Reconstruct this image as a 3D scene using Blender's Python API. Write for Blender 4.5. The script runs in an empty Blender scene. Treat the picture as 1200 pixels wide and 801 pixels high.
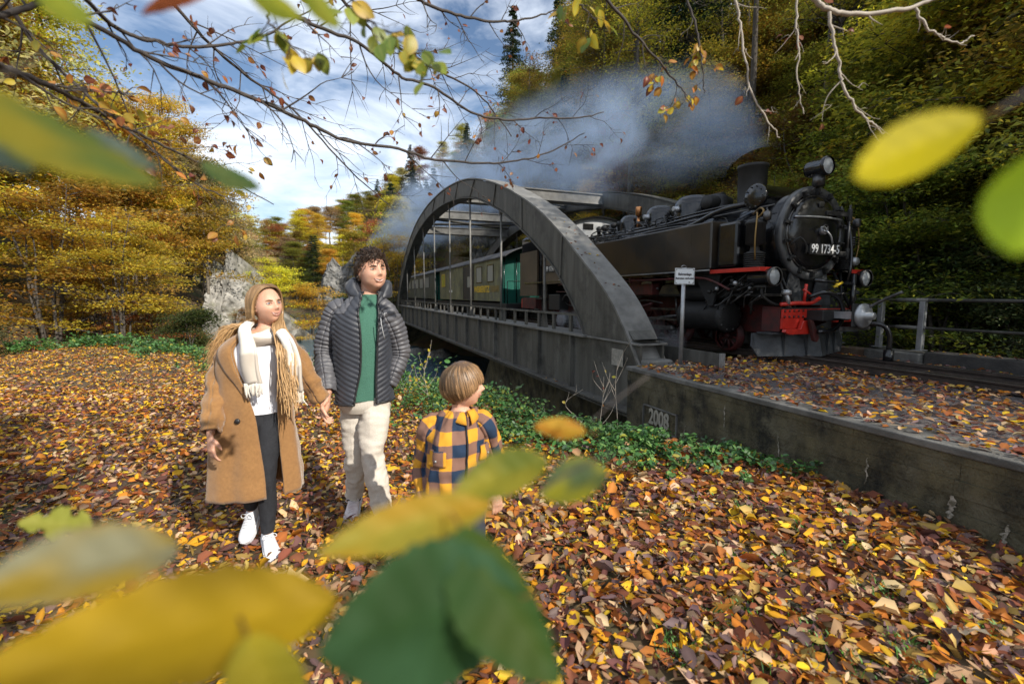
import bpy, math, random
import numpy as np
from mathutils import Vector, Matrix, noise as mnoise
R=math.radians; PI=math.pi
rng=np.random.default_rng(7); random.seed(7)
SC=bpy.context.scene; COL=SC.collection
# ------------------------------------------------------------ camera, sky, sun, exposure
F=535.0; PITCH=-math.atan(55/F); YAW=math.atan(205/math.hypot(F,55)); CAMH=1.6
cam=bpy.data.cameras.new('camera'); camo=bpy.data.objects.new('camera',cam); COL.objects.link(camo)
cam.sensor_width=36; cam.lens=F/1200*36; cam.clip_start=0.03; cam.clip_end=1500
camo.location=(0,0,CAMH); camo.rotation_euler=(PI/2+PITCH,0,0); SC.camera=camo
cam.dof.use_dof=True; cam.dof.focus_distance=4.8; cam.dof.aperture_fstop=1.9
SUN_AZ=(0.70,-0.714); SUN_EL=R(34)
W=bpy.data.worlds.new("World"); SC.world=W; W.use_nodes=True
nt=W.node_tree; bg=nt.nodes['Background']; sky=nt.nodes.new('ShaderNodeTexSky'); sky.sky_type='NISHITA'; sky.sun_disc=False
sky.sun_elevation=SUN_EL; sky.sun_rotation=math.atan2(SUN_AZ[0],SUN_AZ[1]); sky.air_density=1.0; sky.dust_density=.6; sky.ozone_density=2.2
tc=nt.nodes.new('ShaderNodeTexCoord'); mp=nt.nodes.new('ShaderNodeMapping'); mp.inputs['Scale'].default_value=(1.3,1.3,4.5)
cn=nt.nodes.new('ShaderNodeTexNoise'); cn.inputs['Scale'].default_value=2.1; cn.inputs['Detail'].default_value=8; cn.inputs['Roughness'].default_value=.58; cn.inputs['Distortion'].default_value=.5
cr_=nt.nodes.new('ShaderNodeValToRGB'); cr_.color_ramp.elements[0].position=.33; cr_.color_ramp.elements[1].position=.68
mx=nt.nodes.new('ShaderNodeMix'); mx.data_type='RGBA'; mx.inputs['B'].default_value=(10.5,11.2,12.2,1)
nt.links.new(tc.outputs['Generated'],mp.inputs[0]); nt.links.new(mp.outputs[0],cn.inputs['Vector']); nt.links.new(cn.outputs['Fac'],cr_.inputs[0])
nt.links.new(cr_.outputs[0],mx.inputs['Factor']); nt.links.new(sky.outputs[0],mx.inputs['A']); nt.links.new(mx.outputs['Result'],bg.inputs[0])
bg.inputs[1].default_value=0.11
sl=bpy.data.lights.new('sun','SUN'); sl.energy=5.0; sl.angle=R(.5); sl.color=(1,.93,.82); so=bpy.data.objects.new('sun',sl); COL.objects.link(so)
sd=Vector((SUN_AZ[0]*math.cos(SUN_EL),SUN_AZ[1]*math.cos(SUN_EL),math.sin(SUN_EL))); so.rotation_euler=sd.to_track_quat('Z','Y').to_euler(); so.location=(20,-20,30)
SC.view_settings.view_transform='Standard'; SC.view_settings.look='None'; SC.view_settings.exposure=0.32; SC.view_settings.gamma=1
try:
    SC.cycles.use_denoising=True; SC.cycles.denoiser='OPENIMAGEDENOISE'
    SC.cycles.max_bounces=6; SC.cycles.transparent_max_bounces=6; SC.cycles.volume_bounces=1; SC.cycles.volume_step_rate=3; SC.cycles.volume_max_steps=96
    SC.cycles.sample_clamp_indirect=6
except Exception: pass
# ------------------------------------------------------------ track frame: (d right of camera, t along the line, h up)
U=Vector((-math.sin(YAW),math.cos(YAW),0)); N=Vector((math.cos(YAW),math.sin(YAW),0))
def TR(d,t,h): return U*t+N*d+Vector((0,0,h))
def dtn(x,y): return x*N.x+y*N.y, x*U.x+y*U.y      # -> d,t
def px_of(p):
    p=Vector(p)-Vector((0,0,CAMH)); c,s=math.cos(PITCH),math.sin(PITCH); y=c*p.y+s*p.z; z=-s*p.y+c*p.z
    return (600+F*p.x/y,400.5-F*z/y) if y>.1 else (9e9,9e9)
def at(px,py,Y):                                   # a point of the place seen at a picture position, at depth Y
    a=px-600; b=-(py-400.5); c,s=math.cos(PITCH),math.sin(PITCH)
    v=Vector((a,c*F-s*b,s*F+c*b)); k=Y/v.y; return Vector((v.x*k,Y,v.z*k+CAMH))
# ------------------------------------------------------------ materials
MATS={}
def mat(name,col=(.5,.5,.5),rough=.7,metal=0,spec=.5,col2=None,scale=8,detail=5,bump=0,bscale=40,coat=0,trans=0,sheen=0,lo=.35,hi=.65,stretch=None,attr=False,objrand=0,col3=None,scale3=1.5):
    m=bpy.data.materials.new(name); m.use_nodes=True; t=m.node_tree; p=t.nodes['Principled BSDF']; MATS[name]=m
    L=t.links.new
    p.inputs['Roughness'].default_value=rough; p.inputs['Metallic'].default_value=metal; p.inputs['Specular IOR Level'].default_value=spec
    p.inputs['Coat Weight'].default_value=coat; p.inputs['Sheen Weight'].default_value=sheen
    tc=t.nodes.new('ShaderNodeTexCoord'); vec=tc.outputs['Object']
    if stretch:
        mp=t.nodes.new('ShaderNodeMapping'); mp.inputs['Scale'].default_value=stretch; L(vec,mp.inputs[0]); vec=mp.outputs[0]
    src=None
    if attr:
        a=t.nodes.new('ShaderNodeAttribute'); a.attribute_name='Col'; src=a.outputs['Color']
    elif col2:
        n=t.nodes.new('ShaderNodeTexNoise'); n.inputs['Scale'].default_value=scale; n.inputs['Detail'].default_value=detail; n.inputs['Roughness'].default_value=.65; L(vec,n.inputs['Vector'])
        r=t.nodes.new('ShaderNodeValToRGB'); r.color_ramp.elements[0].position=lo; r.color_ramp.elements[1].position=hi
        r.color_ramp.elements[0].color=(*col,1); r.color_ramp.elements[1].color=(*col2,1); L(n.outputs['Fac'],r.inputs[0]); src=r.outputs[0]
        if col3:
            n3=t.nodes.new('ShaderNodeTexNoise'); n3.inputs['Scale'].default_value=scale3; n3.inputs['Detail'].default_value=6; n3.inputs['Roughness'].default_value=.7; L(tc.outputs['Object'],n3.inputs['Vector'])
            r3=t.nodes.new('ShaderNodeValToRGB'); r3.color_ramp.elements[0].position=.5; r3.color_ramp.elements[1].position=.66; L(n3.outputs['Fac'],r3.inputs[0])
            x=t.nodes.new('ShaderNodeMix'); x.data_type='RGBA'; x.inputs['B'].default_value=(*col3,1); L(r3.outputs[0],x.inputs['Factor']); L(src,x.inputs['A']); src=x.outputs['Result']
        rr=t.nodes.new('ShaderNodeMapRange'); rr.inputs['To Min'].default_value=max(0,rough-.12); rr.inputs['To Max'].default_value=min(1,rough+.15); L(n.outputs['Fac'],rr.inputs[0]); L(rr.outputs[0],p.inputs['Roughness'])
    if src is None: p.inputs['Base Color'].default_value=(*col,1)
    else:
        if objrand:
            oi=t.nodes.new('ShaderNodeObjectInfo'); h=t.nodes.new('ShaderNodeHueSaturation')
            a1=t.nodes.new('ShaderNodeMapRange'); a1.inputs['To Min'].default_value=.5-.03*objrand; a1.inputs['To Max'].default_value=.5+.02*objrand
            a2=t.nodes.new('ShaderNodeMapRange'); a2.inputs['To Min'].default_value=1-.4*objrand; a2.inputs['To Max'].default_value=1+.25*objrand
            ml=t.nodes.new('ShaderNodeMath'); ml.operation='FRACT'; m2=t.nodes.new('ShaderNodeMath'); m2.operation='MULTIPLY'; m2.inputs[1].default_value=7.31
            L(oi.outputs['Random'],a1.inputs[0]); L(oi.outputs['Random'],m2.inputs[0]); L(m2.outputs[0],ml.inputs[0]); L(ml.outputs[0],a2.inputs[0])
            L(a1.outputs[0],h.inputs['Hue']); L(a2.outputs[0],h.inputs['Value']); L(src,h.inputs['Color']); src=h.outputs[0]
        L(src,p.inputs['Base Color'])
    if bump:
        n=t.nodes.new('ShaderNodeTexNoise'); n.inputs['Scale'].default_value=bscale; n.inputs['Detail'].default_value=6; L(vec,n.inputs['Vector'])
        b=t.nodes.new('ShaderNodeBump'); b.inputs['Strength'].default_value=bump; b.inputs['Distance'].default_value=.02; L(n.outputs['Fac'],b.inputs['Height']); L(b.outputs[0],p.inputs['Normal'])
    if trans:
        tr=t.nodes.new('ShaderNodeBsdfTranslucent'); mxs=t.nodes.new('ShaderNodeMixShader'); mxs.inputs[0].default_value=trans
        if src is not None: L(src,tr.inputs[0])
        else: tr.inputs[0].default_value=(*col,1)
        L(p.outputs[0],mxs.inputs[1]); L(tr.outputs[0],mxs.inputs[2]); L(mxs.outputs[0],t.nodes['Material Output'].inputs[0])
    return m
# ------------------------------------------------------------ mesh helpers
def cr(pts,n):
    """Catmull-Rom resample of rows (any number of columns)"""
    P=np.array(pts,float); k=len(P)
    if k<3:
        s=np.linspace(0,k-1,n)[:,None]; i=np.minimum(s.astype(int),k-2); f=s-i; return P[i[:,0]]*(1-f)+P[i[:,0]+1]*f
    Q=np.vstack([2*P[0]-P[1],P,2*P[-1]-P[-2]]); s=np.linspace(0,k-1,n); i=np.minimum(s.astype(int),k-2); f=(s-i)[:,None]
    a,b,c,d=Q[i],Q[i+1],Q[i+2],Q[i+3]
    return .5*((2*b)+(-a+c)*f+(2*a-5*b+4*c-d)*f*f+(-a+3*b-3*c+d)*f**3)
class MB:
    def __init__(s): s.v=[];s.f=[];s.n=0;s.c=[];s.uv=[];s.usec=False;s.useuv=False;s.sm=[]
    def add(s,V,Fc,col=None,uv=None,smooth=False):
        V=np.asarray(V,float).reshape(-1,3); o=s.n; s.v.append(V); s.n+=len(V)
        s.f.extend([tuple(int(i)+o for i in f) for f in Fc]); s.sm.extend([smooth]*len(Fc))
        if col is not None: s.usec=True
        s.c.append(np.tile(np.array([*(col if col is not None else (.5,.5,.5)),1.]),(len(V),1)) if col is None or np.ndim(col)==1 else np.hstack([np.asarray(col,float),np.ones((len(V),1))]))
        if uv is not None: s.useuv=True; s.uv.append(np.asarray(uv,float))
        else: s.uv.append(np.zeros((len(V),3)))
        return s
    def box(s,c,d,rot=None,taper=None,col=None):
        hx,hy,hz=d[0]/2,d[1]/2,d[2]/2
        V=np.array([(x,y,z) for z in(-hz,hz) for y in(-hy,hy) for x in(-hx,hx)],float)
        if taper is not None: V[4:,:2]*=taper
        if rot is not None: V=V@np.array(Matrix.Rotation(rot[0],3,rot[1])).T
        V+=np.array(c); s.add(V,[(0,2,3,1),(4,5,7,6),(0,1,5,4),(2,6,7,3),(0,4,6,2),(1,3,7,5)],col); return s
    def bx(s,x0,x1,y0,y1,z0,z1,col=None): return s.box(((x0+x1)/2,(y0+y1)/2,(z0+z1)/2),(abs(x1-x0),abs(y1-y0),abs(z1-z0)),col=col)
    def tube(s,P,r,seg=8,caps=True,ref=None,r2=None,col=None,smooth=True,uv=False):
        P=np.asarray(P,float); n=len(P); r=np.broadcast_to(np.asarray(r,float),(n,)); r2=r if r2 is None else np.broadcast_to(np.asarray(r2,float),(n,))
        T=np.gradient(P,axis=0); T/=np.linalg.norm(T,axis=1)[:,None]+1e-12
        a=np.array(ref,float) if ref is not None else (np.array([0,0,1.]) if abs(T[0,2])<.9 else np.array([1.,0,0]))
        ang=np.linspace(0,2*PI,seg,endpoint=False) if not uv else np.linspace(0,2*PI,seg+1)
        sg=len(ang); V=[];uvs=[]; ln=0
        for i in range(n):
            b=a-T[i]*np.dot(a,T[i]); b/=np.linalg.norm(b)+1e-12; c=np.cross(T[i],b)
            if ref is None: a=b
            V.append(P[i]+np.outer(np.cos(ang)*r[i],b)+np.outer(np.sin(ang)*r2[i],c))
            if i: ln+=np.linalg.norm(P[i]-P[i-1])
            if uv: uvs.append(np.stack([ang/(2*PI)*2*PI*np.mean(r),np.full(sg,ln),np.zeros(sg)],1))
        V=np.vstack(V); fs=[]
        for i in range(n-1):
            for j in range(seg):
                k=(j+1)%sg if not uv else j+1
                fs.append((i*sg+j,i*sg+k,(i+1)*sg+k,(i+1)*sg+j))
        if caps: fs+= [tuple(range(seg))[::-1],tuple((n-1)*sg+j for j in range(seg))]
        s.add(V,fs,col,np.vstack(uvs) if uv else None,smooth); return s
    def cyl(s,p0,p1,r0,r1=None,seg=16,col=None,smooth=True): return s.tube([p0,p1],[r0,r0 if r1 is None else r1],seg,col=col,smooth=smooth)
    def lathe(s,prof,c,axis='z',seg=24,caps=True,col=None):
        """prof rows (radius, along axis)"""
        ang=np.linspace(0,2*PI,seg,endpoint=False); V=[]
        for r,z in prof:
            a,b=np.cos(ang)*r,np.sin(ang)*r; q=np.full(seg,z)
            V.append(np.stack({'z':(a,b,q),'y':(a,q,b),'x':(q,a,b)}[axis],1))
        V=np.vstack(V)+np.array(c); fs=[]
        for i in range(len(prof)-1):
            for j in range(seg):
                k=(j+1)%seg; fs.append((i*seg+j,i*seg+k,(i+1)*seg+k,(i+1)*seg+j))
        if caps: fs+=[tuple(range(seg))[::-1],tuple((len(prof)-1)*seg+j for j in range(seg))]
        s.add(V,fs,col,None,True); return s
    def prism(s,poly,axis,a0,a1,col=None):
        """poly in the two other axes (order xyz without axis) extruded along axis"""
        n=len(poly); V=[]
        for a in (a0,a1):
            for p in poly: V.append({'x':(a,p[0],p[1]),'y':(p[0],a,p[1]),'z':(p[0],p[1],a)}[axis])
        s.add(V,[tuple(range(n))[::-1],tuple(range(n,2*n))]+[(i,(i+1)%n,n+(i+1)%n,n+i) for i in range(n)],col); return s
    def sphere(s,c,r,seg=16,rings=10,col=None):
        r=np.broadcast_to(np.asarray(r,float),(3,)); ph=np.linspace(0,PI,rings+1); ang=np.linspace(0,2*PI,seg,endpoint=False)
        V=np.array([[math.sin(p)*math.cos(a),math.sin(p)*math.sin(a),math.cos(p)] for p in ph for a in ang])*r+np.array(c)
        s.add(V,[(i*seg+j,(i+1)*seg+j,(i+1)*seg+(j+1)%seg,i*seg+(j+1)%seg) for i in range(rings) for j in range(seg)],col,None,True); return s
    def grid(s,G,col=None,uv=None,close=False,smooth=True):
        """G (rows, cols, 3)"""
        G=np.asarray(G,float); a,b=G.shape[:2]
        fs=[(i*b+j,i*b+(j+1)%b,(i+1)*b+(j+1)%b,(i+1)*b+j) for i in range(a-1) for j in range(b if close else b-1)]
        s.add(G.reshape(-1,3),fs,None if col is None else (col if np.ndim(col)==1 else np.asarray(col).reshape(-1,3)),None if uv is None else np.asarray(uv).reshape(-1,3),smooth); return s
    def data(s,name,m,off=(0,0,0)):
        me=bpy.data.meshes.new(name); V=np.vstack(s.v)-np.array(off); me.from_pydata(V.tolist(),[],s.f); me.update()
        me.polygons.foreach_set('use_smooth',np.array(s.sm,bool))
        if s.usec:
            a=me.color_attributes.new('Col','FLOAT_COLOR','POINT'); a.data.foreach_set('color',np.vstack(s.c).ravel())
        if s.useuv:
            a=me.attributes.new('suv','FLOAT_VECTOR','POINT'); a.data.foreach_set('vector',np.vstack(s.uv).ravel())
        me.materials.append(m); return me
def tagp(o,label=None,cat=None,group=None,kind=None):
    if label: o['label']=label
    if cat: o['category']=cat
    if group: o['group']=group
    if kind: o['kind']=kind
    return o
def link(name,me,parent=None,loc=(0,0,0)):
    o=bpy.data.objects.new(name,me); COL.objects.link(o); o.location=loc
    if parent is not None: o.parent=parent
    return o
def empty(name,loc,rz=0,label=None,cat=None,group=None):
    o=bpy.data.objects.new(name,None); COL.objects.link(o); o.location=loc; o.rotation_euler=(0,0,rz); o.empty_display_size=.2
    return tagp(o,label,cat,group)
def bevel(o,w=.008,seg=2):
    b=o.modifiers.new('bevel','BEVEL'); b.width=w; b.segments=seg; b.limit_method='ANGLE'; b.angle_limit=R(40); return o
class Thing:
    """an Empty standing at base (d,t,h) of the track frame; parts are drawn in track coordinates"""
    def __init__(s,name,base,label,cat,group=None,kind=None):
        s.base=base; s.e=empty(name,TR(*base),YAW,label,cat,group)
        if kind: s.e['kind']=kind
    def part(s,name,mb,m,parent=None,bev=0,label=None,kind=None):
        o=link(name,mb.data(name,m,s.base),parent or s.e)
        if bev: bevel(o,bev)
        return tagp(o,label,kind=kind)
def solo(name,mb,m,base,label=None,cat=None,group=None,kind=None,bev=0):
    o=link(name,mb.data(name,m,base)); o.location=TR(*base); o.rotation_euler=(0,0,YAW)
    if bev: bevel(o,bev)
    return tagp(o,label,cat,group,kind)
def bigmesh(name,V,Fi,m,col=None,k=None,smooth=False):
    """V (n,3), Fi (m,k) int"""
    me=bpy.data.meshes.new(name); V=np.ascontiguousarray(V,dtype=np.float32); Fi=np.ascontiguousarray(Fi,dtype=np.int32)
    me.vertices.add(len(V)); me.vertices.foreach_set('co',V.ravel()); me.loops.add(Fi.size); me.loops.foreach_set('vertex_index',Fi.ravel())
    me.polygons.add(len(Fi)); me.polygons.foreach_set('loop_start',np.arange(len(Fi),dtype=np.int32)*Fi.shape[1])
    me.update(calc_edges=True)
    if smooth: me.polygons.foreach_set('use_smooth',np.ones(len(Fi),bool))
    if col is not None:
        a=me.color_attributes.new('Col','FLOAT_COLOR','POINT'); c=np.ones((len(V),4),np.float32); c[:,:3]=col; a.data.foreach_set('color',c.ravel())
    me.materials.append(m); return me
def text_mesh(s,size,m,ext=.003,bold=0,align='CENTER',spacing=1.0):
    cu=bpy.data.curves.new('text','FONT'); cu.body=s; cu.size=size; cu.extrude=ext; cu.offset=bold; cu.align_x=align; cu.align_y='CENTER'; cu.resolution_u=3; cu.space_character=spacing
    o=bpy.data.objects.new('text',cu); COL.objects.link(o); dg=bpy.context.evaluated_depsgraph_get(); me=bpy.data.meshes.new_from_object(o.evaluated_get(dg))
    bpy.data.objects.remove(o); me.materials.clear(); me.materials.append(m); return me
# ------------------------------------------------------------ the ground's shape
EDGE=[(9,0.2),(3.3,3.2),(1.9,3.9),(0.5,4.6),(-1.6,6.4),(-6.0,9.8),(-13,14.2),(-30,20)]
RIV=[(-130,92),(-62,82),(-34,72),(-22,52),(-13.5,33),(-6,23.5),(2,18.5),(10,15),(20,10),(34,2)]
def segdist(x,y,pl):
    best=np.full(np.shape(x),1e9); sgn=np.zeros(np.shape(x))
    for (ax,ay),(bx,by) in zip(pl[:-1],pl[1:]):
        dx,dy=bx-ax,by-ay; l2=dx*dx+dy*dy; t=np.clip(((x-ax)*dx+(y-ay)*dy)/l2,0,1); qx,qy=x-ax-t*dx,y-ay-t*dy; d=np.hypot(qx,qy)
        s=np.sign(dx*(y-ay)-dy*(x-ax)); m=d<best; best=np.where(m,d,best); sgn=np.where(m,s,sgn)
    return best,sgn
def sstep(a,b,x):
    t=np.clip((x-a)/(b-a),0,1); return t*t*(3-2*t)
def vnoise(x,y,f,seed=0):
    """cheap smooth value noise"""
    x=np.asarray(x)*f+seed*17.3; y=np.asarray(y)*f+seed*9.7; xi=np.floor(x);yi=np.floor(y);fx=x-xi;fy=y-yi; fx=fx*fx*(3-2*fx); fy=fy*fy*(3-2*fy)
    h=lambda a,b:(np.sin(a*127.1+b*311.7+seed)*43758.5453)%1
    return (h(xi,yi)*(1-fx)+h(xi+1,yi)*fx)*(1-fy)+(h(xi,yi+1)*(1-fx)+h(xi+1,yi+1)*fx)*fy
WATER=-2.0
def gh(x,y):
    x=np.asarray(x,float); y=np.asarray(y,float)
    d,t=x*N.x+y*N.y, x*U.x+y*U.y
    ed,es=segdist(x,y,EDGE); e=np.where(es<0,ed,-ed)          # >0 on the river side
    z=-1.75*sstep(.5,4.2,e)
    rd,_=segdist(x,y,RIV); z=np.minimum(z, -2.7+2.2*sstep(3.0,7.5,rd)+ .3*sstep(6,9,rd)) if False else z-np.where(e>0,.95*(1-sstep(2.2,5.5,rd)),0)
    z=np.where(e>4,np.maximum(z,-1.75-.95*(1-sstep(2.2,5.5,rd))),z)
    # far bank rises away from the river on its left
    xb=np.interp(y,[0,8,15,20,35,60,100,160],[-34,-25,-17,-16.5,-21,-36,-54,-60])
    z=z+np.where(e<0,0,0)
    # left valley side
    left=np.maximum(0,xb-x); HL=np.interp(y,[0,15,35,60,100],[12,12,15,15,15]); z=z+HL*(1-np.exp(-left*.62/HL))
    up=sstep(26,34,y)*sstep(5.0,9.0,rd)*1.8; z=z+up*(e>0)
    # right valley side
    base=np.interp(t,[-30,4,12,24,40,80],[9.1,9.1,11.0,11.5,10,9]); rt=np.maximum(0,d-base); HR=np.interp(t,[-10,0,30,60,100,200],[26,28,28,30,27,20])
    z=z+HR*(1-np.exp(-rt*(1.05+np.clip((t-5)/45,0,1.3))/HR))+1.8*sstep(0,1.5,rt)*sstep(0,1,-z/2)
    EH=np.interp(x/np.maximum(y,1),[-.8,-.55,-.42,-.30,-.1],[3,7,13,17,4]); z=z+np.where(y>84,EH*(1-np.exp(-np.maximum(0,y-84)*1.5/EH)),0)
    far=np.hypot(x,y); amp=sstep(5,40,far)
    z=z+(vnoise(x,y,.35,1)-.5)*(.10+1.3*amp)+(vnoise(x,y,1.1,2)-.5)*(.05+.35*amp)+(vnoise(x,y,3.3,3)-.5)*.035
    # nothing pokes through the embankment
    emb=(d>3.9)&(d<8.6)&(t<5.7); z=np.where(emb,np.minimum(z,.25),z)
    under=(d>3.6)&(d<10.6)&(t>5.5)&(t<37); z=np.where(under,np.minimum(z,-1.2),z)
    under2=(d>3.6)&(d<10.6)&(t>=37)&(t<62); z=np.where(under2,.3,z)
    return z
# ============================================================ materials used
m_soil=mat('soil',(.05,.032,.02),.95,col2=(.11,.07,.04),scale=6,bump=.6,bscale=25)
m_hill=mat('forest_floor',(.035,.028,.016),.95,col2=(.12,.075,.03),scale=1.6,detail=8,bump=.7,bscale=3,col3=(.05,.065,.02),scale3=.5)
m_leaf=mat('leaf_litter',rough=.6,attr=True,trans=.22,spec=.22)
m_fol=mat('foliage',rough=.55,attr=True,trans=.55,objrand=1.5,spec=.3)
m_plant=mat('herbs',rough=.5,attr=True,trans=.3,spec=.4)
m_bark=mat('bark',(.035,.028,.022),.9,col2=(.10,.085,.07),scale=5,bump=.7,bscale=20,stretch=(3,3,.6))
m_barkp=mat('pale_bark',(.10,.085,.065),.8,col2=(.22,.19,.15),scale=9,bump=.3,bscale=60)
m_rock=mat('cliff_rock',(.13,.125,.11),.85,col2=(.40,.385,.35),scale=1.3,detail=9,bump=.9,bscale=3,col3=(.12,.12,.06),scale3=.45)
m_stone=mat('river_stone',(.07,.068,.06),.7,col2=(.2,.19,.17),scale=4,bump=.5,bscale=20)
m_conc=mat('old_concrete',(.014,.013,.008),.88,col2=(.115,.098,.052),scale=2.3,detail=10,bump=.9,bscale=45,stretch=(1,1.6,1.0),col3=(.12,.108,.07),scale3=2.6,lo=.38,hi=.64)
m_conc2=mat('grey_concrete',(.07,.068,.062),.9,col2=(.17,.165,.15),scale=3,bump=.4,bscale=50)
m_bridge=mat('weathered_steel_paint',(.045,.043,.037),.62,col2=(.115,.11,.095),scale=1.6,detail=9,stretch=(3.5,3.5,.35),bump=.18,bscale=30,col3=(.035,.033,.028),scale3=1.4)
m_bridget=mat('lit_bridge_paint',(.10,.097,.088),.62,col2=(.20,.195,.18),scale=3,detail=8,bump=.12,bscale=40)  # lighter copy of the bridge paint; light on the arch top is painted in
m_galv=mat('galvanised_steel',(.30,.31,.32),.42,metal=.7,col2=(.46,.47,.48),scale=7)
m_rail=mat('rail_steel',(.035,.028,.024),.6,metal=.5,col2=(.075,.055,.045),scale=8)
m_railtop=mat('polished_rail',(.45,.44,.43),.28,metal=1)
m_wood=mat('sleeper_wood',(.025,.022,.02),.9,col2=(.06,.052,.045),scale=6,stretch=(1,9,9),bump=.5,bscale=30)
m_ballast=mat('ballast',(.06,.055,.055),.95,col2=(.16,.14,.14),scale=22,bump=1,bscale=40)
# ============================================================ ground sheet
def axis(lo,hi,fine_lo,fine_hi,st,grow):
    a=[fine_lo]; 
    while a[-1]<fine_hi: a.append(a[-1]+st)
    s=st; b=a[-1]
    while b<hi: s*=grow; b+=s; a.append(b)
    s=st; b=fine_lo; pre=[]
    while b>lo: s*=grow; b-=s; pre.append(b)
    return np.array(pre[::-1]+a)
gx=axis(-420,420,-14,9,.16,1.07); gy=axis(-90,620,-1,22,.16,1.05)
X,Y=np.meshgrid(gx,gy); Z=gh(X,Y)
V=np.stack([X,Y,Z],2).reshape(-1,3); a,b=len(gy),len(gx)
idx=np.arange(a*b).reshape(a,b); Fq=np.stack([idx[:-1,:-1],idx[:-1,1:],idx[1:,1:],idx[1:,:-1]],2).reshape(-1,4)
me=bigmesh('ground',V,Fq,m_hill,smooth=True); o=link('ground',me); o['kind']='structure'
# ============================================================ river
m_water=mat('river_water',(.025,.085,.13),.08,spec=.9); t_=m_water.node_tree; n_=t_.nodes.new('ShaderNodeTexNoise'); n_.inputs['Scale'].default_value=2.2; n_.inputs['Detail'].default_value=7; n_.inputs['Roughness'].default_value=.7  # the blue of the reflected sky is put into the base colour
b_=t_.nodes.new('ShaderNodeBump'); b_.inputs['Strength'].default_value=.9; b_.inputs['Distance'].default_value=.12; tc_=t_.nodes.new('ShaderNodeTexCoord'); t_.links.new(tc_.outputs['Object'],n_.inputs['Vector']); t_.links.new(n_.outputs['Fac'],b_.inputs['Height']); t_.links.new(b_.outputs[0],t_.nodes['Principled BSDF'].inputs['Normal'])
P=cr(RIV,80); G=[]
for i in range(len(P)):
    tt=P[min(i+1,79)]-P[max(i-1,0)]; tt=tt/np.linalg.norm(tt); nn=np.array([-tt[1],tt[0]])
    G.append([[*(P[i]+nn*w),-1.98] for w in np.linspace(-5.2,5.2,9)])
mb=MB(); mb.grid(G); o=link('water',mb.data('water',m_water)); o['kind']='structure'
def blob(mb,c,r,seed,seg=10,rings=7,amp=.35,flat=1):
    rn=np.random.default_rng(seed); ph=np.linspace(0,PI,rings+1); an=np.linspace(0,2*PI,seg,endpoint=False); ks=rn.normal(0,1,(5,3))*1.7; ps=rn.random(5)*6
    V=[]
    for p in ph:
        for a in an:
            v=np.array([math.sin(p)*math.cos(a),math.sin(p)*math.sin(a),math.cos(p)]); k=1+amp*sum(math.sin(v@ks[i]+ps[i]) for i in range(5))/3; V.append(v*k*np.array(r))
    mb.add(np.array(V)+np.array(c),[(i*seg+j,(i+1)*seg+j,(i+1)*seg+(j+1)%seg,i*seg+(j+1)%seg) for i in range(rings) for j in range(seg)])
stones=[]
for k in range(5):
    mb=MB(); blob(mb,(0,0,0),(1,.8,.5),k,12,8,.4); stones.append(mb.data('river_stone',m_stone))
rs=np.random.default_rng(3); Q=cr(RIV,400); k=0
while k<70:
    i=rs.integers(60,300); w=rs.choice([-1,1])*rs.uniform(2.0,5.0); tt=Q[i+1]-Q[i-1]; tt/=np.linalg.norm(tt); x,y=Q[i]+np.array([-tt[1],tt[0]])*w; d,t=dtn(x,y)
    if y>60 or d>12: continue
    s=rs.uniform(.15,.55)*(1+y/60); o=link('river_stone',stones[k%5],loc=(x,y,max(-2.0,float(gh(x,y)))+.05)); o.scale=(s,s,s); o.rotation_euler=(0,0,rs.random()*6)
    tagp(o,'grey boulder lying among others along the river bed','boulder','boulders along the river bed'); k+=1
# ============================================================ concrete wall with 2008
def wallbot(t): return np.interp(t,[-12,1.0,1.4,3.2,5.6],[-.6,-.6,-.6,-.8,-1.6])
base=(3.95,5.6,-.3)
WL=Thing('concrete_wall',base,'mossy board marked concrete retaining wall stamped 2008 below the track','wall')
h0=-1.7; rw=np.random.default_rng(5); z=h0; k=0
bands=[]
while z<.50:
    hh=min(rw.uniform(.10,.125),.50-z+.001)
    if hh<.02: break
    bands.append((z,z+hh)); z+=hh
for (z0,z1) in bands:
    t=-14.0
    mb=MB()
    while t<5.58:
        L=min(rw.uniform(1.6,3.4),5.58-t); p=rw.uniform(0,.011)
        mb.bx(3.95-p,4.10,t+.0015,t+L-.0015,z0+.0012,z1-.0012); t+=L
    WL.part('board_course',mb,m_conc)
mb=MB(); mb.bx(3.965,4.25,-14,5.60,h0,.50); WL.part('core',mb,m_conc)
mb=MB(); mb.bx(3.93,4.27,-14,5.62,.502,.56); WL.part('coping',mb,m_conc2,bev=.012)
mb=MB(); mb.bx(4.25,8.1,5.2,5.6,-2.6,.36); WL.part('abutment',mb,m_conc)
# stamped date
tm=text_mesh('2008',.235,mat('numeral_concrete',(.26,.25,.2),.9,col2=(.36,.34,.28),scale=20),.006,.006); 
for v in tm.vertices: v.co.x*=.86; v.co.y*=1.25
o=link('date_numerals',tm,WL.e,(-.024,4.84-base[1],-.045-base[2])); o.rotation_euler=(PI/2,0,-PI/2)
mb=MB()
for (z0,z1,a0,a1) in [(.085,.10,4.5,5.18),(-.20,-.185,4.5,5.18),(-.20,.10,4.5,4.515),(-.20,.10,5.165,5.18)]: mb.bx(3.922,3.96,a0,a1,z0,z1)
WL.part('date_panel_edge',mb,m_conc2)
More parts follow.
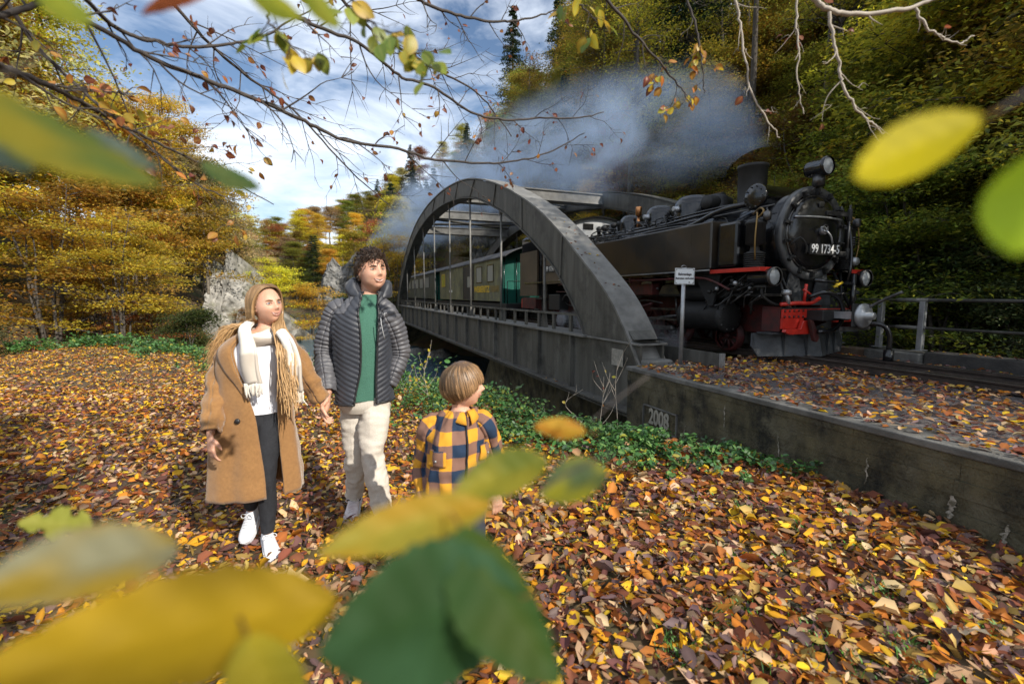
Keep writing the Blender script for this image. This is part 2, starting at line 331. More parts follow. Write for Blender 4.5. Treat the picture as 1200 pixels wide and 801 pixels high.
# pale lime runs on the wall
m_lime=mat('lime_bloom',(.10,.09,.06),.9,col2=(.34,.31,.26),scale=35,lo=.4,hi=.6)
mb=MB(); rr=np.random.default_rng(9)
for t0,z1,l,w in [(4.35,.02,.30,.012),(3.1,.25,.20,.012),(1.75,.22,.17,.035),(1.45,.15,.16,.02),(2.3,.3,.22,.012),(3.75,.4,.25,.01)]:
    n=15; zz=np.linspace(z1,z1-l,n); ww=w*.75*np.sin(np.linspace(.1,3.05,n))**.6*rr.uniform(.35,1.3,n); tt=t0+np.cumsum(rr.normal(0,.006,n))
    G=np.array([[[3.931,tt[i]-ww[i],zz[i]],[3.926,tt[i],zz[i]],[3.931,tt[i]+ww[i],zz[i]]] for i in range(n)]); mb.grid(G)
WL.part('lime_streak',mb,m_lime,kind='stuff')
# low wall continuing below the bridge girder on the near side (river wing wall)
LW=Thing('wing_wall',(4.9,9,-1.5),'dark stained concrete wing wall on the bank under the bridge girder','wall')
mb=MB(); mb.prism([(5.62,-2.8),(5.62,-.46),(14.5,-.46),(16.5,-2.8)],'x',4.75,5.3); LW.part('wall_face',mb,m_conc,bev=.02)
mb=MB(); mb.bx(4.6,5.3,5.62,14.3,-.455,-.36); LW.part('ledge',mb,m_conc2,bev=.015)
# far abutment
LW2=Thing('far_abutment',(7,36,-1),'dark concrete abutment carrying the far end of the bridge','abutment')
mb=MB(); mb.bx(3.9,9.9,35.8,37.5,-3,.3); LW2.part('wall_face',mb,m_conc)
# ============================================================ ballast bed
gt=np.arange(-14,5.6,.12); gd=np.arange(4.26,8.11,.12); G=np.array([[[d,t,.50+.04*float(vnoise(d,t,3.1,5))+.012*rng.random() + .03*math.exp(-((d-6.9)/1.2)**2)] for d in gd] for t in gt])
mb=MB(); mb.grid(G); solo('ballast_bed',mb,m_ballast,(6.2,0,0),kind='structure')
# sleepers
sl_me=None
for k in range(26):
    t=5.35-k*.68
    if t<-12: break
    if sl_me is None:
        mb=MB(); mb.bx(-.80,.80,-.11,.11,-.10,.045); sl_me=mb.data('sleeper',m_wood)
        mb=MB(); mb.bx(-.15,.15,-.085,.085,.047,.062); pl_me=mb.data('tie_plate',m_rail)
        mb=MB()
        for sx,sy in ((-.1,-.05),(.1,-.05),(-.1,.05),(.1,.05)): mb.cyl((sx,sy,.062),(sx,sy,.11),.02,.016,6)
        bo_me=mb.data('rail_screw',m_rail)
    o=link('sleeper',sl_me,loc=TR(6.9,t,.515)); o.rotation_euler=(0,0,YAW); bevel(o,.008)
    tagp(o,'dark wooden sleeper lying in leafy ballast under the rails','sleeper','sleepers under the rails')
    for s in (-1,1):
        p=link('tie_plate',pl_me,o,(s*.40,0,0)); link('rail_screw',bo_me,p)
# rails (with guard rails)
def railmesh(t0,t1):
    mb=MB(); prof=[(-.05,0),(.05,0),(.05,.012),(.01,.022),(.008,.075),(.028,.085),(.028,.104),(-.028,.104),(-.028,.085),(-.008,.075),(-.01,.022),(-.05,.012)]
    mb.prism(prof,'y',t0,t1); return mb
for dd,lab in ((6.50,'near running rail nearest the concrete wall'),(7.28,'far running rail nearest the railing kerb')):
    T=Thing('rail',(dd,0,.577),lab+' of the narrow gauge track','rail','rails of the track')
    for a,b_ in ((-14,5.6),(5.62,45)):
        mb=railmesh(a,b_); mb.v=[v+np.array([dd,0,.577]) for v in mb.v]; T.part('rail_section',mb,m_rail)
        mb=MB(); mb.bx(dd-.022,dd+.022,a,b_,.679,.6835); T.part('running_surface',mb,m_railtop)
for dd,lab in ((6.66,'inner guard rail beside the near running rail'),(7.12,'inner guard rail beside the far running rail')):
    mb=railmesh(-6,30); solo('guard_rail',mb,m_rail,(dd,0,0)).location=TR(dd,0,.577); o=COL.objects[-1]
for o in list(COL.objects):
    if o.name.startswith('guard_rail'):
        d,_=dtn(o.location.x,o.location.y); me=o.data
        tagp(o,('inner' if d<7 else 'far inner')+' guard rail lying just inside the '+('near' if d<7 else 'far')+' running rail','guard rail','guard rails between the rails')
        for v in me.vertices: v.co.x+=d
# ============================================================ kerb and railing on the far side
K=Thing('track_kerb',(8.35,0,.5),'low dark concrete kerb carrying the railing behind the track','kerb')
mb=MB(); mb.bx(8.2,8.55,-14,4.15,-.4,.75); K.part('kerb_beam',mb,mat('dark_kerb',(.028,.026,.024),.9,col2=(.06,.055,.05),scale=5,bump=.4),bev=.015)
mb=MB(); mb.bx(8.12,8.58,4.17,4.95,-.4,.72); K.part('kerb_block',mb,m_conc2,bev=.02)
mb=MB(); mb.bx(8.2,8.5,4.97,5.6,-.4,.70); K.part('kerb_end',mb,mat('rusty_timber',(.09,.05,.03),.9,col2=(.18,.13,.09),scale=6),bev=.015)
RL=Thing('railing',(8.35,4,.75),'grey steel railing with two rails standing on the far kerb','railing')
pr=None
for t in (4.85,4.28,2.2,.1,-2,-4.1,-6.2,-8.3,-10.4,5.5):
    mb=MB(); mb.bx(8.29,8.37,t-.035,t+.035,.752,1.50); mb.bx(8.25,8.41,t-.07,t+.07,.751,.765); RL.part('post',mb,m_galv,bev=.004)
for z,r in ((1.52,.024),(1.10,.02)):
    mb=MB(); mb.tube([(8.33,-13,z),(8.33,5.6,z)],r,10); RL.part('rail_bar',mb,m_bridge)
    mb=MB(); mb.tube([(8.33,4.22,z),(8.33,4.62,z)],r+.008,10); RL.part('sleeve',mb,m_bridget)
# ============================================================ tied arch bridge
EXT=[(5.61,.50),(6.0,1.05),(6.53,1.61),(7.41,2.25),(8.47,2.95),(9.8,3.67),(12.2,4.63),(14.98,5.38),(17.8,5.74),(20.5,5.84)]
INT=[(7.2,.86),(7.6,1.35),(8.45,2.12),(9.55,2.78),(10.89,3.45),(12.21,4.0),(14.8,4.78),(17.8,5.2),(20.5,5.32)]
def sym(P): return P+[(41-t,h) for t,h in P[-2::-1]]
ext=np.array(cr(sym(EXT),73)); inn=np.array(cr(sym(INT),73))
def hx(P,t): return float(np.interp(t,P[:,0],P[:,1]))
BR=Thing('arch_bridge',(7.05,20.5,-.3),'grey riveted steel tied arch bridge carrying the train over the river','bridge')
for d0,d1,near in ((4.15,4.68,1),(9.42,9.95,0)):
    w=d1-d0
    # box rib: side webs set in a little, top and bottom plates overhang
    mb=MB()
    for dd in (d0+.03,d1-.03):
        G=[[[dd,e[0],e[1]-.02],[dd,i[0],i[1]+.02]] for e,i in zip(ext,inn)]; mb.grid(G,smooth=False)
    BR.part('arch_web',mb,m_bridge)
    def plate(P,th,mbk):
        n=len(P); V=[];fs=[]
        for i in range(n):
            tt=P[min(i+1,n-1)]-P[max(i-1,0)]; tt/=np.linalg.norm(tt); nn=np.array([-tt[1],tt[0]])*th
            for dd in (d0,d1):
                V.append([dd,P[i][0],P[i][1]]); V.append([dd,P[i][0]+nn[0],P[i][1]+nn[1]])
        for i in range(n-1):
            a=i*4;b=a+4; fs+=[(a,b,b+2,a+2),(a+1,a+3,b+3,b+1),(a,a+1,b+1,b),(a+2,b+2,b+3,a+3)]
        fs+=[(0,2,3,1),(4*n-4,4*n-3,4*n-1,4*n-2)]; mbk.add(V,fs)
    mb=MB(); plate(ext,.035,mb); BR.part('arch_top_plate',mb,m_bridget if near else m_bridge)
    mb=MB(); plate(inn,-.03,mb); BR.part('arch_bottom_plate',mb,m_bridge)
    # plate joints across the rib
    for t in np.arange(8.2,33.5,2.1):
        mb=MB(); i=np.argmin(abs(ext[:,0]-t)); j=np.argmin(abs(inn[:,0]-t)); f=d0+.012 if near else d1-.012
        mb.prism([(ext[i][0]-.03,ext[i][1]-.02),(ext[i][0]+.03,ext[i][1]-.02),(inn[j][0]+.03,inn[j][1]+.02),(inn[j][0]-.03,inn[j][1]+.02)],'x',f-.010,f+.012); BR.part('web_stiffener',mb,m_bridge)
    # gusset that fills the foot of the arch
    for sgn in (0,1):
        f=(lambda t:41-t) if sgn else (lambda t:t)
        poly=[(5.62,.92),(7.15,.92),(7.9,1.60),(7.2,2.0),(6.4,1.42),(5.8,.92)]
        mb=MB(); pp=[(f(a),b) for a,b in poly]; mb.prism(pp,'x',d0+.045,d1-.045); BR.part('foot_gusset',mb,m_bridge)
    # girder
    e0=d0+.04; e1=d1-.06
    mb=MB(); mb.bx(e0,e0+.03,5.62,35.4,-.14,.84); mb.bx(e1-.03,e1,5.62,35.4,-.14,.84); BR.part('girder_web',mb,m_bridge)
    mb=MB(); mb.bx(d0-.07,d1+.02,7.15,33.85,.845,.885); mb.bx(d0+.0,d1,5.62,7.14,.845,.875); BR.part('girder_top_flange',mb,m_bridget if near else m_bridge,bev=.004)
    mb=MB(); mb.bx(d0-.16,d1+.05,5.62,35.4,-.175,-.14); mb.bx(d0-.10,d1,5.62,35.4,-.25,-.212); mb.bx(d0+.05,d1,5.62,35.4,-.212,-.175); BR.part('girder_bottom_flange',mb,m_bridge,bev=.004)
    for t in np.arange(7.69,34,1.52):
        mb=MB(); f=d0 if near else d1; mb.bx(f-.045 if near else f-.04,f+.04 if near else f+.045,t-.03,t+.03,-.138,.842); BR.part('girder_stiffener',mb,m_bridge)
    # hangers
    for t in (9.33,12.23,15.39,18.44,21.55,24.4,27.5,30.6):
        zt=hx(inn,t); dm=(d0+d1)/2-.08
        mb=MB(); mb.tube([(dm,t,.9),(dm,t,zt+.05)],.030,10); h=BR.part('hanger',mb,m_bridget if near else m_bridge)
        mb=MB(); mb.prism([(t-.13,.887),(t+.13,.887),(t+.045,1.20),(t-.045,1.20)],'x',dm-.035,dm+.035); mb.prism([(t-.05,zt-.18),(t+.05,zt-.18),(t+.12,zt+.01),(t-.12,zt+.01)],'x',dm-.035,dm+.035); BR.part('hanger_shoe',mb,m_bridge,parent=h)
    # parapet rail
    rd=d0+.12 if near else d1-.12
    mb=MB(); mb.bx(rd-.03,rd+.03,7.5,33.6,1.20,1.245); BR.part('parapet_rail',mb,m_bridge)
    for t in np.arange(7.95,33.6,.76):
        if min(abs(t-q) for q in (9.33,12.23,15.39,18.44,21.55,24.4,27.5,30.6))<.12: continue
        mb=MB(); mb.bx(rd-.025,rd+.025,t-.04,t+.04,.886,1.199); BR.part('parapet_post',mb,m_bridge)
# cross bracing between the arches
for t,w in ((15.4,.55),(18.4,.5),(22.6,.5),(25.6,.55)):
    z=hx(inn,t)
    mb=MB(); mb.bx(4.70,9.40,t-w/2,t+w/2,z+.06,z+.10); mb.bx(4.70,9.40,t-w/2,t+w/2,z+.40,z+.44); mb.bx(4.70,9.40,t-w/2+.06,t-w/2+.09,z+.10,z+.40); mb.bx(4.70,9.40,t+w/2-.09,t+w/2-.06,z+.10,z+.40); BR.part('cross_beam',mb,m_bridget)
for a,b in (((4.7,15.7),(9.4,18.1)),((9.4,15.7),(4.7,18.1)),((4.7,22.9),(9.4,25.3)),((9.4,22.9),(4.7,25.3))):
    z=hx(inn,17)-.0; mb=MB(); mb.tube([(a[0],a[1],z+.2),(b[0],b[1],z+.3)],.07,4); BR.part('diagonal_brace',mb,m_bridge)
# deck
mb=MB(); mb.bx(4.75,9.35,5.62,35.4,.36,.42); BR.part('deck_plate',mb,m_rail)
for t in np.arange(6.4,35,1.52):
    mb=MB(); mb.bx(4.72,9.38,t-.09,t+.09,-.19,.355); BR.part('floor_beam',mb,m_bridge)
mb=MB(); mb.bx(4.16,4.22-.055,6.02,6.34,.47,.74); BR.part('maker_plate',mb,mat('maker_plate',(.33,.31,.27),.6,col2=(.2,.19,.16),scale=18))
mb=MB(); mb.bx(4.2,4.66,5.45,5.9,.50,.64); BR.part('bearing_block',mb,m_bridget,bev=.03)
# debris lying on the bottom flange
# ============================================================ sign by the track
SG=Thing('warning_sign',(4.68,5.33,.57),'small white warning sign on a galvanised post beside the engine','sign')
mb=MB(); mb.bx(4.5,4.86,5.13,5.53,.505,.585); SG.part('foot_slab',mb,m_conc2,bev=.01)
mb=MB(); mb.tube([(4.68,5.33,.57),(4.685,5.325,1.99)],.029,14); SG.part('post',mb,m_galv)
sx,sz=.15,.115; c=np.array([4.66,5.285,1.865]); SR=R(-8)
fr=empty('sign_panel_mount',(0,0,0)); bpy.data.objects.remove(fr)
mb=MB(); mb.bx(-sx,sx,-.004,.004,-sz,sz); pn=link('sign_panel',mb.data('sign_panel',mat('sign_white',(.72,.76,.78),.4)),SG.e,(c[0]-4.68,c[1]-5.33,c[2]-.57)); pn.rotation_euler=(0,0,-YAW*.6); bevel(pn,.003)
m_ink=mat('black_ink',(.015,.015,.015),.6)
mb=MB()
for a,b_,c0,d0 in ((-sx+.008,sx-.008,sz-.012,sz-.009),(-sx+.008,sx-.008,-sz+.009,-sz+.012)): mb.bx(a,b_,-.0065,-.0042,c0,d0)
for a,b_ in ((-sx+.008,-sx+.011),(sx-.011,sx-.008)): mb.bx(a,b_,-.0065,-.0042,-sz+.012,sz-.012)
link('border_line',mb.data('border_line',m_ink),pn)
for a in (-1,1):
    for b_ in (-1,1):
        mb=MB(); mb.cyl((a*(sx-.022),-.004,b_*(sz-.02)),(a*(sx-.022),-.009,b_*(sz-.02)),.006,seg=8); link('screw',mb.data('screw',m_ink),pn)
for s,z,w in (('Bahnanlage',.03,.046),('Betreten verboten',-.028,.037),('DB',-.085,.016)):
    tm=text_mesh(s,w,m_ink,.001,.0012); o=link('lettering',tm,pn,(0.07 if s=='DB' else 0,-.0068,z)); o.rotation_euler=(PI/2,0,0)
mb=MB(); mb.tube([(4.63,5.33,2.0),(4.66,5.33,2.02),(4.70,5.33,2.02),(4.73,5.33,2.0)],.006,6); SG.part('post_cap',mb,m_galv)
# low steel angle guard beside the arch foot
LG=Thing('steel_kick_rail',(5.1,5.2,.55),'low grey steel kick rail at the arch foot behind the sign post','guard')
mb=MB(); mb.bx(4.98,5.01,4.9,7.4,.55,.78); LG.part('plate',mb,m_bridge)
mb=MB(); mb.bx(4.98,5.05,4.86,4.9,.50,.785); LG.part('post',mb,m_galv)
# ============================================================ fallen leaves
LT=np.array([[0,-1,0],[-.40,-.48,.0],[-.42,.34,0],[0,1,0],[.42,.34,0],[.40,-.48,0],[0,-.42,0],[0,.36,0]])
LF8=np.array([[0,6,1,1],[1,6,7,2],[2,7,3,3],[0,5,6,6],[6,5,4,7],[7,4,3,3]])
def leaf_template(full=True):
    if full:
        tris=[(0,6,1),(1,6,7),(1,7,2),(2,7,3),(0,5,6),(6,5,4),(6,4,7),(7,4,3)]; return LT,np.array(tris)
    return np.array([[0,-1,0],[-.42,0,0],[0,1,0],[.42,0,0]]),np.array([(0,1,2),(0,2,3)])
PAL=np.array([[.66,.35,.02],[.74,.46,.03],[.52,.20,.025],[.34,.11,.03],[.22,.075,.04],[.13,.055,.045],[.40,.24,.13],[.55,.38,.22],[.16,.10,.10],[.44,.30,.08],[.36,.12,.02]])
def palette(n,w,rg,pal=PAL):
    w=np.array(w,float); c=pal[rg.choice(len(pal),n,p=w/w.sum())]; return np.clip(c*rg.uniform(.7,1.25,(n,1))*rg.uniform(.92,1.08,(n,3)),0,.9)
def scatter_leaves(P,size,col,rg,full=True,tilt=.32,curl=.5,nrm=None):
    """P (n,3); returns V,F,C for oriented, curled leaves"""
    T,Fc=leaf_template(full); n=len(P); k=len(T); L=np.repeat(T[None],n,0)*1.0
    wid=rg.uniform(.7,1.65,n) if full else rg.uniform(.8,1.35,n); L[:,:,0]*=wid[:,None]
    cu=rg.normal(0,curl,n); cv=rg.normal(0,curl*.6,n)
    L[:,:,2]=cu[:,None]*(L[:,:,0]**2)*1.6+cv[:,None]*L[:,:,1]**2*.35+np.abs(L[:,:,0])*rg.uniform(-.1,.55,n)[:,None]
    L[:,:,0]+=rg.normal(0,.12,n)[:,None]*L[:,:,1]**2
    L*=size[:,None,None]
    yaw=rg.uniform(0,2*PI,n); tx=rg.normal(0,tilt,n); ty=rg.normal(0,tilt,n)
    cx,sx=np.cos(tx)[:,None],np.sin(tx)[:,None]; y=L[:,:,1]*cx-L[:,:,2]*sx; z=L[:,:,1]*sx+L[:,:,2]*cx; x=L[:,:,0]
    cy,sy=np.cos(ty)[:,None],np.sin(ty)[:,None]; x,z=x*cy+z*sy,-x*sy+z*cy
    c,s=np.cos(yaw)[:,None],np.sin(yaw)[:,None]; x,y=x*c-y*s,x*s+y*c
    V=np.stack([x,y,z],2)+P[:,None,:]; Fa=(Fc[None]+(np.arange(n)*k)[:,None,None]).reshape(-1,3)
    C=np.repeat(col,k,0)
    if full:   # paler midrib, darker rim, as on the leaf itself
        C=(C.reshape(n,k,3)*np.array([1.1,.82,.82,.95,.82,.82,1.22,1.18])[None,:,None]).reshape(-1,3).clip(0,.9)
    return V.reshape(-1,3),Fa,C
def join(parts):
    V=[];Fa=[];C=[];o=0
    for v,f,c in parts: V.append(v);Fa.append(f+o);C.append(c);o+=len(v)
    return np.vstack(V),np.vstack(Fa),np.vstack(C)
def edist(x,y):
    ed,es=segdist(x,y,EDGE); return np.where(es<0,ed,-ed)
rl=np.random.default_rng(11); parts=[]
WT=[1.9,1.5,2.2,3.8,4.8,4.6,4.0,3.0,3.6,1.5,1.9]
def litter(n,y0,y1,full,smin,smax,fx=1.2,rim=.95,prob=None):
    y=rl.uniform(y0,y1,n); x=rl.uniform(-fx*y1-.6,min(fx*y1,5)+1.2,n); m=np.abs(x)<fx*y+1.5
    d,t=dtn(x,y); m&=(d<3.93); e=edist(x,y); m&=(e<3.2)&(rl.random(n)<np.clip(1.35-e*.45,0.12,1)*1.0)
    xb=np.interp(y,[0,8,15,20],[-34,-25,-17,-16.5]); m&=(x>xb-4)
    x,y=x[m],y[m]; k=len(x); z=gh(x,y)+.004+rl.random(k)**1.5*.035
    s=(smin+(smax-smin)*rl.beta(1.6,2.0,k))*np.where(rl.random(k)<.06,1.5,1)
    s=s*np.where(x<-.8,.78,1)
    # patches differ a little in what fell there
    pz=vnoise(x,y,.9,8); c=palette(k,WT,rl); far=np.clip((y-4)/6,0,1)[:,None]
    c=np.where(((rl.random(k)<.22*pz*2*(.4+far[:,0]))[:,None]),palette(k,[4,4,2,0,0,0,1,1,0,2,0],rl),c)
    parts.append(scatter_leaves(np.stack([x,y,z],1),s,c,rl,full,.44 if full else .32))
litter(31000,-.3,3.2,True,.020,.055)
litter(2600,-.3,4.5,True,.050,.074)
litter(15000,.2,3.6,True,.008,.019)
litter(56000,3.2,7.5,True,.024,.056)
litter(95000,7.5,18,False,.03,.07)
V,Fa,C=join(parts); me=bigmesh('leaf_litter',V,Fa,m_leaf,C); o=link('leaf_litter',me)
tagp(o,'carpet of fallen yellow, orange and brown leaves covering the footpath','leaf litter',kind='stuff')
# leaves on the ballast
parts=[]; n=17000; t=rl.uniform(-9,5.5,n); d=rl.uniform(4.0,8.08,n); m=~((d>6.42)&(d<7.36)&(rl.random(n)<.75)); t,d=t[m],d[m]; n=len(t)
P=np.outer(t,np.array(U))+np.outer(d,np.array(N)); P[:,2]=np.where(d<4.27,.565,.545+.045*vnoise(d,t,3.1,5)+.03*np.exp(-((d-6.9)/1.2)**2))+rl.random(n)*.025
parts.append(scatter_leaves(P,rl.uniform(.024,.045,n),palette(n,[1.6,1.2,2,3.5,4,3.4,4,3.4,3,1,1.2],rl),rl,True,.3))
V,Fa,C=join(parts); o=link('ballast_leaves',bigmesh('ballast_leaves',V,Fa,m_leaf,C)); tagp(o,'fallen leaves scattered over the track ballast behind the wall','leaf litter',kind='stuff')
# kerb, ledge, bridge flange debris
parts=[]
for n,(d0,d1),(t0,t1),h in ((260,(8.2,8.52),(-6,4.1),.757),(500,(4.62,5.2),(5.7,14),-.352),(420,(4.0,4.18),(5.7,30),-.165),(26,(4.15,4.6),(6.4,9.2),None),(90,(4.5,5.1),(4.7,5.6),.59)):
    d=rl.uniform(d0,d1,n); t=rl.uniform(t0,t1,n); P=np.outer(t,np.array(U))+np.outer(d,np.array(N)); P[:,2]=(h+rl.random(n)*.015) if h is not None else np.interp(t,ext[:,0],ext[:,1])+.045
    parts.append(scatter_leaves(P,rl.uniform(.02,.042,n),palette(n,[1,1,2,3,4,3,3,2,3,1,1],rl),rl,True,.3))
V,Fa,C=join(parts); o=link('lodged_leaves',bigmesh('lodged_leaves',V,Fa,m_leaf,C)); tagp(o,'leaves lodged on the bridge flanges, ledge and kerb','leaf litter',kind='stuff')
mb=MB()
for k in range(260):
    y=rl.uniform(.8,6); x=rl.uniform(-1.1*y,1.1*y); 
    if dtn(x,y)[0]>3.8 or edist(np.array([x]),np.array([y]))[0]>1.5: continue
    a=rl.uniform(0,6.28); l=rl.uniform(.04,.16); z=float(gh(x,y))+.035; mb.tube([(x,y,z),(x+math.cos(a)*l*.5,y+math.sin(a)*l*.5,z+rl.uniform(-.005,.012)),(x+math.cos(a+.3)*l,y+math.sin(a+.3)*l,z+rl.uniform(-.01,.01))],rl.uniform(.0015,.0035),4,col=None)
o=link('twig_litter',mb.data('twig_litter',m_bark)); tagp(o,'small dry sticks lying among the fallen leaves','twig litter',kind='stuff')
# larger single leaves one can pick out on the path
def lobed(k=7,seed=0,r=1):
    rg=np.random.default_rng(seed); pts=[(0,-.95)]
    for i in range(k):
        a=-2.2+4.4*(i)/(k-1); rr=(1.0 if i%2==0 else .48)*rg.uniform(.85,1.1); pts.append((math.sin(a)*rr,math.cos(a)*rr))
    return pts
mk_big=[]
for j in range(4):
    pts=lobed(9 if j<3 else 7,j); mb=MB(); c=[0,0,.0]; V=[(0,-.1,.03)]+[(x,y,.12*math.sin(3*x+j)+.08*rl.normal()) for x,y in pts]; mb.add(V,[(0,1+(i+1)%len(pts),1+i) for i in range(len(pts))],col=[(.62,.50,.34),(.55,.40,.20),(.68,.44,.06),(.42,.2,.07)][j])
    mk_big.append(mb.data('fallen_maple_leaf',m_leaf))
BL=[(332,680,0,'large pale dried maple leaf lying in front of the woman\'s shoes'),(1140,742,0,'pale cream fan shaped leaf in the lower right corner of the path'),(345,688,1,'tan curled maple leaf beside the pale one near the white shoes'),(205,165,None,'')]
for px,py,j,lab in BL:
    if j is None: continue
    a=at(px,py,5); k=(0-CAMH)/(a.z-CAMH); p=Vector((a.x*k,a.y*k,0)); z=float(gh(p.x,p.y)); o=link('fallen_maple_leaf',mk_big[j],loc=(p.x,p.y,z+.05)); o.scale=(.085,)*3; o.rotation_euler=(.25,-.2,rl.uniform(0,6)); tagp(o,lab,'leaf')
# ============================================================ low green plants on the bank
def herb_patch(n,pts_fn,hmax,leafsz,pal,w,nleaf=26):
    P=[];S=[]
    base=pts_fn(n); 
    for (x,y) in base:
        z=float(gh(x,y)); h=hmax*rl.uniform(.35,1); k=nleaf; r=h*.55
        q=np.stack([x+rl.normal(0,r*.45,k),y+rl.normal(0,r*.45,k),z+h*rl.beta(2.2,1.6,k)],1); P.append(q)
    P=np.vstack(P); n=len(P); return scatter_leaves(P,rl.uniform(leafsz*.6,leafsz*1.3,n),palette(n,w,rl,pal),rl,False if leafsz<.02 else True,.55,.3)
GP=np.array([[.05,.13,.03],[.08,.20,.05],[.04,.10,.035],[.13,.24,.06],[.30,.30,.04],[.10,.17,.09]])
def near_line(pl,w):
    def f(n):
        q=cr(pl,200); i=rl.integers(0,200,n); return q[i]+rl.normal(0,w,(n,2))
    return f
parts=[herb_patch(150,near_line([(2.7,4.1),(2.0,4.6),(1.1,5.0),(.3,5.2),(-.2,5.4)],.28),.19,.030,GP,[3,4,2,2,.3,1.4]),
 herb_patch(80,near_line([(1.6,4.3),(.9,4.6),(.3,5.0)],.28),.22,.030,GP,[3,4,1,3,.5,1.4]),
 herb_patch(260,near_line([(0,5.6),(-1.2,6.6),(-2.5,8.0)],.5),.35,.026,GP,[3,3,1,3,1.6,1]),
 herb_patch(330,near_line([(-2.2,7.6),(-4.5,9.6),(-7.0,11.4),(-10,13.4)],.55),.35,.035,GP,[3,4,1,3,.6,1]),
 herb_patch(120,near_line([(-9,13),(-13,14.5),(-17,14.0)],.5),.5,.05,GP,[3,4,1,2,.3,1]),
 herb_patch(160,near_line([(-1.2,7.5),(-3,9.8),(-6,13)],.9),.7,.04,GP,[3,3,3,1,.6,1]),
 herb_patch(90,near_line([(1.6,6.6),(1.0,7.4),(0,9)],.5),.3,.03,GP,[3,3,3,1,.6,1])]
V,Fa,C=join(parts); o=link('ground_cover',bigmesh('ground_cover',V,Fa,m_plant,C)); tagp(o,'fresh green nettles and ground cover along the bank edge','ground cover',kind='stuff')
# grass tufts between the leaves
V=[];Fa=[];C=[];o_=0
tuft=[(864,700),(842,716),(935,612),(1035,688),(960,745),(940,722),(780,742),(795,760),(1060,750),(560,590),(905,600),(1160,735),(870,590),(820,575),(990,600),(450,520),(470,500),(440,540),(920,650),(1000,770),(1100,790),(850,640),(1010,640),(905,775),(700,590),(760,600),(420,500),(480,540)]
for px,py in tuft:
    a=at(px,py,5); k=(0-CAMH)/(a.z-CAMH); x0,y0=a.x*k,a.y*k
    for _ in range(46):
        x=x0+rl.normal(0,.05); y=y0+rl.normal(0,.05); z=float(gh(x,y)); h=rl.uniform(.02,.055); an=rl.uniform(0,6.28); ln=rl.uniform(.2,.9)*h; w=.0022
        dx,dy=math.cos(an),math.sin(an); V+= [(x-dy*w,y+dx*w,z),(x+dy*w,y-dx*w,z),(x+dx*ln*.4,y+dy*ln*.4,z+h*.7),(x+dx*ln,y+dy*ln,z+h)]; Fa+=[(o_,o_+1,o_+2),(o_,o_+2,o_+3),(o_+1,o_+3,o_+2)]; g=rl.uniform(.7,1.4); C+=[(.09*g,.22*g,.04)]*4; o_+=4
o=link('grass',bigmesh('grass',np.array(V),np.array(Fa),m_plant,np.array(C))); tagp(o,'small tufts of fresh grass growing up through the fallen leaves','grass',kind='stuff')
# ============================================================ trees
YEL=np.array([[.76,.58,.05],[.64,.54,.05],[.82,.62,.06],[.50,.48,.07],[.70,.42,.04],[.32,.32,.05]])
OLV=np.array([[.30,.30,.04],[.44,.39,.04],[.16,.19,.03],[.56,.46,.05],[.10,.12,.03],[.44,.30,.05]])
ORG=np.array([[.42,.19,.04],[.50,.26,.05],[.33,.15,.05],[.38,.25,.07],[.25,.13,.06],[.45,.34,.10]])
PALE=np.array([[.48,.40,.16],[.58,.46,.16],[.42,.36,.20],[.52,.36,.18],[.34,.34,.14],[.62,.50,.14]])
DKG=np.array([[.03,.06,.025],[.045,.08,.03],[.02,.045,.02],[.06,.09,.03],[.03,.055,.03],[.07,.08,.02]])
GRN=np.array([[.07,.12,.03],[.10,.15,.04],[.05,.09,.03],[.16,.18,.04],[.06,.11,.045],[.26,.24,.04]])
OLG=np.array([[.22,.27,.04],[.32,.35,.05],[.11,.15,.03],[.46,.42,.05],[.12,.15,.04],[.52,.42,.05]])
YEL2=np.array([[.45,.36,.03],[.30,.28,.03],[.52,.38,.04],[.18,.18,.03],[.40,.24,.04],[.14,.15,.03]])
def quads(P,size,col,rg,flat=.5):
    """two-triangle leaf clumps"""
    return scatter_leaves(P,size,col,rg,False,flat,.25)
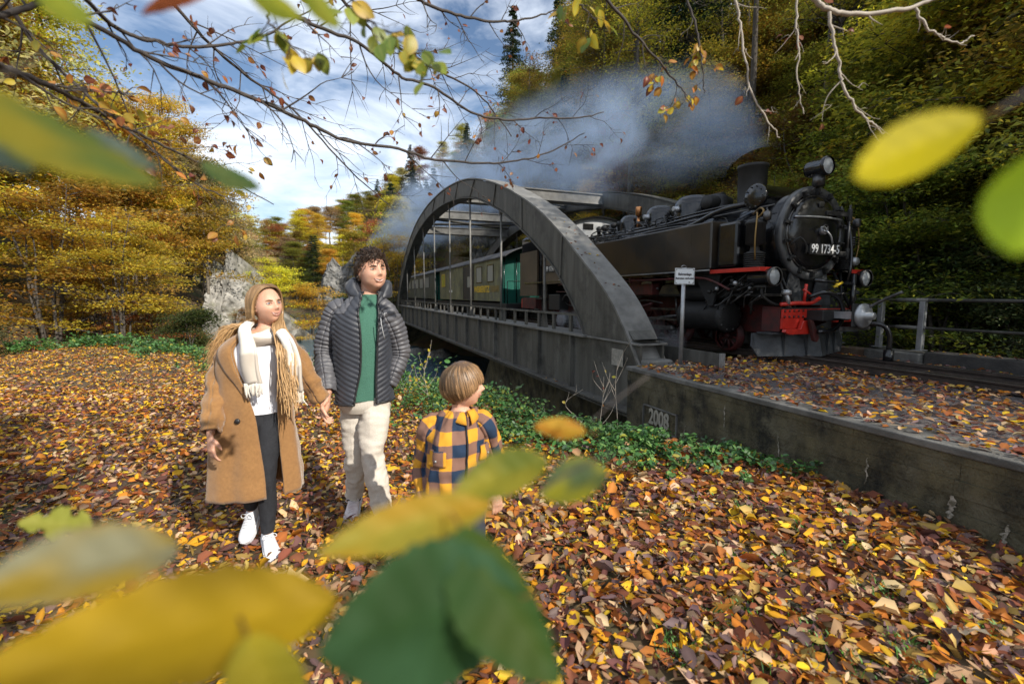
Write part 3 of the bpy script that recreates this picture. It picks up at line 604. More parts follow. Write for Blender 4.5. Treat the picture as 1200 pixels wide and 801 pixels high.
def tree_data(name,seed,h,cr0,rad,nl,nspray,leaf,pal,flat=.45,spray=.55,lean=0,trunk=.16,stems=1,bare=0,thick=.16,lf=None):
    rg=np.random.default_rng(seed); mb=MB(); tips=[]
    for s in range(stems):
        a0=rg.uniform(0,6.28); top=np.array([math.cos(a0)*rad*.35*(stems>1)+lean*h,math.sin(a0)*rad*.35*(stems>1),h*rg.uniform(.86,1)])
        path=cr([(math.cos(a0)*.15*(stems>1),math.sin(a0)*.15*(stems>1),-.4),(top[0]*.3+rg.normal(0,.12),top[1]*.3+rg.normal(0,.12),h*.33),(top[0]*.65+rg.normal(0,.15),top[1]*.65+rg.normal(0,.15),h*.66),top],12)
        tr=trunk*(1 if s==0 else .7); mb.tube(path,np.linspace(tr,tr*.12,12),7)
        nl_=max(3,nl//stems)
        for k in range(nl_):
            f=rg.uniform(cr0,1)**.85; p0=np.array([np.interp(f*11,range(12),path[:,i]) for i in range(3)]); a=rg.uniform(0,2*PI); ln=rad*(1-.72*((f-cr0)/(1-cr0+1e-6))**1.6)*rg.uniform(.55,1.1)
            up=rg.uniform(.05,.45)*ln; p1=p0+np.array([math.cos(a)*ln*.5,math.sin(a)*ln*.5,up*.7]); p2=p0+np.array([math.cos(a+.2)*ln,math.sin(a+.2)*ln,up*rg.uniform(.2,1.1)])
            br=cr([p0,p1,p2],6); r0=max(.012,tr*(1-f*.8)*.35); mb.tube(br,np.linspace(r0,.006,6),4,caps=False)
            for q in range(4):
                b0=br[rg.integers(1,6)]; an=rg.uniform(0,6.28); l2=ln*rg.uniform(.15,.4); e2=b0+np.array([math.cos(an)*l2,math.sin(an)*l2,rg.uniform(-.1,.35)*l2]); mb.tube([b0,(b0+e2)/2+rg.normal(0,.03,3),e2],[.009,.007,.003],3,caps=False); tips.append(e2)
            tips.append(br[-1]); tips.append(br[3]); tips.append(br[4])
    wood=mb; tips=np.array(tips)
    c=tips[rg.integers(0,len(tips),nspray)]+rg.normal(0,.18*spray,(nspray,3)); k=lf or 14; n=nspray*k
    P=np.repeat(c,k,0)+np.stack([rg.normal(0,spray,n),rg.normal(0,spray,n),rg.normal(0,spray*thick,n)],1)
    sc=np.repeat(palette(nspray,[3,3,2,2,1.5,1],rg,pal),k,0); col=np.clip(.65*sc+.35*palette(n,[3,3,2,2,1.5,1],rg,pal),0,1)
    V,Fa,C=quads(P,rg.uniform(leaf*.6,leaf*1.25,n),col,rg,flat)
    return wood,(V,Fa,C)
def conifer_data(seed,h,rad,n,leaf,pal=DKG,open_=.12):
    rg=np.random.default_rng(seed); mb=MB(); mb.tube([(0,0,-.5),(0.05,0,h*.5),(0,0,h)],[h*.014,h*.009,.02],7); Ps=[]
    tiers=int(h*2.2)
    for i in range(tiers):
        z=h*(open_+(1-open_)*(i+.5)/tiers); r=rad*(1-(z/h-open_)/(1-open_))**.8+.15
        for j in range(6):
            a=rg.uniform(0,6.28); ln=r*rg.uniform(.65,1.1); mb.tube([(0,0,z),(math.cos(a)*ln*.5,math.sin(a)*ln*.5,z+.08*ln),(math.cos(a)*ln,math.sin(a)*ln,z-.12*ln)],[.02,.013,.005],3,caps=False)
            k=int(n/tiers/6); u=rg.random(k)**.7; w=rg.normal(0,.13*ln+.04,k)*(.35+u)
            Ps.append(np.stack([math.cos(a)*ln*u-math.sin(a)*w,math.sin(a)*ln*u+math.cos(a)*w,z+.1*ln*u-.22*ln*u*u-np.abs(rg.normal(0,.07,k))],1))
    P=np.vstack(Ps); m=len(P); V,Fa,C=scatter_leaves(P,rg.uniform(leaf*.6,leaf*1.3,m),palette(m,[3,3,2,2,1.5,1],rg,pal),rg,False,.7,.2); return mb,(V,Fa,C)
PROTO={}
def reg(key,wood,lv,bark=None):
    PROTO[key]=(wood.data('trunk',bark or m_bark),bigmesh('crown',lv[0],lv[1],m_fol,lv[2]))
KIND={('mast',0):'high stemmed olive tree',('mast',1):'high stemmed amber tree',('mast',2):'high stemmed green tree',('tall',0):'tall golden leaved tree',('tall',1):'tall olive leaved tree',('tall',2):'tall green leaved tree',('slope',0):'olive yellow shrub',('slope',1):'green shrub',('slope',2):'yellow green shrub',('bushG',0):'dark green bush',('bushG',1):'blue green bush',('bushO',0):'russet bush',('bushY',0):'golden bush',('bushY',1):'bright yellow bush',('bushY',2):'amber yellow bush',('pale',0):'pale tan tree',('pale',1):'orange brown tree',('pale',2):'pale yellow tree',('thin',0):'nearly bare pale tree',('thin',1):'nearly bare dark tree',('conifer',0):'slim conifer',('conifer',1):'dark conifer',('conifer',2):'broad conifer'}
COLS=[(120,'at the left picture edge'),(230,'left of the pale cliff'),(285,'above the pale cliff'),(340,'above the woman'),(400,'between the couple\'s heads'),(450,'above the man'),(500,'over the left arch foot'),(560,'behind the arch\'s left half'),(620,'behind the arch crown'),(680,'behind the arch\'s right half'),(735,'above the engine cab'),(790,'above the steam dome'),(850,'left of the chimney'),(905,'right of the chimney'),(960,'behind the smokebox'),(1020,'behind the top headlamp'),(1080,'behind the first railing posts'),(1140,'behind the middle of the railing'),(1215,'at the right picture edge')]
def where(key,x,y,z,h,place):
    px,py=px_of((x,y,z+h*.5))
    if not -60<px<1260: return KIND[key]+' '+place+', beyond the picture'
    col=next((c for q,c in COLS if px<q),'past the right edge'); hh='low' if py>300 else 'halfway up' if py>190 else 'high up' if py>80 else 'topmost'
    return KIND[key]+' '+hh+' '+place+' '+col
def plant(key,x,y,s,lab,cat,grp,name,rot=None,sink=0,sz=None,z=None):
    if grp: lab=where(key,x,y,float(gh(x,y)),{'tall':11,'pale':10,'thin':9,'conifer':13}.get(key[0],3)*s,{'trees on the left':'on the left slope','pale trees behind':'behind the thicket','trees far up':'in the far valley','trees on the slope':'on the far slope','bushes on the far':'on the far bank','shrubs on the slope':'on the railway slope','tall trees on the':'on the railway slope'}.get(next((k for k in ('trees on the left','pale trees behind','trees far up','trees on the slope','bushes on the far','shrubs on the slope','tall trees on the') if grp.startswith(k)),''),'beside the track'))
    if grp and grp!='shade trees beside the track':
        zz=float(gh(x,y)); q=px_of((x,y,zz+3))
        if not(-170<q[0]<1370) or q[1]<-150: return None
    w,l=PROTO[key]; e=empty(name,(x,y,(float(gh(x,y)) if z is None else z)-sink),rt.uniform(0,6.28) if rot is None else rot,lab,cat,grp)
    e.scale=(s,s,s if sz is None else sz); link('trunk',w,e); link('crown',l,e); return e
rt=np.random.default_rng(21)
for i in range(3):
    reg(('bushY',i),*tree_data('b',30+i,4.6,.05,2.6,44,880,.060,YEL,.38,.28,trunk=.06,stems=7,thick=.16,lf=14))
    reg(('tall',i),*tree_data('t',40+i,11,.22,3.0,56,1400,.066,[YEL,OLV,OLG][i],.5,.42,trunk=.17,lf=14))
    reg(('slope',i),*tree_data('s',50+i,5.2,.10,2.2,36,1100,.055,[OLV,OLG,YEL2][i],.4,.33,trunk=.07,stems=3,lf=13))
    reg(('pale',i),*tree_data('p',60+i,10,.3,2.8,40,900,.10,[PALE,ORG,YEL][i],.6,.5,trunk=.14,lf=11),bark=m_barkp)
    reg(('conifer',i),*conifer_data(70+i,13,2.4+.3*i,11000,.11))
reg(('bushO',0),*tree_data('b',35,4.2,.05,2.4,40,800,.065,ORG,.4,.32,trunk=.06,stems=6,lf=14))
reg(('bushG',0),*tree_data('b',36,2.6,.02,1.7,34,700,.06,GRN,.5,.28,trunk=.05,stems=5,thick=.5,lf=14))
reg(('bushG',1),*tree_data('b',37,2.4,.02,1.6,34,640,.055,np.array([[.09,.15,.06],[.13,.19,.09],[.07,.12,.05],[.16,.22,.10],[.2,.2,.05],[.08,.13,.07]]),.5,.26,trunk=.04,stems=5,thick=.5,lf=14))
for i in range(3): reg(('mast',i),*tree_data('m',85+i,14,.42,2.6,44,420,.065,[OLV,YEL2,OLG][i],.5,.34,trunk=.16,lf=13))
reg(('thin',0),*tree_data('n',80,9,.35,2.4,34,60,.08,ORG,.6,.3,trunk=.10,lf=8),bark=m_barkp)
reg(('thin',1),*tree_data('n',81,10,.3,2.6,44,40,.07,YEL,.6,.3,trunk=.12,lf=8))
# --- yellow bushes at the end of the path
for i,(x,y,k,s,lab) in enumerate([(-18.6,14.8,('bushY',0),1.15,'tall yellow leaved bush at the left edge of the path end'),(-16.0,15.8,('bushY',1),1.2,'broad golden bush in the middle of the thicket behind the path'),(-13.6,15.8,('bushY',2),1.0,'yellow and orange bush with layered sprays right of the thicket'),(-13.6,17.0,('bushO',0),.62,'orange brown bush at the right end of the thicket'),(-21.0,17.5,('bushY',1),1.5,'high yellow bush rising behind the left edge of the thicket'),(-17.3,19.4,('bushY',2),1.45,'high golden bush behind the middle of the thicket'),(-18.8,22.0,('bushO',0),1.15,'tall orange leaved bush behind the thicket'),(-24,21,('bushY',0),1.7,'tallest yellow bush far left behind the thicket'),(-10.6,14.9,('bushG',0),.62,'dark green shrub at the right foot of the yellow thicket'),(-12.6,17.9,('bushG',0),.62,'green shrub between the thicket and the pale cliff'),(-15.6,13.4,('bushG',1),.45,'low blue green bramble at the left edge of the path end')]):
    plant(k,x,y,s,lab,'bush',None,'bush')
# --- tall trees on the left side
k=0
for i in range(44):
    y=rt.uniform(17,46); xb=np.interp(y,[0,8,15,20,35,60],[-34,-25,-17,-16.5,-21,-36]); x=xb-rt.uniform(2.5,17)
    if x>-y*.62-1 and x>-y*.45: continue
    key=[('tall',0),('tall',0),('pale',2),('mast',1),('thin',0),('pale',0),('pale',2)][rt.integers(0,7)]
    plant(key,x,y,rt.uniform(.95,1.45),'autumn tree in the yellow wood on the left valley side','tree','trees on the left valley side','broadleaf_tree')
for x,y,s in ((-20.5,25,1.2),(-22.5,28,1.3),(-20.5,31,1.1),(-26,22,1.4),(-24,36,1.3),(-26,40,1.4)):
    plant(('pale',2 if s<1.25 else 0),x,y,s*.9,'pale orange tree standing behind the yellow thicket','tree','pale trees behind the thicket','broadleaf_tree')
# --- far trees in the valley
for i in range(120):
    y=rt.uniform(42,84); x=y*rt.uniform(-.72,-.22)
    if segdist(np.array([x]),np.array([y]),RIV)[0][0]<6.5: continue
    key=[('pale',0),('pale',1),('pale',2),('pale',0),('tall',2),('conifer',0),('thin',0)][rt.integers(0,7)]
    plant(key,x,y,rt.uniform(.8,1.15),'distant autumn tree far up the river valley','tree','trees far up the valley','broadleaf_tree' if key[0]!='conifer' else 'conifer_tree')
for i in range(110):
    y=rt.uniform(38,110); x=-.14*y+rt.uniform(-.20,.30)*y
    d,t=dtn(x,y)
    if d<10.5 and y<70: continue
    key=[('pale',0),('pale',1),('conifer',1),('tall',1),('thin',0),('thin',1),('tall',2)][rt.integers(0,7)]
    plant(key,x,y,rt.uniform(.7,1.0),'hazy autumn tree on the far right slope behind the smoke','tree','trees on the slope behind the smoke','broadleaf_tree' if key[0]!='conifer' else 'conifer_tree')
# --- bushes across the river below the distant trees
for x,y,s,k,lab in ((-16.5,37,1.15,('bushY',1),'round yellow green tree across the river right of the cliff'),(-11.5,36.5,1.7,('bushG',0),'dark green bush across the river behind the man'),(-13.6,40,1.6,('bushG',0),'rounded green bush across the river left of the man'),(-8.6,33,1.0,('bushG',0),'small dark bush at the far bridge end'),(-17.3,31,.7,('bushO',0),'low russet bush at the cliff foot by the river'),(-19,36,1.3,('bushY',0),'yellow tree at the right foot of the pale cliff'),(-10.5,42,1.5,('bushY',2),'yellow tree behind the left end of the bridge')):
    plant(k,x,y,s,lab,'bush',None,'bush')
for i in range(26):
    y=rt.uniform(34,60); x=-.38*y+rt.uniform(-5,9)
    if segdist(np.array([x]),np.array([y]),RIV)[0][0]<5.0 or dtn(x,y)[0]>-1.5: continue
    plant([('bushO',0),('bushG',0),('bushY',2),('bushG',1)][i%4],x,y,rt.uniform(.7,1.2),'mixed bush on the far river bank','bush','bushes on the far river bank','bush')
# --- the wooded slope on the right
def slope_pos(t,r): 
    base=np.interp(t,[-30,4,12,24,40,80],[9.1,9.1,11.0,11.5,10,9]); p=TR(base+r,t,0); return p.x,p.y
n=0
for i in range(300):
    t=rt.uniform(2.5,42)**1.0; r=.7+17*rt.random()**1.25
    if i<60: t=rt.uniform(2.5,12); r=rt.uniform(.5,3.2)
    x,y=slope_pos(t,r)
    if r<3.0: key=[('bushG',1),('bushG',0),('slope',1),('bushG',1)][rt.integers(0,4)]; s=rt.uniform(.5,.85)
    else: key=[('slope',0),('slope',1),('slope',2),('bushO',0),('bushY',0),('slope',0)][rt.integers(0,6)]; s=rt.uniform(.75,1.25)
    plant(key,x,y,s,'leafy shrub on the shaded wooded slope behind the railway','shrub','shrubs on the slope behind the railway','shrub'); n+=1
for i in range(34):
    t=rt.uniform(5,34); r=rt.uniform(2.0,9); x,y=slope_pos(t,r)
    plant(('mast',i%3),x,y,rt.uniform(.8,1.15),'','tree','tall trees on the slope behind the railway','broadleaf_tree')
for i in range(44):
    t=rt.uniform(8,50); r=rt.uniform(6,22); x,y=slope_pos(t,r)
    key=[('tall',1),('tall',2),('tall',1),('thin',1),('thin',0),('tall',0),('tall',2),('conifer',2)][rt.integers(0,8)]
    plant(key,x,y,rt.uniform(.85,1.25),'tall tree standing on the wooded slope behind the railway','tree','tall trees on the slope behind the railway','broadleaf_tree' if key[0]!='conifer' else 'conifer_tree')
# skyline conifers
def plantd(key,px,py,Y,s,lab):
    p=at(px,py,Y); plant(key,p.x,Y,s,lab,'tree',None,'conifer_tree',z=p.z)
plantd(('conifer',0),601,150,55,1.02,'dark conifer standing free against the sky left of the smoke')
plantd(('conifer',1),655,125,52,.95,'second dark conifer on the skyline right of the free standing one')
plantd(('conifer',2),690,120,50,.9,'conifer on the skyline touching the dark wooded slope')
# --- pale cliffs across the river
def cliff(name,px,py,Y,w,hh,seed,lab,m=m_rock,dep=1.6):
    """a craggy rock face: columns of different height with broken ledges"""
    p=at(px,py,Y); rg=np.random.default_rng(seed); nx,nz_=64,46; G=[]
    cuts=np.sort(rg.uniform(0,1,9)); tops=rg.uniform(.45,1,10)*np.array([.6,.8,.95,1,1,.95,.9,.8,.65,.5]); outs=rg.uniform(-.5,.5,10)
    for j in range(nz_):
        row=[]
        for i in range(nx):
            u=i/(nx-1); k=int(np.searchsorted(cuts,u)); top=hh*tops[k]*(1+.12*math.sin(u*23+seed)); v=j/(nz_-1); z=v*top-.6
            led=.35*math.floor(v*5+rg.random()*.0+k*.37)/5*dep
            n1=mnoise.noise(Vector((u*w*1.1+seed,z*.8,0)))*.55+mnoise.noise(Vector((u*w*3.1,z*2.6,seed)))*.28+mnoise.noise(Vector((u*w*7,z*7,seed)))*.12
            y=led+outs[k]*.7+n1*dep*.6+ (abs(u-.5)*2)**3*dep*2+v*v*dep*.9
            row.append(((u-.5)*w+.12*math.sin(z*3+k),y,z))
        G.append(row)
    mb=MB(); mb.grid(G,smooth=False); G=np.array(G); back=np.stack([G[-1],G[-1]+np.array([0,dep*2.5,-1.5])]); mb.grid(back,smooth=False); o=link(name,mb.data(name,m),loc=p-Vector((0,0,hh*.5))); tagp(o,lab,'cliff'); return o
cliff('rock_cliff',243,330,30,3.8,7.6,1,'pale jagged limestone cliff rising above the river behind the woman')
cliff('rock_cliff',276,365,29,3.2,4.6,2,'lower pale rock slabs leaning at the foot of the tall cliff')
cliff('rock_cliff',412,318,60,13,7.5,3,'grey rock face half hidden by smoke left of the bridge',m=mat('grey_rock',(.09,.09,.085),.9,col2=(.24,.235,.22),scale=1.2,detail=9,bump=.9,bscale=4))
cliff('rock_cliff',575,305,36,10,8,6,'dark rocky outcrop on the slope seen through the bridge arch',m=mat('dark_rock',(.05,.05,.045),.9,col2=(.16,.155,.14),scale=1.5,detail=8,bump=.8,bscale=4))

# trees standing just out of the frame on the right and behind the camera: they shade the engine and the path
for x_,t_,s_,k_ in ((10.2,-1.5,1.0,('tall',1)),(11.4,-4.5,1.15,('thin',1)),(10.0,-6.5,1.1,('tall',1)),(9.9,1.8,.8,('tall',1))):
    p=TR(x_,t_,0); plant(k_,p.x,p.y,s_,'tree on the slope foot shading the track','tree','shade trees beside the track','broadleaf_tree')
reg(('young',0),*tree_data('y',90,8.6,.45,1.0,34,620,.075,YEL,.5,.25,trunk=.07,lf=12))  # unseen trees; narrow crown shaped so the shade misses the people
plant(('young',0),1.8,-3.2,1.0,'young slender tree behind the viewer shading the left of the path','tree',None,'broadleaf_tree')
plant(('young',0),5.2,-7.0,1.25,'second young tree behind the viewer shading the far path','tree',None,'broadleaf_tree')
plant(('young',0),1.0,-3.4,.9,'third young tree behind the viewer shading the path edge','tree',None,'broadleaf_tree')

for i in range(120):
    y=rt.uniform(83,112); x=y*rt.uniform(-.80,-.24)
    if segdist(np.array([x]),np.array([y]),RIV)[0][0]<6: continue
    plant([('pale',2),('pale',0),('pale',1),('tall',0),('tall',2),('thin',0)][i%6],x,y,rt.uniform(.75,1.05),'','tree','trees far up the valley','broadleaf_tree')
# ============================================================ steam locomotive (local frame: x across, y rearward, z above the rail)
m_blk=mat('engine_black',(.005,.005,.006),.20,col2=(.012,.012,.013),scale=3,detail=8,lo=.4,hi=.75,bump=.08,bscale=30,coat=.25)
m_soot=mat('sooty_black',(.008,.008,.008),.6,col2=(.018,.017,.016),scale=6,detail=8,bump=.2)
m_tank=mat('grimy_tank',(.012,.011,.010),.36,col2=(.046,.028,.011),scale=.8,detail=7,lo=.4,hi=.7,bump=.05,bscale=12,coat=.2)
m_red=mat('engine_red',(.55,.025,.012),.4,col2=(.40,.018,.010),scale=4,coat=.2)
m_dred=mat('grimy_and_shaded_red',(.10,.010,.008),.6,col2=(.03,.012,.010),scale=5,detail=8)
m_steel=mat('oily_steel',(.05,.05,.052),.4,metal=.8,col2=(.16,.155,.15),scale=7)
m_brass=mat('copper_whistle',(.60,.28,.12),.35,metal=1)
m_dbrass=mat('dull_brass',(.25,.16,.06),.45,metal=.8)
m_glass=mat('lamp_glass',(.35,.37,.38),.12,spec=.8,coat=.5)
m_plow=mat('plough_grey',(.022,.024,.027),.5,col2=(.07,.075,.08),scale=4,detail=8,bump=.1)
m_white=mat('white_paint',(.75,.75,.73),.5)
m_cab=mat('cab_grey_front',(.30,.31,.31),.5,col2=(.42,.43,.43),scale=3)
m_cabs=mat('cab_brown_side',(.055,.040,.026),.5,col2=(.11,.08,.05),scale=1.5,detail=7)
m_lblue=mat('window_glass',(.02,.025,.03),.05,spec=.9)
LO=Thing('steam_locomotive',(6.9,4.9,.62),'black narrow gauge steam locomotive with red buffer beam and smoking chimney coming off the bridge','locomotive')
LE=LO.e
def lp(name,mb,m,parent=None,bev=0,label=None,kind=None):
    o=link(name,mb.data(name,m),parent or LE)
    if bev: bevel(o,bev)
    return tagp(o,label,kind=kind)
BZ=1.92
# frame
mb=MB(); mb.prism([(.1,.55),(.25,.95),(9.6,.95),(9.8,.6),(9.6,.42),(.5,.36)],'x',-.36,-.32); lp('frame_plate',mb,m_dred)
mb=MB(); mb.prism([(.1,.55),(.25,.95),(9.6,.95),(9.8,.6),(9.6,.42),(.5,.36)],'x',.32,.36); lp('frame_plate',mb,m_dred)
mb=MB(); mb.bx(-.9,.9,.2,9.5,.96,1.0); lp('under_deck',mb,m_soot)
# wheels
def wheel(r,sx):
    mb=MB(); ang=np.linspace(0,2*PI,29)[:-1]
    mb.lathe([(r*.84,-.05),(r,-.05),(r,.045),(r*1.05,.05),(r*1.05,.07),(r*.84,.07)],(0,0,0),'x',32,caps=False); mb.lathe([(r*.18,-.07),(r*.22,.06)],(0,0,0),'x',14)
    return mb
for sx in (-1,1):
    for y,r in ((1.25,.27),(2.55,.40),(3.5,.40),(4.45,.40),(5.4,.40),(6.35,.40),(8.0,.27)):
        mb=wheel(r,sx); mb.v=[v*np.array([-sx,1,1]) for v in mb.v]; w=link('wheel',mb.data('wheel',m_dred),LE,(sx*.46,y,r))
        for k in range(10):
            a=k*2*PI/10+.2; mb=MB(); mb.tube([(0,math.cos(a)*r*.18,math.sin(a)*r*.18),(0,math.cos(a)*r*.86,math.sin(a)*r*.86)],[.03,.02],5); link('spoke',mb.data('spoke',m_dred),w)
        if r>.3:
            mb=MB(); mb.prism([(math.cos(a)*r*.8,math.sin(a)*r*.8) for a in np.linspace(.5,2.2,8)],'x',-.02*1,.02); link('balance_weight',mb.data('balance_weight',m_dred),w)
    X=sx*.60
    mb=MB(); mb.bx(X-.025,X+.025,2.5,6.4,.27,.35); lp('coupling_rod',mb,m_steel,bev=.01)
    for y in (2.55,3.5,4.45,5.4,6.35):
        mb=MB(); mb.cyl((X-.05*sx,y,.31),(X+.06*sx,y,.31),.07,seg=14); lp('crank_pin',mb,m_steel)
    X2=sx*.70; mb=MB(); mb.tube([(X2,2.1,.60),(X2,4.45,.33)],.035,8); lp('connecting_rod',mb,m_steel)
    mb=MB(); mb.bx(X2-.05,X2+.05,2.05,3.05,.68,.72); mb.bx(X2-.05,X2+.05,2.05,3.05,.48,.52); lp('slide_bars',mb,m_steel)
    mb=MB(); mb.tube([(X2+sx*.06,3.0,1.05),(X2+sx*.06,4.0,.75),(X2+sx*.06,4.5,.42)],.022,6); mb.tube([(X2+sx*.06,2.1,.95),(X2+sx*.06,3.9,1.0)],.02,6); mb.tube([(X2+sx*.05,2.25,.62),(X2+sx*.05,2.3,.95)],.025,6); mb.prism([(3.75,.62),(3.85,.62),(3.95,1.05),(3.8,1.2),(3.7,1.05)],'x',X2+sx*.04,X2+sx*.07); lp('valve_gear',mb,m_steel)
    # cylinder with covers
    mb=MB(); mb.lathe([(.05,.92),(.20,.93),(.27,.96),(.27,1.02),(.25,1.04),(.25,1.86),(.27,1.88),(.27,1.94),(.1,1.97),(.05,2.1)],(sx*.76,0,.62),'y',28); c=lp('cylinder',mb,m_soot)
    mb=MB(); mb.lathe([(.04,.86),(.14,.88),(.15,.95),(.15,1.85),(.13,1.93)],(sx*.76,0,1.02),'y',20); lp('valve_chest',mb,m_soot,c)
    for k in range(10):
        a=k*2*PI/10; mb=MB(); mb.cyl((sx*.76+.225*math.cos(a),.93,.62+.225*math.sin(a)),(sx*.76+.225*math.cos(a),.952,.62+.225*math.sin(a)),.016,seg=6); lp('cover_bolt',mb,m_steel,c)
    mb=MB(); mb.prism([(1.0,.80),(1.9,.80),(1.9,1.3),(1.0,1.3)],'x',sx*.35,sx*.70); lp('steam_chest_casing',mb,m_soot,c,bev=.02)
    # running board and its red edge
    mb=MB(); mb.bx(sx*.62,sx*1.16,.08,9.0,1.345,1.37); lp('running_board',mb,m_blk)
    mb=MB(); mb.bx(sx*1.165,sx*1.19,.08,1.0,1.325,1.385); mb.bx(sx*.80,sx*1.19,.055,.078,1.325,1.385); lp('running_board_edge',mb,m_red,bev=.004)
    mb=MB(); mb.tube(cr([(sx*1.14,.62,1.06),(sx*1.15,.95,1.20),(sx*1.16,1.25,1.265),(sx*1.16,2.0,1.27),(sx*1.16,6.4,1.27)],24),.020,8); lp('red_pipe',mb,m_dred)
    for y in (1.55,3.2,5.0): 
        mb=MB(); mb.bx(sx*1.13,sx*1.185,y-.02,y+.02,1.22,1.345); lp('pipe_bracket',mb,m_dred)
    mb=MB(); mb.prism([(.95,1.34),(1.55,1.34),(1.2,.80),(1.1,.80)],'x',sx*.96,sx*1.0); lp('step_bracket',mb,m_soot)
    for y in (3.2,4.2,5.1):
        mb=MB(); mb.prism([(y-.25,1.34),(y+.25,1.34),(y+.05,1.02),(y-.05,1.02)],'x',sx*1.02,sx*1.05); lp('hanger_bracket',mb,m_dred)
    mb=MB(); mb.bx(sx*.9,sx*1.08,2.6,3.4,.98,1.2); lp('tool_box',mb,m_dred,bev=.01)
    mb=MB(); mb.bx(sx*.8,sx*1.1,6.6,7.3,.55,1.0); lp('ash_box',mb,m_soot,bev=.02)
    # side water tank
    mb=MB(); mb.bx(sx*.70,sx*1.24,.95,6.38,1.395,2.165); tk=lp('side_tank',mb,m_tank if sx<0 else m_blk,bev=.025)
    mb=MB(); mb.bx(sx*1.235,sx*1.248,.95,6.38,1.373,1.393); lp('tank_edge_strip',mb,m_galv,tk)
    for y in np.arange(1.4,6.3,.62):
        mb=MB()
        for z in np.arange(1.45,2.15,.055): mb.sphere((sx*1.243,y,z),(.004,.007,.007),6,4)
        lp('rivet_row',mb,m_tank if sx<0 else m_blk,tk,kind='stuff')
    mb=MB(); mb.lathe([(.18,2.165),(.18,2.20),(.15,2.215),(.02,2.22)],(sx*.97,3.1,0),'z',18); lp('filler_lid',mb,m_blk,tk)
    mb=MB(); mb.bx(sx*.78,sx*1.14,.52,.93,1.41,2.12); lp('sandbox',mb,m_blk,bev=.05)
    # air pump: ribbed stacked cylinders
    X=sx*1.0
    mb=MB(); prof=[(.05,1.39)]
    for k in range(7): z=1.40+k*.032; prof+=[(.145,z),(.145,z+.014),(.118,z+.016),(.118,z+.030)]
    prof+=[(.07,1.64),(.06,1.72),(.135,1.74),(.135,2.02),(.15,2.03),(.15,2.06),(.10,2.10),(.03,2.12)]
    mb.lathe(prof,(X,.32,0),'z',22); pu=lp('air_pump',mb,m_soot)
    mb=MB(); mb.tube(cr([(X,.32,2.1),(X,.2,2.2),(X*.9,.35,2.28),(X*.75,.6,2.24)],12),.016,6); mb.tube(cr([(X+.1*sx,.22,1.5),(X+.14*sx,.2,1.8),(X+.1*sx,.22,2.14),(X+.02*sx,.30,2.2)],12),.012,6); lp('pump_pipe',mb,m_dbrass,pu)
    mb=MB(); mb.lathe([(.03,0),(.055,.02),(.055,.12),(.03,.14)],(X-.02*sx,.15,2.06),'z',12); lp('lubricator',mb,m_steel,pu)
    # handrail along the boiler
    mb=MB(); mb.tube([(sx*.66,.3,BZ+.42),(sx*.66,6.3,BZ+.46)],.014,6); hr=lp('handrail',mb,m_steel)
# near side big grab and steam pipes over the tank
for k,(x,y0,y1,z,dz,r) in enumerate([(-.55,.5,6.2,2.42,.0,.03),(-.45,.9,6.2,2.50,.02,.022),(-.62,1.2,6.2,2.33,0,.018),(-.68,2.0,6.3,2.27,0,.026),(.5,.7,6.2,2.44,0,.03)]):
    P=[(x,y0,z-.25),(x,y0+.2,z),(x-.02,y0+1.5,z+.02),(x,(y0+y1)/2+.4,z-.03),(x+.01,y1-.5,z+.03),(x,y1,z)]
    mb=MB(); mb.tube(cr(P,26),r,7); lp('boiler_pipe',mb,m_blk)
rp=np.random.default_rng(4)
for k in range(22):
    y=rp.uniform(2.4,6.1); x=-rp.uniform(.30,.72); z=2.2+rp.uniform(0,.12); 
    mb=MB(); mb.tube(cr([(x,y,z),(x+rp.normal(0,.06),y+.1,z+rp.uniform(.1,.35)),(x*.7,y+rp.uniform(-.5,.5),z+rp.uniform(.12,.4)),(x*.3,y+rp.uniform(-.2,.6),2.58)],10),rp.uniform(.009,.018),5); lp('fitting_pipe',mb,m_blk)
for k in range(9):
    y=2.8+k*.42; mb=MB(); mb.lathe([(.02,0),(.045,.02),(.045,.06),(.02,.07)],(-.5-.1*(k%2),y,2.38+.05*(k%3)),'z',10); mb.lathe([(.035,-.01),(.035,.01)],(-.5-.1*(k%2),y,2.47+.05*(k%3)),'z',10); lp('valve',mb,m_steel)
# near side platform rail made of hoops on top of the tank
for a,b_ in ((4.9,5.5),(5.5,6.1)):
    mb=MB(); mb.tube(cr([(-1.0,a,2.17),(-1.0,a+.02,2.36),(-1.0,b_-.02,2.40),(-1.0,b_,2.17)],10),.012,5); lp('tank_hoop',mb,m_blk)
# boiler and smokebox
mb=MB(); mb.lathe([(.60,1.5),(.60,6.4)],(0,0,BZ),'y',48,caps=False); bo=lp('boiler',mb,m_blk)
for y in (2.2,3.1,4.05,5.0,5.9):
    mb=MB(); mb.lathe([(.60,y),(.612,y),(.612,y+.06),(.60,y+.06)],(0,0,BZ),'y',48,caps=False); lp('boiler_band',mb,m_steel,bo)
mb=MB(); mb.lathe([(.02,.205),(.62,.205),(.655,.22),(.655,1.52),(.6,1.53)],(0,0,BZ),'y',56); sb=lp('smokebox',mb,m_blk)
mb=MB(); mb.lathe([(.585,.19),(.60,.145),(.70,.145),(.715,.17),(.715,.235),(.655,.25)],(0,0,BZ),'y',64,caps=False); lp('front_ring',mb,mat('ring_worn',(.035,.036,.038),.42,col2=(.085,.088,.09),scale=6,coat=.2),sb)
mb=MB()
prof=[(.001,.02)]+[(.56*math.sin(a),.155-.135*math.cos(a)) for a in np.linspace(.15,PI/2,12)]+[(.585,.165),(.585,.20)]
mb.lathe(prof,(0,0,BZ),'y',56,caps=False); dr=lp('smokebox_door',mb,m_blk)
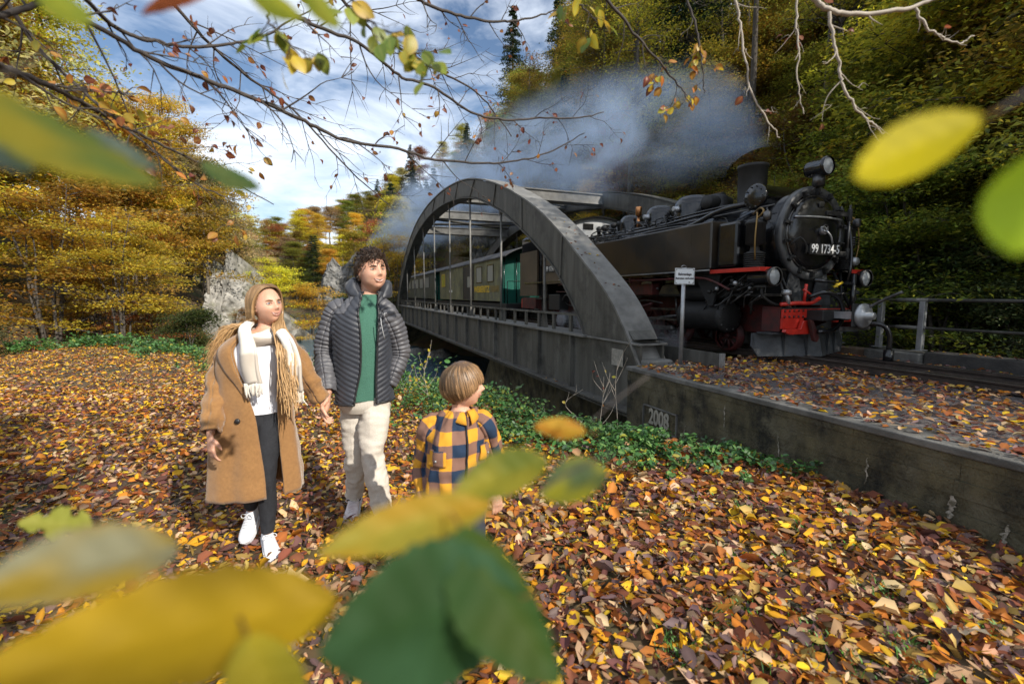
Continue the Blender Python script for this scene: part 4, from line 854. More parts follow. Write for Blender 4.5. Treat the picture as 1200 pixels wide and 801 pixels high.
mb=MB(); mb.lathe([(.555,.145),(.565,.132),(.578,.145)],(0,0,BZ),'y',56,caps=False); lp('door_rim',mb,m_steel,dr)
mb=MB(); mb.tube(cr([(-.50,.09,BZ+.22),(-.25,.035,BZ+.225),(0,.015,BZ+.226),(.25,.035,BZ+.225),(.52,.09,BZ+.22)],16),.017,8); lp('hand_rail',mb,m_galv,dr)
for z,s in ((.30,1),(-.30,1)):
    mb=MB(); mb.bx(.1,.60,.02,.055,BZ+z-.035,BZ+z+.035); mb.cyl((.62,.03,BZ+z-.09),(.62,.03,BZ+z+.09),.035,seg=10); lp('hinge',mb,m_soot,dr,bev=.008)
mb=MB(); mb.tube([(.62,.03,BZ-.45),(.62,.03,BZ+.45)],.016,8); lp('hinge_pin',mb,m_steel,dr)
mb=MB(); mb.lathe([(.0001,-.05),(.05,-.05),(.06,-.02),(.06,.03)],(0,0,BZ+.02),'y',14); mb.tube(cr([(0,-.04,BZ+.02),(-.08,-.07,BZ+.07),(-.15,-.07,BZ+.05)],6),.014,6); mb.tube(cr([(0,-.05,BZ+.02),(.06,-.08,BZ-.06),(.13,-.07,BZ-.17)],6),.015,6); lp('door_handle',mb,m_galv,dr)
mb=MB()
for k in range(25): a=k/24*2*PI; mb.tube([(-.02+.055*math.cos(a),-.05,BZ+.05+.055*math.sin(a)),(-.02+.055*math.cos(a+.27),-.05,BZ+.05+.055*math.sin(a+.27))],.008,4)
lp('hand_wheel',mb,m_steel,dr)
mb=MB(); mb.bx(-.05,.05,.04,.05,BZ+.38,BZ+.46); lp('maker_badge',mb,m_steel,dr,bev=.004)
for k in range(14):
    a=k*2*PI/14+.22; ca,sa=math.cos(a),math.sin(a); mb=MB(); mb.box((.62*ca,.12,BZ+.62*sa),(.10,.05,.045),(-a,'Y')); mb.cyl((.60*ca,.10,BZ+.60*sa),(.60*ca,.06,BZ+.60*sa),.017,seg=8); lp('door_clamp',mb,m_soot,sb)
# number plate
mb=MB(); mb.bx(-.30,.36,-.035,-.02,BZ-.335,BZ-.175); mb.bx(-.25,-.21,-.02,.05,BZ-.30,BZ-.2); mb.bx(.27,.31,-.02,.05,BZ-.30,BZ-.2); pl=lp('number_plate',mb,m_soot,dr)
tm=text_mesh('99 1734-5',.185,m_white,.002,.002); xs=[v.co.x for v in tm.vertices]; w=max(xs)-min(xs)
for v in tm.vertices: v.co.x*=.60/w
o=link('numerals',tm,pl,(.03,-.039,BZ-.255)); o.rotation_euler=(PI/2,0,0)
# chimney
mb=MB(); mb.lathe([(.30,2.46),(.26,2.52),(.225,2.60),(.238,3.17),(.252,3.18),(.252,3.23),(.235,3.235),(.22,3.18),(.20,2.8)],(0,1.33,0),'z',40,caps=False); lp('chimney',mb,m_soot)
# feedwater heater drum across the smokebox top
mb=MB(); mb.lathe([(.001,-.70),(.17,-.70),(.20,-.68),(.205,-.62),(.19,-.60),(.19,.60),(.205,.62),(.20,.68),(.17,.70),(.001,.70)],(0,.66,2.52),'x',30); dh=lp('feedwater_drum',mb,m_blk)
for k in range(10):
    a=k*2*PI/10; mb=MB(); mb.cyl((-.70,.66+.165*math.cos(a),2.52+.165*math.sin(a)),(-.715,.66+.165*math.cos(a),2.52+.165*math.sin(a)),.012,seg=6); lp('drum_bolt',mb,m_steel,dh)
mb=MB(); mb.tube(cr([(-.62,.85,2.45),(-.66,1.4,2.42),(-.7,2.0,2.26),(-.72,2.6,2.2)],12),.045,8); lp('feed_pipe',mb,m_blk,dh)
# domes and turret on the boiler
def dome(name,y,r,z1,m=m_blk):
    mb=MB(); z0=2.38; mb.lathe([(r*1.12,z0),(r*1.02,z0+.10),(r,z0+.16),(r,z1-.22),(r*.93,z1-.12),(r*.72,z1-.035),(r*.35,z1-.004),(.001,z1)],(0,y,0),'z',36,caps=False); return lp(name,mb,m)
dome('sand_dome',2.72,.40,2.99); dome('steam_dome',3.72,.36,2.97); dome('sand_dome',4.85,.30,2.94); dome('whistle_dome',5.55,.20,2.86)
for y,x in ((2.72,-.40),(3.72,-.36)):
    mb=MB(); mb.lathe([(.001,-.10),(.05,-.10),(.055,-.02),(.07,0)],(x,y+.02,2.70),'x',14); mb.lathe([(.035,-.115),(.05,-.115),(.05,-.10)],(x,y+.02,2.70),'x',14); lp('dome_valve',mb,m_galv)
mb=MB(); mb.lathe([(.20,2.44),(.16,2.55),(.16,2.80),(.10,2.84)],(-.1,1.95,0),'z',20); mb.lathe([(.001,-.34),(.12,-.34),(.13,-.3),(.13,.2),(.001,.2)],(-.1,1.95,2.70),'x',18); mb.lathe([(.001,-.24),(.09,-.24),(.10,.1)],(-.1,2.12,2.80),'y',16); lp('injector_turret',mb,m_soot)
mb=MB(); mb.lathe([(.045,2.84),(.07,2.86),(.075,3.04),(.07,3.06),(.001,3.06)],(-.12,4.42,0),'z',18); mb.lathe([(.05,2.5),(.03,2.84)],(-.12,4.42,0),'z',10); lp('whistle',mb,m_brass)
for y in (5.1,5.35,5.8,6.05):
    mb=MB(); mb.lathe([(.06,2.45),(.05,2.70),(.08,2.72),(.08,2.78),(.03,2.82)],(-.2,y,0),'z',12); lp('safety_valve',mb,m_soot)
# cab
roof=[(x,2.72+.42*math.cos(x/1.25*PI/2)**.8) for x in np.linspace(-1.25,1.25,19)]
prof=[(-1.13,1.38)]+[(x,z-.03) for x,z in roof if abs(x)<=1.13]+[(1.13,1.38)]
mb=MB(); mb.prism(prof,'y',6.40,6.44); cb=lp('cab_front',mb,m_cab)
for sx in (-1,1):
    mb=MB(); mb.lathe([(.19,-.02),(.19,.0),(.155,.0),(.155,-.02)],(sx*.72,6.39,2.55),'y',24,caps=False); wf=lp('window_ring',mb,m_blk,cb)
    mb=MB(); mb.lathe([(.001,-.008),(.155,-.008)],(sx*.72,6.39,2.55),'y',24); lp('pane',mb,m_lblue,wf)
    mb=MB(); mb.bx(sx*.18,sx*.50,6.375,6.395,2.78,2.94); lp('vent_slot',mb,m_blk,cb,bev=.004)
mb=MB(); mb.prism([(x,z) for x,z in roof]+[(x,z-.035) for x,z in roof[::-1]],'y',6.25,9.05); lp('cab_roof',mb,m_blk)
for sx in (-1,1):
    mb=MB(); mb.bx(sx*1.10,sx*1.14,6.445,7.65,1.30,1.95); mb.bx(sx*1.10,sx*1.14,6.445,6.75,1.951,2.72); mb.bx(sx*1.10,sx*1.14,7.25,7.65,1.951,2.72); cs=lp('cab_side',mb,m_cabs)
    mb=MB(); mb.bx(sx*1.11,sx*1.125,6.76,7.24,1.96,2.7); lp('side_window',mb,m_lblue,cs)
    mb=MB(); mb.bx(sx*1.142,sx*1.155,6.62,7.48,1.62,1.82); np_=lp('side_number_plate',mb,m_soot,cs)
    if sx<0:
        tm=text_mesh('99 1734-5',.20,m_white,.002,.002); o=link('numerals',tm,np_,(-1.158,7.05,1.72)); o.rotation_euler=(PI/2,0,-PI/2)
        for v in tm.vertices: v.co.x*=.82
    mb=MB(); mb.bx(sx*1.06,sx*1.12,8.1,9.5,.95,2.35); lp('coal_bunker_side',mb,m_cabs)
    mb=MB(); mb.tube([(sx*1.16,7.72,1.3),(sx*1.16,7.72,2.5)],.013,6); lp('cab_handrail',mb,m_steel)
    mb=MB(); mb.bx(sx*.95,sx*1.15,7.66,8.1,.45,.49); mb.bx(sx*.95,sx*1.15,7.66,8.1,.85,.89); mb.bx(sx*.95,sx*.97,7.68,8.08,.491,1.3); lp('cab_step',mb,m_soot)
    mb=MB(); mb.bx(sx*.9,sx*1.12,8.2,9.3,.55,.9); lp('rear_footplate',mb,m_dred)
mb=MB(); mb.bx(-1.05,1.05,8.15,9.5,.95,1.9); mb.bx(-1.05,1.05,9.47,9.5,1.9,2.75); lp('coal_bunker',mb,m_soot)
mb=MB(); 
for k in range(40): blob(mb,(rp.uniform(-.9,.9),rp.uniform(8.3,9.3),1.95+rp.uniform(0,.25)),(.14,.14,.10),k,7,5,.4)
lp('coal',mb,m_soot,kind='stuff')
mb=MB(); mb.bx(-.95,.95,9.7,9.78,.55,.85); lp('rear_buffer_beam',mb,m_red)
# front: buffer beam, ribs, plough, coupler
mb=MB(); mb.bx(-.80,.80,-.05,-.02,.64,.77); bb=lp('buffer_beam',mb,m_red,bev=.004)
mb=MB(); mb.bx(-.80,.80,-.05,.30,.772,.785); lp('beam_top',mb,m_soot,bb)
mb=MB(); mb.bx(-.80,-.35,-.045,-.015,.48,.638); lp('beam_apron',mb,m_red,bb,bev=.004)
mb=MB(); mb.bx(.30,.80,-.045,-.015,.56,.618); lp('beam_apron',mb,m_red,bb,bev=.004)
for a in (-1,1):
    mb=MB(); mb.bx(a*.80,a*.775,-.010,.30,.44,.80); lp('beam_side',mb,m_dred,bb)  # darker red: the shade on the beam's sides is put into the colour
for k in range(17):
    for z in (.66,.745):
        x=-.76+k*.095; mb=MB(); mb.lathe([(.001,-.068),(.015,-.062),(.02,-.05)],(x,0,z),'y',8); lp('rivet',mb,m_dred,bb)
mb=MB(); mb.prism([(-.82,.44),(-.72,.40),(-.25,.40),(-.22,.48),(-.30,.60),(-.45,.60),(-.5,.48),(-.8,.48)],'y',-.12,-.06); lp('rail_guard',mb,m_red,bb,bev=.006)
mb=MB(); mb.bx(-.30,.30,-.30,.0,.60,.76); lp('coupler_box',mb,m_soot,bev=.015)
mb=MB(); mb.prism([(-.42,.62),(-.34,.60),(-.20,.34),(-.24,.28),(-.30,.30)],'y',-.20,-.14); lp('safety_hook',mb,m_dred,bev=.01)
mb=MB(); mb.bx(-.07,.07,-.62,-.3,.64,.74); mb.lathe([(.001,-.80),(.05,-.80),(.06,-.70),(.16,-.69),(.175,-.66),(.16,-.62),(.08,-.56)],(0,0,.69),'y',26); cp=lp('centre_buffer',mb,m_galv)
mb=MB(); mb.bx(-.19,.19,-.64,-.615,.53,.86); lp('buffer_plate',mb,m_soot,cp,bev=.02)
mb=MB(); mb.tube(cr([(.08,-.66,.80),(.1,-.85,.92),(.12,-1.05,1.02)],8),.022,8); mb.bx(-.3,.3,-.58,-.54,.48,.53); lp('coupling_lever',mb,m_steel,cp)
mb=MB(); mb.tube(cr([(.12,-.62,.58),(.20,-.80,.56),(.26,-.86,.42),(.27,-.86,.20)],14),.032,8); mb.cyl((.27,-.86,.22),(.27,-.86,.02),.06,seg=12); lp('brake_hose',mb,m_blk)
mb=MB(); mb.tube(cr([(-.38,-.12,.95),(-.22,-.26,1.02),(.02,-.30,.92),(.10,-.32,.66),(-.05,-.3,.47),(-.3,-.24,.44)],20),.032,8); lp('front_hose',mb,m_blk)
mb=MB(); mb.tube(cr([(-.80,.0,.84),(-.55,-.08,.86),(-.30,-.10,.86),(-.12,-.1,.93)],10),.03,8); mb.tube([(-.42,-.08,.84),(-.42,-.1,1.14)],.022,7); mb.tube([(-.47,-.1,1.06),(-.30,-.1,.98)],.02,6); lp('red_valve',mb,m_red)
mb=MB(); mb.prism([(-.55,.82),(-.1,.82),(-.22,1.32),(-.40,1.32)],'y',.18,.21); mb.prism([(.1,.82),(.55,.82),(.40,1.32),(.22,1.32)],'y',.18,.21); lp('saddle_plate',mb,m_plow,bev=.004)
mb=MB(); mb.bx(-.42,.42,.25,1.5,.82,1.4); lp('smokebox_saddle',mb,m_soot)
for sx in (-1,1):
    mb=MB(); mb.tube([(sx*.70,-.02,.80),(sx*.62,.22,1.34)],.024,6); mb.tube([(sx*.52,-.02,.80),(sx*.68,.15,1.34)],.018,6); lp('front_strut',mb,m_soot)
    # head lamps
    X=sx*1.0
    mb=MB(); mb.lathe([(.05,.37),(.10,.36),(.118,.32),(.118,.02),(.135,.0),(.135,-.05),(.122,-.06)],(X,0,1.245),'y',28,caps=False); hl=lp('headlamp',mb,m_blk)
    mb=MB(); mb.lathe([(.001,-.062),(.08,-.052),(.122,-.03)],(X,0,1.245),'y',28,caps=False); lp('lens',mb,m_glass,hl)
    mb=MB(); mb.lathe([(.120,-.065),(.138,-.066),(.138,-.03)],(X,0,1.245),'y',28,caps=False); lp('lamp_rim',mb,m_steel,hl)
    mb=MB(); mb.tube(cr([(X,.15,1.12),(X,.15,.98),(sx*.85,.1,.86),(sx*.70,.08,.82)],10),.022,7); mb.bx(X-.05,X+.05,.05,.25,1.09,1.125); lp('lamp_bracket',mb,m_soot,hl)
    mb=MB(); mb.tube(cr([(sx*.74,-.04,1.0),(sx*.72,-.06,.9),(sx*.66,-.02,.82)],8),.03,7); mb.lathe([(.03,0),(.07,.01),(.07,.06),(.03,.08)],(sx*.74,-.04,.98),'z',12); lp('front_cock',mb,m_galv if sx<0 else m_soot)
# right hand side standpipe and pipes
mb=MB(); mb.tube([(.62,-.10,.60),(.62,-.10,1.30)],.035,8); mb.tube([(.62,-.1,1.15),(-.25,-.1,1.20)],.026,8); mb.tube([(.2,-.08,1.0),(.95,-.06,1.0)],.016,6); lp('front_pipework',mb,m_blk)
mb=MB(); mb.tube(cr([(.62,.02,1.05),(.60,-.05,1.4),(.66,.0,1.75),(.64,.06,2.1),(.50,.1,2.35)],16),.024,7); lp('side_steam_pipe',mb,m_blk)
mb=MB()
for k in range(4): mb.tube(cr([(.68,.0,1.76+k*.035),(.85,.02,1.78+k*.035),(.86,.2,1.78+k*.035)],6),.014,5)
lp('cooling_coil',mb,m_blk)
mb=MB(); mb.lathe([(.02,-.06),(.06,-.05),(.07,0),(.05,.06)],(.70,-.03,1.50),'y',12); lp('brass_cock',mb,m_galv)
mb=MB(); mb.bx(.20,.24,-.12,-.10,1.10,1.2); mb.tube([(.15,-.12,1.10),(.33,-.12,1.17)],.02,6); lp('yellow_tag',mb,mat('yellow_paint',(.65,.45,.02),.5))
mb=MB(); mb.tube(cr([(-.60,.05,BZ-.2),(-.52,-.03,BZ-.1),(-.40,-.05,BZ-.22),(-.38,-.03,BZ-.33)],10),.014,6); lp('door_hose',mb,m_soot)
# small pipes and fittings between running board and cylinders on the near side
for k in range(34):
    y=rp.uniform(.15,.9); x=-rp.uniform(.72,1.12); z=rp.uniform(.95,1.33); mb=MB(); mb.tube(cr([(x,y,z),(x+rp.normal(0,.05),y+rp.uniform(.05,.2),z-rp.uniform(0,.15)),(x+rp.normal(0,.08),y+rp.uniform(.1,.5),z-rp.uniform(.05,.35))],8),rp.uniform(.008,.018),5); lp('small_pipe',mb,m_steel if k%2 else m_soot)
for k in range(14):
    y=rp.uniform(.2,1.1); x=-rp.uniform(.85,1.15); z=rp.uniform(1.0,1.28); mb=MB(); mb.lathe([(.01,0),(.035,.01),(.035,.05),(.015,.07)],(x,y,z),'zxy'[k%3],8); lp('cock',mb,m_galv if k%3==0 else m_soot)
for k in range(26):
    y=rp.uniform(2.0,6.6); x=-rp.uniform(.75,1.1); z=rp.uniform(.55,1.3); L_=rp.uniform(.3,1.5); mb=MB(); mb.tube(cr([(x,y,z),(x,y+L_*.5,z+rp.normal(0,.05)),(x+.02,y+L_,z+rp.normal(0,.12))],8),rp.uniform(.012,.03),6); lp('under_pipe',mb,[m_steel,m_soot,m_dred][k%3])
# snow plough
for sx in (-1,1):
    V=[(0,-.12,.05),(sx*.93,.22,.05),(sx*1.02,.26,.20),(sx*.97,.30,.40),(0,-.04,.42)]
    mb=MB(); mb.add(V+[(a,b+.03,c) for a,b,c in V],[(0,1,2,3,4)[::sx],(9,8,7,6,5)[::sx]]+[(i,(i+1)%5,5+(i+1)%5,5+i) for i in range(5)]); pw=lp('snow_plough',mb,m_plow)
    for q in (.25,.6):
        mb=MB(); x=sx*.93*q; y=-.12+.34*q; mb.bx(x-.01,x+.01,y-.012,y+.03,.07,.40); lp('plough_rib',mb,m_plow,pw)
mb=MB(); mb.bx(-.95,.95,.0,.25,.40,.425); lp('plough_top',mb,m_plow)
# top lamp
mb=MB(); mb.lathe([(.04,.30),(.11,.28),(.125,.24),(.125,.02),(.14,.0),(.14,-.04),(.128,-.05)],(0,.02,2.90),'y',28,caps=False); tl=lp('top_headlamp',mb,m_blk)
mb=MB(); mb.lathe([(.001,-.052),(.09,-.04),(.128,-.02)],(0,.02,2.90),'y',28,caps=False); lp('lens',mb,m_glass,tl)
mb=MB(); mb.cyl((0,.12,2.62),(0,.12,2.79),.085,seg=16); mb.tube([(-.1,.16,2.55),(0,.14,2.66),(.1,.16,2.55)],.02,6); lp('lamp_socket',mb,m_steel,tl)
# ============================================================ coaches
m_dirty=mat('dusty_coach_side',(.08,.085,.045),.6,col2=(.24,.23,.12),scale=2.2,detail=8,bump=.05,stretch=(1,1,.5),col3=(.10,.10,.09),scale3=3)
m_dirty2=mat('grey_green_coach_side',(.055,.060,.045),.6,col2=(.13,.135,.10),scale=2.5,detail=8,stretch=(1,1,.5))
m_green=mat('coach_green',(.008,.075,.055),.3,col2=(.012,.10,.075),scale=3,coat=.3)
m_roof=mat('coach_roof',(.045,.047,.05),.7,col2=(.10,.10,.105),scale=2,detail=8)
m_door=mat('open_doorway',(.012,.014,.022),.5)
m_yl=mat('yellow_lettering',(.62,.40,.03),.5); m_ylf=mat('faded_lettering',(.24,.17,.05),.6)
def tpx(px,D):
    a=px-600; c,s=math.cos(PITCH),math.sin(PITCH); x,y=a,c*F-s*55; return D*(x*U.x+y*U.y)/(x*N.x+y*N.y)
def coach(t0,t1,label,side,win,gw=None):
    T=Thing('passenger_coach',(6.9,t0,.62),label,'railway coach'); C0=6.9
    P=lambda name,mb,m,parent=None,bev=0: (lambda o:(bevel(o,bev) if bev else None,o)[1])(link(name,mb.data(name,m,T.base),parent or T.e))
    mb=MB(); mb.bx(C0-1.09,C0-1.07,t0,t1,1.36,3.03); sd=P('side_panel',mb,side)
    mb=MB(); mb.bx(C0+1.07,C0+1.09,t0,t1,1.36,3.03); P('side_panel',mb,m_green)
    arc=[(C0+x,3.03+.40*math.cos(x/1.16*PI/2)**.85) for x in np.linspace(-1.16,1.16,17)]
    mb=MB(); mb.prism([(C0-1.07,1.2)]+[(a,b-.04) for a,b in arc if abs(a-C0)<1.07]+[(C0+1.07,1.2)],'y',t0+.02,t0+.06); ew=P('end_wall',mb,m_green)
    mb=MB(); mb.prism([(C0-1.07,1.2)]+[(a,b-.04) for a,b in arc if abs(a-C0)<1.07]+[(C0+1.07,1.2)],'y',t1-.06,t1-.02); P('end_wall',mb,m_green)
    mb=MB(); mb.prism(arc+[(a,b-.04) for a,b in arc[::-1]],'y',t0-.75,t1+.75); P('roof',mb,m_roof)
    mb=MB(); mb.bx(C0-1.10,C0+1.10,t0-.7,t1+.7,1.10,1.28); P('chassis',mb,m_soot)
    for x in (-.95,-.45,.45,.95):
        mb=MB(); mb.tube([(C0+x,t0-.06,1.3),(C0+x,t0-.06,3.0)],.022,8); P('end_pipe',mb,m_blk,ew)
    mb=MB(); mb.bx(C0-.35,C0+.35,t0-.005,t0+.018,1.3,2.9); P('end_door',mb,m_green,ew,bev=.01)
    mb=MB(); mb.tube([(C0-1.05,t0-.68,1.28),(C0-1.05,t0-.68,2.1),(C0-.4,t0-.68,2.1)],.018,6); mb.tube([(C0+1.05,t0-.68,1.28),(C0+1.05,t0-.68,2.1),(C0+.4,t0-.68,2.1)],.018,6); P('platform_rail',mb,m_blk)
    for (a,b,z0,z1,m,fr) in win:
        mb=MB(); w=.035
        mb.bx(C0-1.112,C0-1.088,a,b,z0-w,z0); mb.bx(C0-1.112,C0-1.088,a,b,z1,z1+w); mb.bx(C0-1.112,C0-1.088,a-w,a,z0-w,z1+w); mb.bx(C0-1.112,C0-1.088,b,b+w,z0-w,z1+w); f=P('window',mb,fr,sd)
        mb=MB(); mb.bx(C0-1.100,C0-1.091,a,b,z0,z1); P('pane',mb,m,f)
    for tb in (t0+1.8,t1-1.8):
        for dx in (-1,1):
            mb=MB(); mb.bx(C0+dx*.72,C0+dx*.66,tb-.9,tb+.9,.85,1.08); P('bogie_frame',mb,m_soot,bev=.02)
            for q in (-.6,.6):
                mb=MB(); mb.lathe([(.3,-.04),(.36,-.04),(.36,.05),(.1,.06),(.06,.10)],(C0+dx*.48,tb+q,.96),'x',22); P('wheel',mb,m_soot)
    for k in range(1,int((t1-t0)/1.4)):
        mb=MB(); mb.bx(C0-1.098,C0-1.090,t0+k*1.4-.012,t0+k*1.4+.012,1.4,3.0); P('panel_strip',mb,side,sd)
    mb=MB(); mb.bx(C0-.30,C0+.30,(t0+t1)/2-1.6,(t0+t1)/2+1.6,.80,1.09); P('underfloor_box',mb,m_soot,bev=.02)
    return T,P,sd
D0=5.80; a=lambda px:tpx(px,D0)
m_wsky=mat('pale_pane',(.26,.27,.25),.4,spec=.6)  # plain pale grey for the coach panes
T1,P1,sd1=coach(16.5,27.4,'dusty olive baggage coach with dark doorway and yellow lettering behind the engine',m_dirty,
  [(a(578),a(571.5),2.15,2.78,m_wsky,m_blk),(a(564.5),a(558.5),2.15,2.78,m_wsky,m_blk),(a(521.5),a(518),2.1,2.75,mat('yellow_pane',(.45,.42,.05),.2,spec=.8),m_yl)])  # the small last window has a plain yellow pane
mb=MB(); mb.bx(5.800,5.807,a(555),a(543.5),1.40,2.92); dz=P1('sliding_door',mb,m_door,sd1)
mb=MB(); mb.bx(5.785,5.80,a(555)-.04,a(555),1.38,2.95); mb.bx(5.785,5.80,a(543.5),a(543.5)+.04,1.38,2.95); P1('door_post',mb,m_soot,dz)
mb=MB(); mb.bx(5.79,5.80,a(551),a(548),1.95,2.45); P1('door_window',mb,m_wsky,dz)
tm=text_mesh('WEIßERITZ',.36,m_yl,.003,.012); w=max(v.co.x for v in tm.vertices)-min(v.co.x for v in tm.vertices); L_=a(555.5)-a(573.5)
for v in tm.vertices: v.co.x*=L_/w
o=link('lettering',tm,sd1,(5.803-6.9,(a(555.5)+a(573.5))/2-16.5,1.83-.62)); o.rotation_euler=(PI/2,0,-PI/2)
tm=text_mesh('TALBAHN',.34,m_ylf,.003,.008); w=max(v.co.x for v in tm.vertices)-min(v.co.x for v in tm.vertices); L_=a(574)-a(584.5)
for v in tm.vertices: v.co.x*=L_/w
o=link('lettering',tm,sd1,(5.803-6.9,(a(574)+a(584.5))/2-16.5,1.83-.62)); o.rotation_euler=(PI/2,0,-PI/2)
mb=MB(); mb.bx(5.798,5.806,a(530),a(526.5),1.74,1.86); P1('data_panel',mb,m_white,sd1)
wins=[]
for p0,p1 in ((503,498.3),(496,492.3),(490.5,487.3),(485.8,483),(481.6,479.4),(478.2,476.6),(475.4,474.2)): wins.append((a(p0),a(p1),2.1,2.78,m_wsky,m_soot))
coach(29.0,a(472),'grey green passenger coach with a row of windows at the far end of the bridge',m_dirty2,wins)
# ============================================================ people
m_skin=mat('skin',(.56,.30,.20),.5,col2=(.66,.38,.27),scale=14,detail=4,spec=.4); _p=m_skin.node_tree.nodes['Principled BSDF']; _p.inputs['Subsurface Weight'].default_value=.18; _p.inputs['Subsurface Radius'].default_value=(.02,.007,.004)
m_hair=mat('hair',rough=.42,attr=True,spec=.5)
m_face=mat('face_detail',rough=.3,attr=True)
m_coat=mat('camel_wool',(.235,.115,.035),.9,col2=(.285,.145,.048),scale=60,detail=3,sheen=.35,bump=.25,bscale=260)
m_scarf=mat('scarf_wool',rough=.95,attr=True,sheen=.3)
m_shirtw=mat('white_cotton',(.74,.75,.80),.85,bump=.1,bscale=60)
m_jean=mat('black_denim',(.010,.011,.015),.85,col2=(.022,.024,.03),scale=90,bump=.2,bscale=300)
m_shoe=mat('white_leather',(.68,.69,.72),.5,col2=(.60,.61,.64),scale=12)
m_puff=mat('charcoal_down_jacket',(.022,.026,.036),.5,col2=(.034,.038,.05),scale=7,sheen=.1)
m_puff2=mat('grey_down_sleeve',(.075,.075,.085),.5,col2=(.105,.105,.115),scale=7)
m_sweat=mat('green_knit',(.042,.130,.092),.95,col2=(.058,.165,.118),scale=150,bump=.4,bscale=220)
m_trs=mat('oatmeal_trousers',(.50,.455,.39),.9,col2=(.60,.55,.48),scale=110,bump=.2,bscale=240)
m_dshoe=mat('dark_sock',(.03,.035,.05),.9)
m_zip=mat('zip',(.02,.02,.022),.4)
m_boyt=mat('boy_trousers',(.03,.035,.05),.9)
def plaid(name,A,B,Cc,pitch):
    m=mat(name,A,.9,bump=.15,bscale=200); t=m.node_tree; p=t.nodes['Principled BSDF']; a=t.nodes.new('ShaderNodeAttribute'); a.attribute_name='suv'; s=t.nodes.new('ShaderNodeSeparateXYZ'); t.links.new(a.outputs['Vector'],s.inputs[0])
    outs=[]
    for k in ('X','Y'):
        d=t.nodes.new('ShaderNodeMath'); d.operation='DIVIDE'; d.inputs[1].default_value=pitch*2; f=t.nodes.new('ShaderNodeMath'); f.operation='FRACT'; g=t.nodes.new('ShaderNodeMath'); g.operation='GREATER_THAN'; g.inputs[1].default_value=.5
        t.links.new(s.outputs[k],d.inputs[0]); t.links.new(d.outputs[0],f.inputs[0]); t.links.new(f.outputs[0],g.inputs[0]); outs.append(g)
    ad=t.nodes.new('ShaderNodeMath'); ad.operation='ADD'; t.links.new(outs[0].outputs[0],ad.inputs[0]); t.links.new(outs[1].outputs[0],ad.inputs[1])
    m2=t.nodes.new('ShaderNodeMath'); m2.operation='MULTIPLY'; m2.inputs[1].default_value=.5; t.links.new(ad.outputs[0],m2.inputs[0])
    r=t.nodes.new('ShaderNodeValToRGB'); r.color_ramp.interpolation='CONSTANT'; e=r.color_ramp.elements; e[0].color=(*A,1); e[0].position=0; e[1].position=.4; e[1].color=(*B,1); q=e.new(.8); q.color=(*Cc,1)
    t.links.new(m2.outputs[0],r.inputs[0]); t.links.new(r.outputs[0],p.inputs['Base Color']); return m
m_plaid=plaid('orange_navy_plaid',(.62,.29,.02),(.20,.105,.075),(.010,.028,.065),.058)
V3=lambda *a: np.array(a,float)
def head_pts(sc=1,female=True,seg=96,rings=72):
    ph=np.linspace(0.001,PI-.001,rings+1); th=np.linspace(0,2*PI,seg,endpoint=False); PH,TH=np.meshgrid(ph,th,indexing='ij')
    vx=np.sin(PH)*np.sin(TH); vy=np.sin(PH)*np.cos(TH); vz=np.cos(PH)            # vy = forward
    a,b,c=(.073,.094,.113) if female else (.077,.097,.118)
    lo=np.clip(-vz,0,1); x=a*vx*(1-(.40 if female else .30)*lo**1.7); fr=np.clip(vy,0,1)
    y=b*vy*np.where(vy>0,1-.10*lo**2-.05*fr,1-.45*lo**1.2); y=y+.012*lo*fr; z=c*vz
    jaw=np.exp(-((vz+.62)/.20)**2)*np.clip(vy+.35,0,1)*np.abs(vx); x=x+np.sign(x)*jaw*(.006 if female else .012)
    y=np.where((vy<0)&(vz<0),y+.0,y)
    g=lambda x0,z0,sx,sz:np.exp(-((x-x0)/sx)**2-((z-z0)/sz)**2)
    d=.019*g(0,-.020,.0115,.013)+.012*g(0,.002,.008,.024)+.004*g(.011,-.024,.008,.007)+.004*g(-.011,-.024,.008,.007)
    for s in (-1,1): d+=-.0095*g(s*.030,.010,.017,.013)+.0045*g(s*.028,.030,.022,.008)+.006*g(s*.038,-.028,.017,.017)
    d+=.0055*g(0,-.052,.022,.012)-.004*g(0,-.068,.020,.007)+.008*g(0,-.090,.020,.014)
    y=y+d*np.clip(vy*2.2,0,1); P=np.stack([x,y,z],2)*sc
    return P,seg,rings
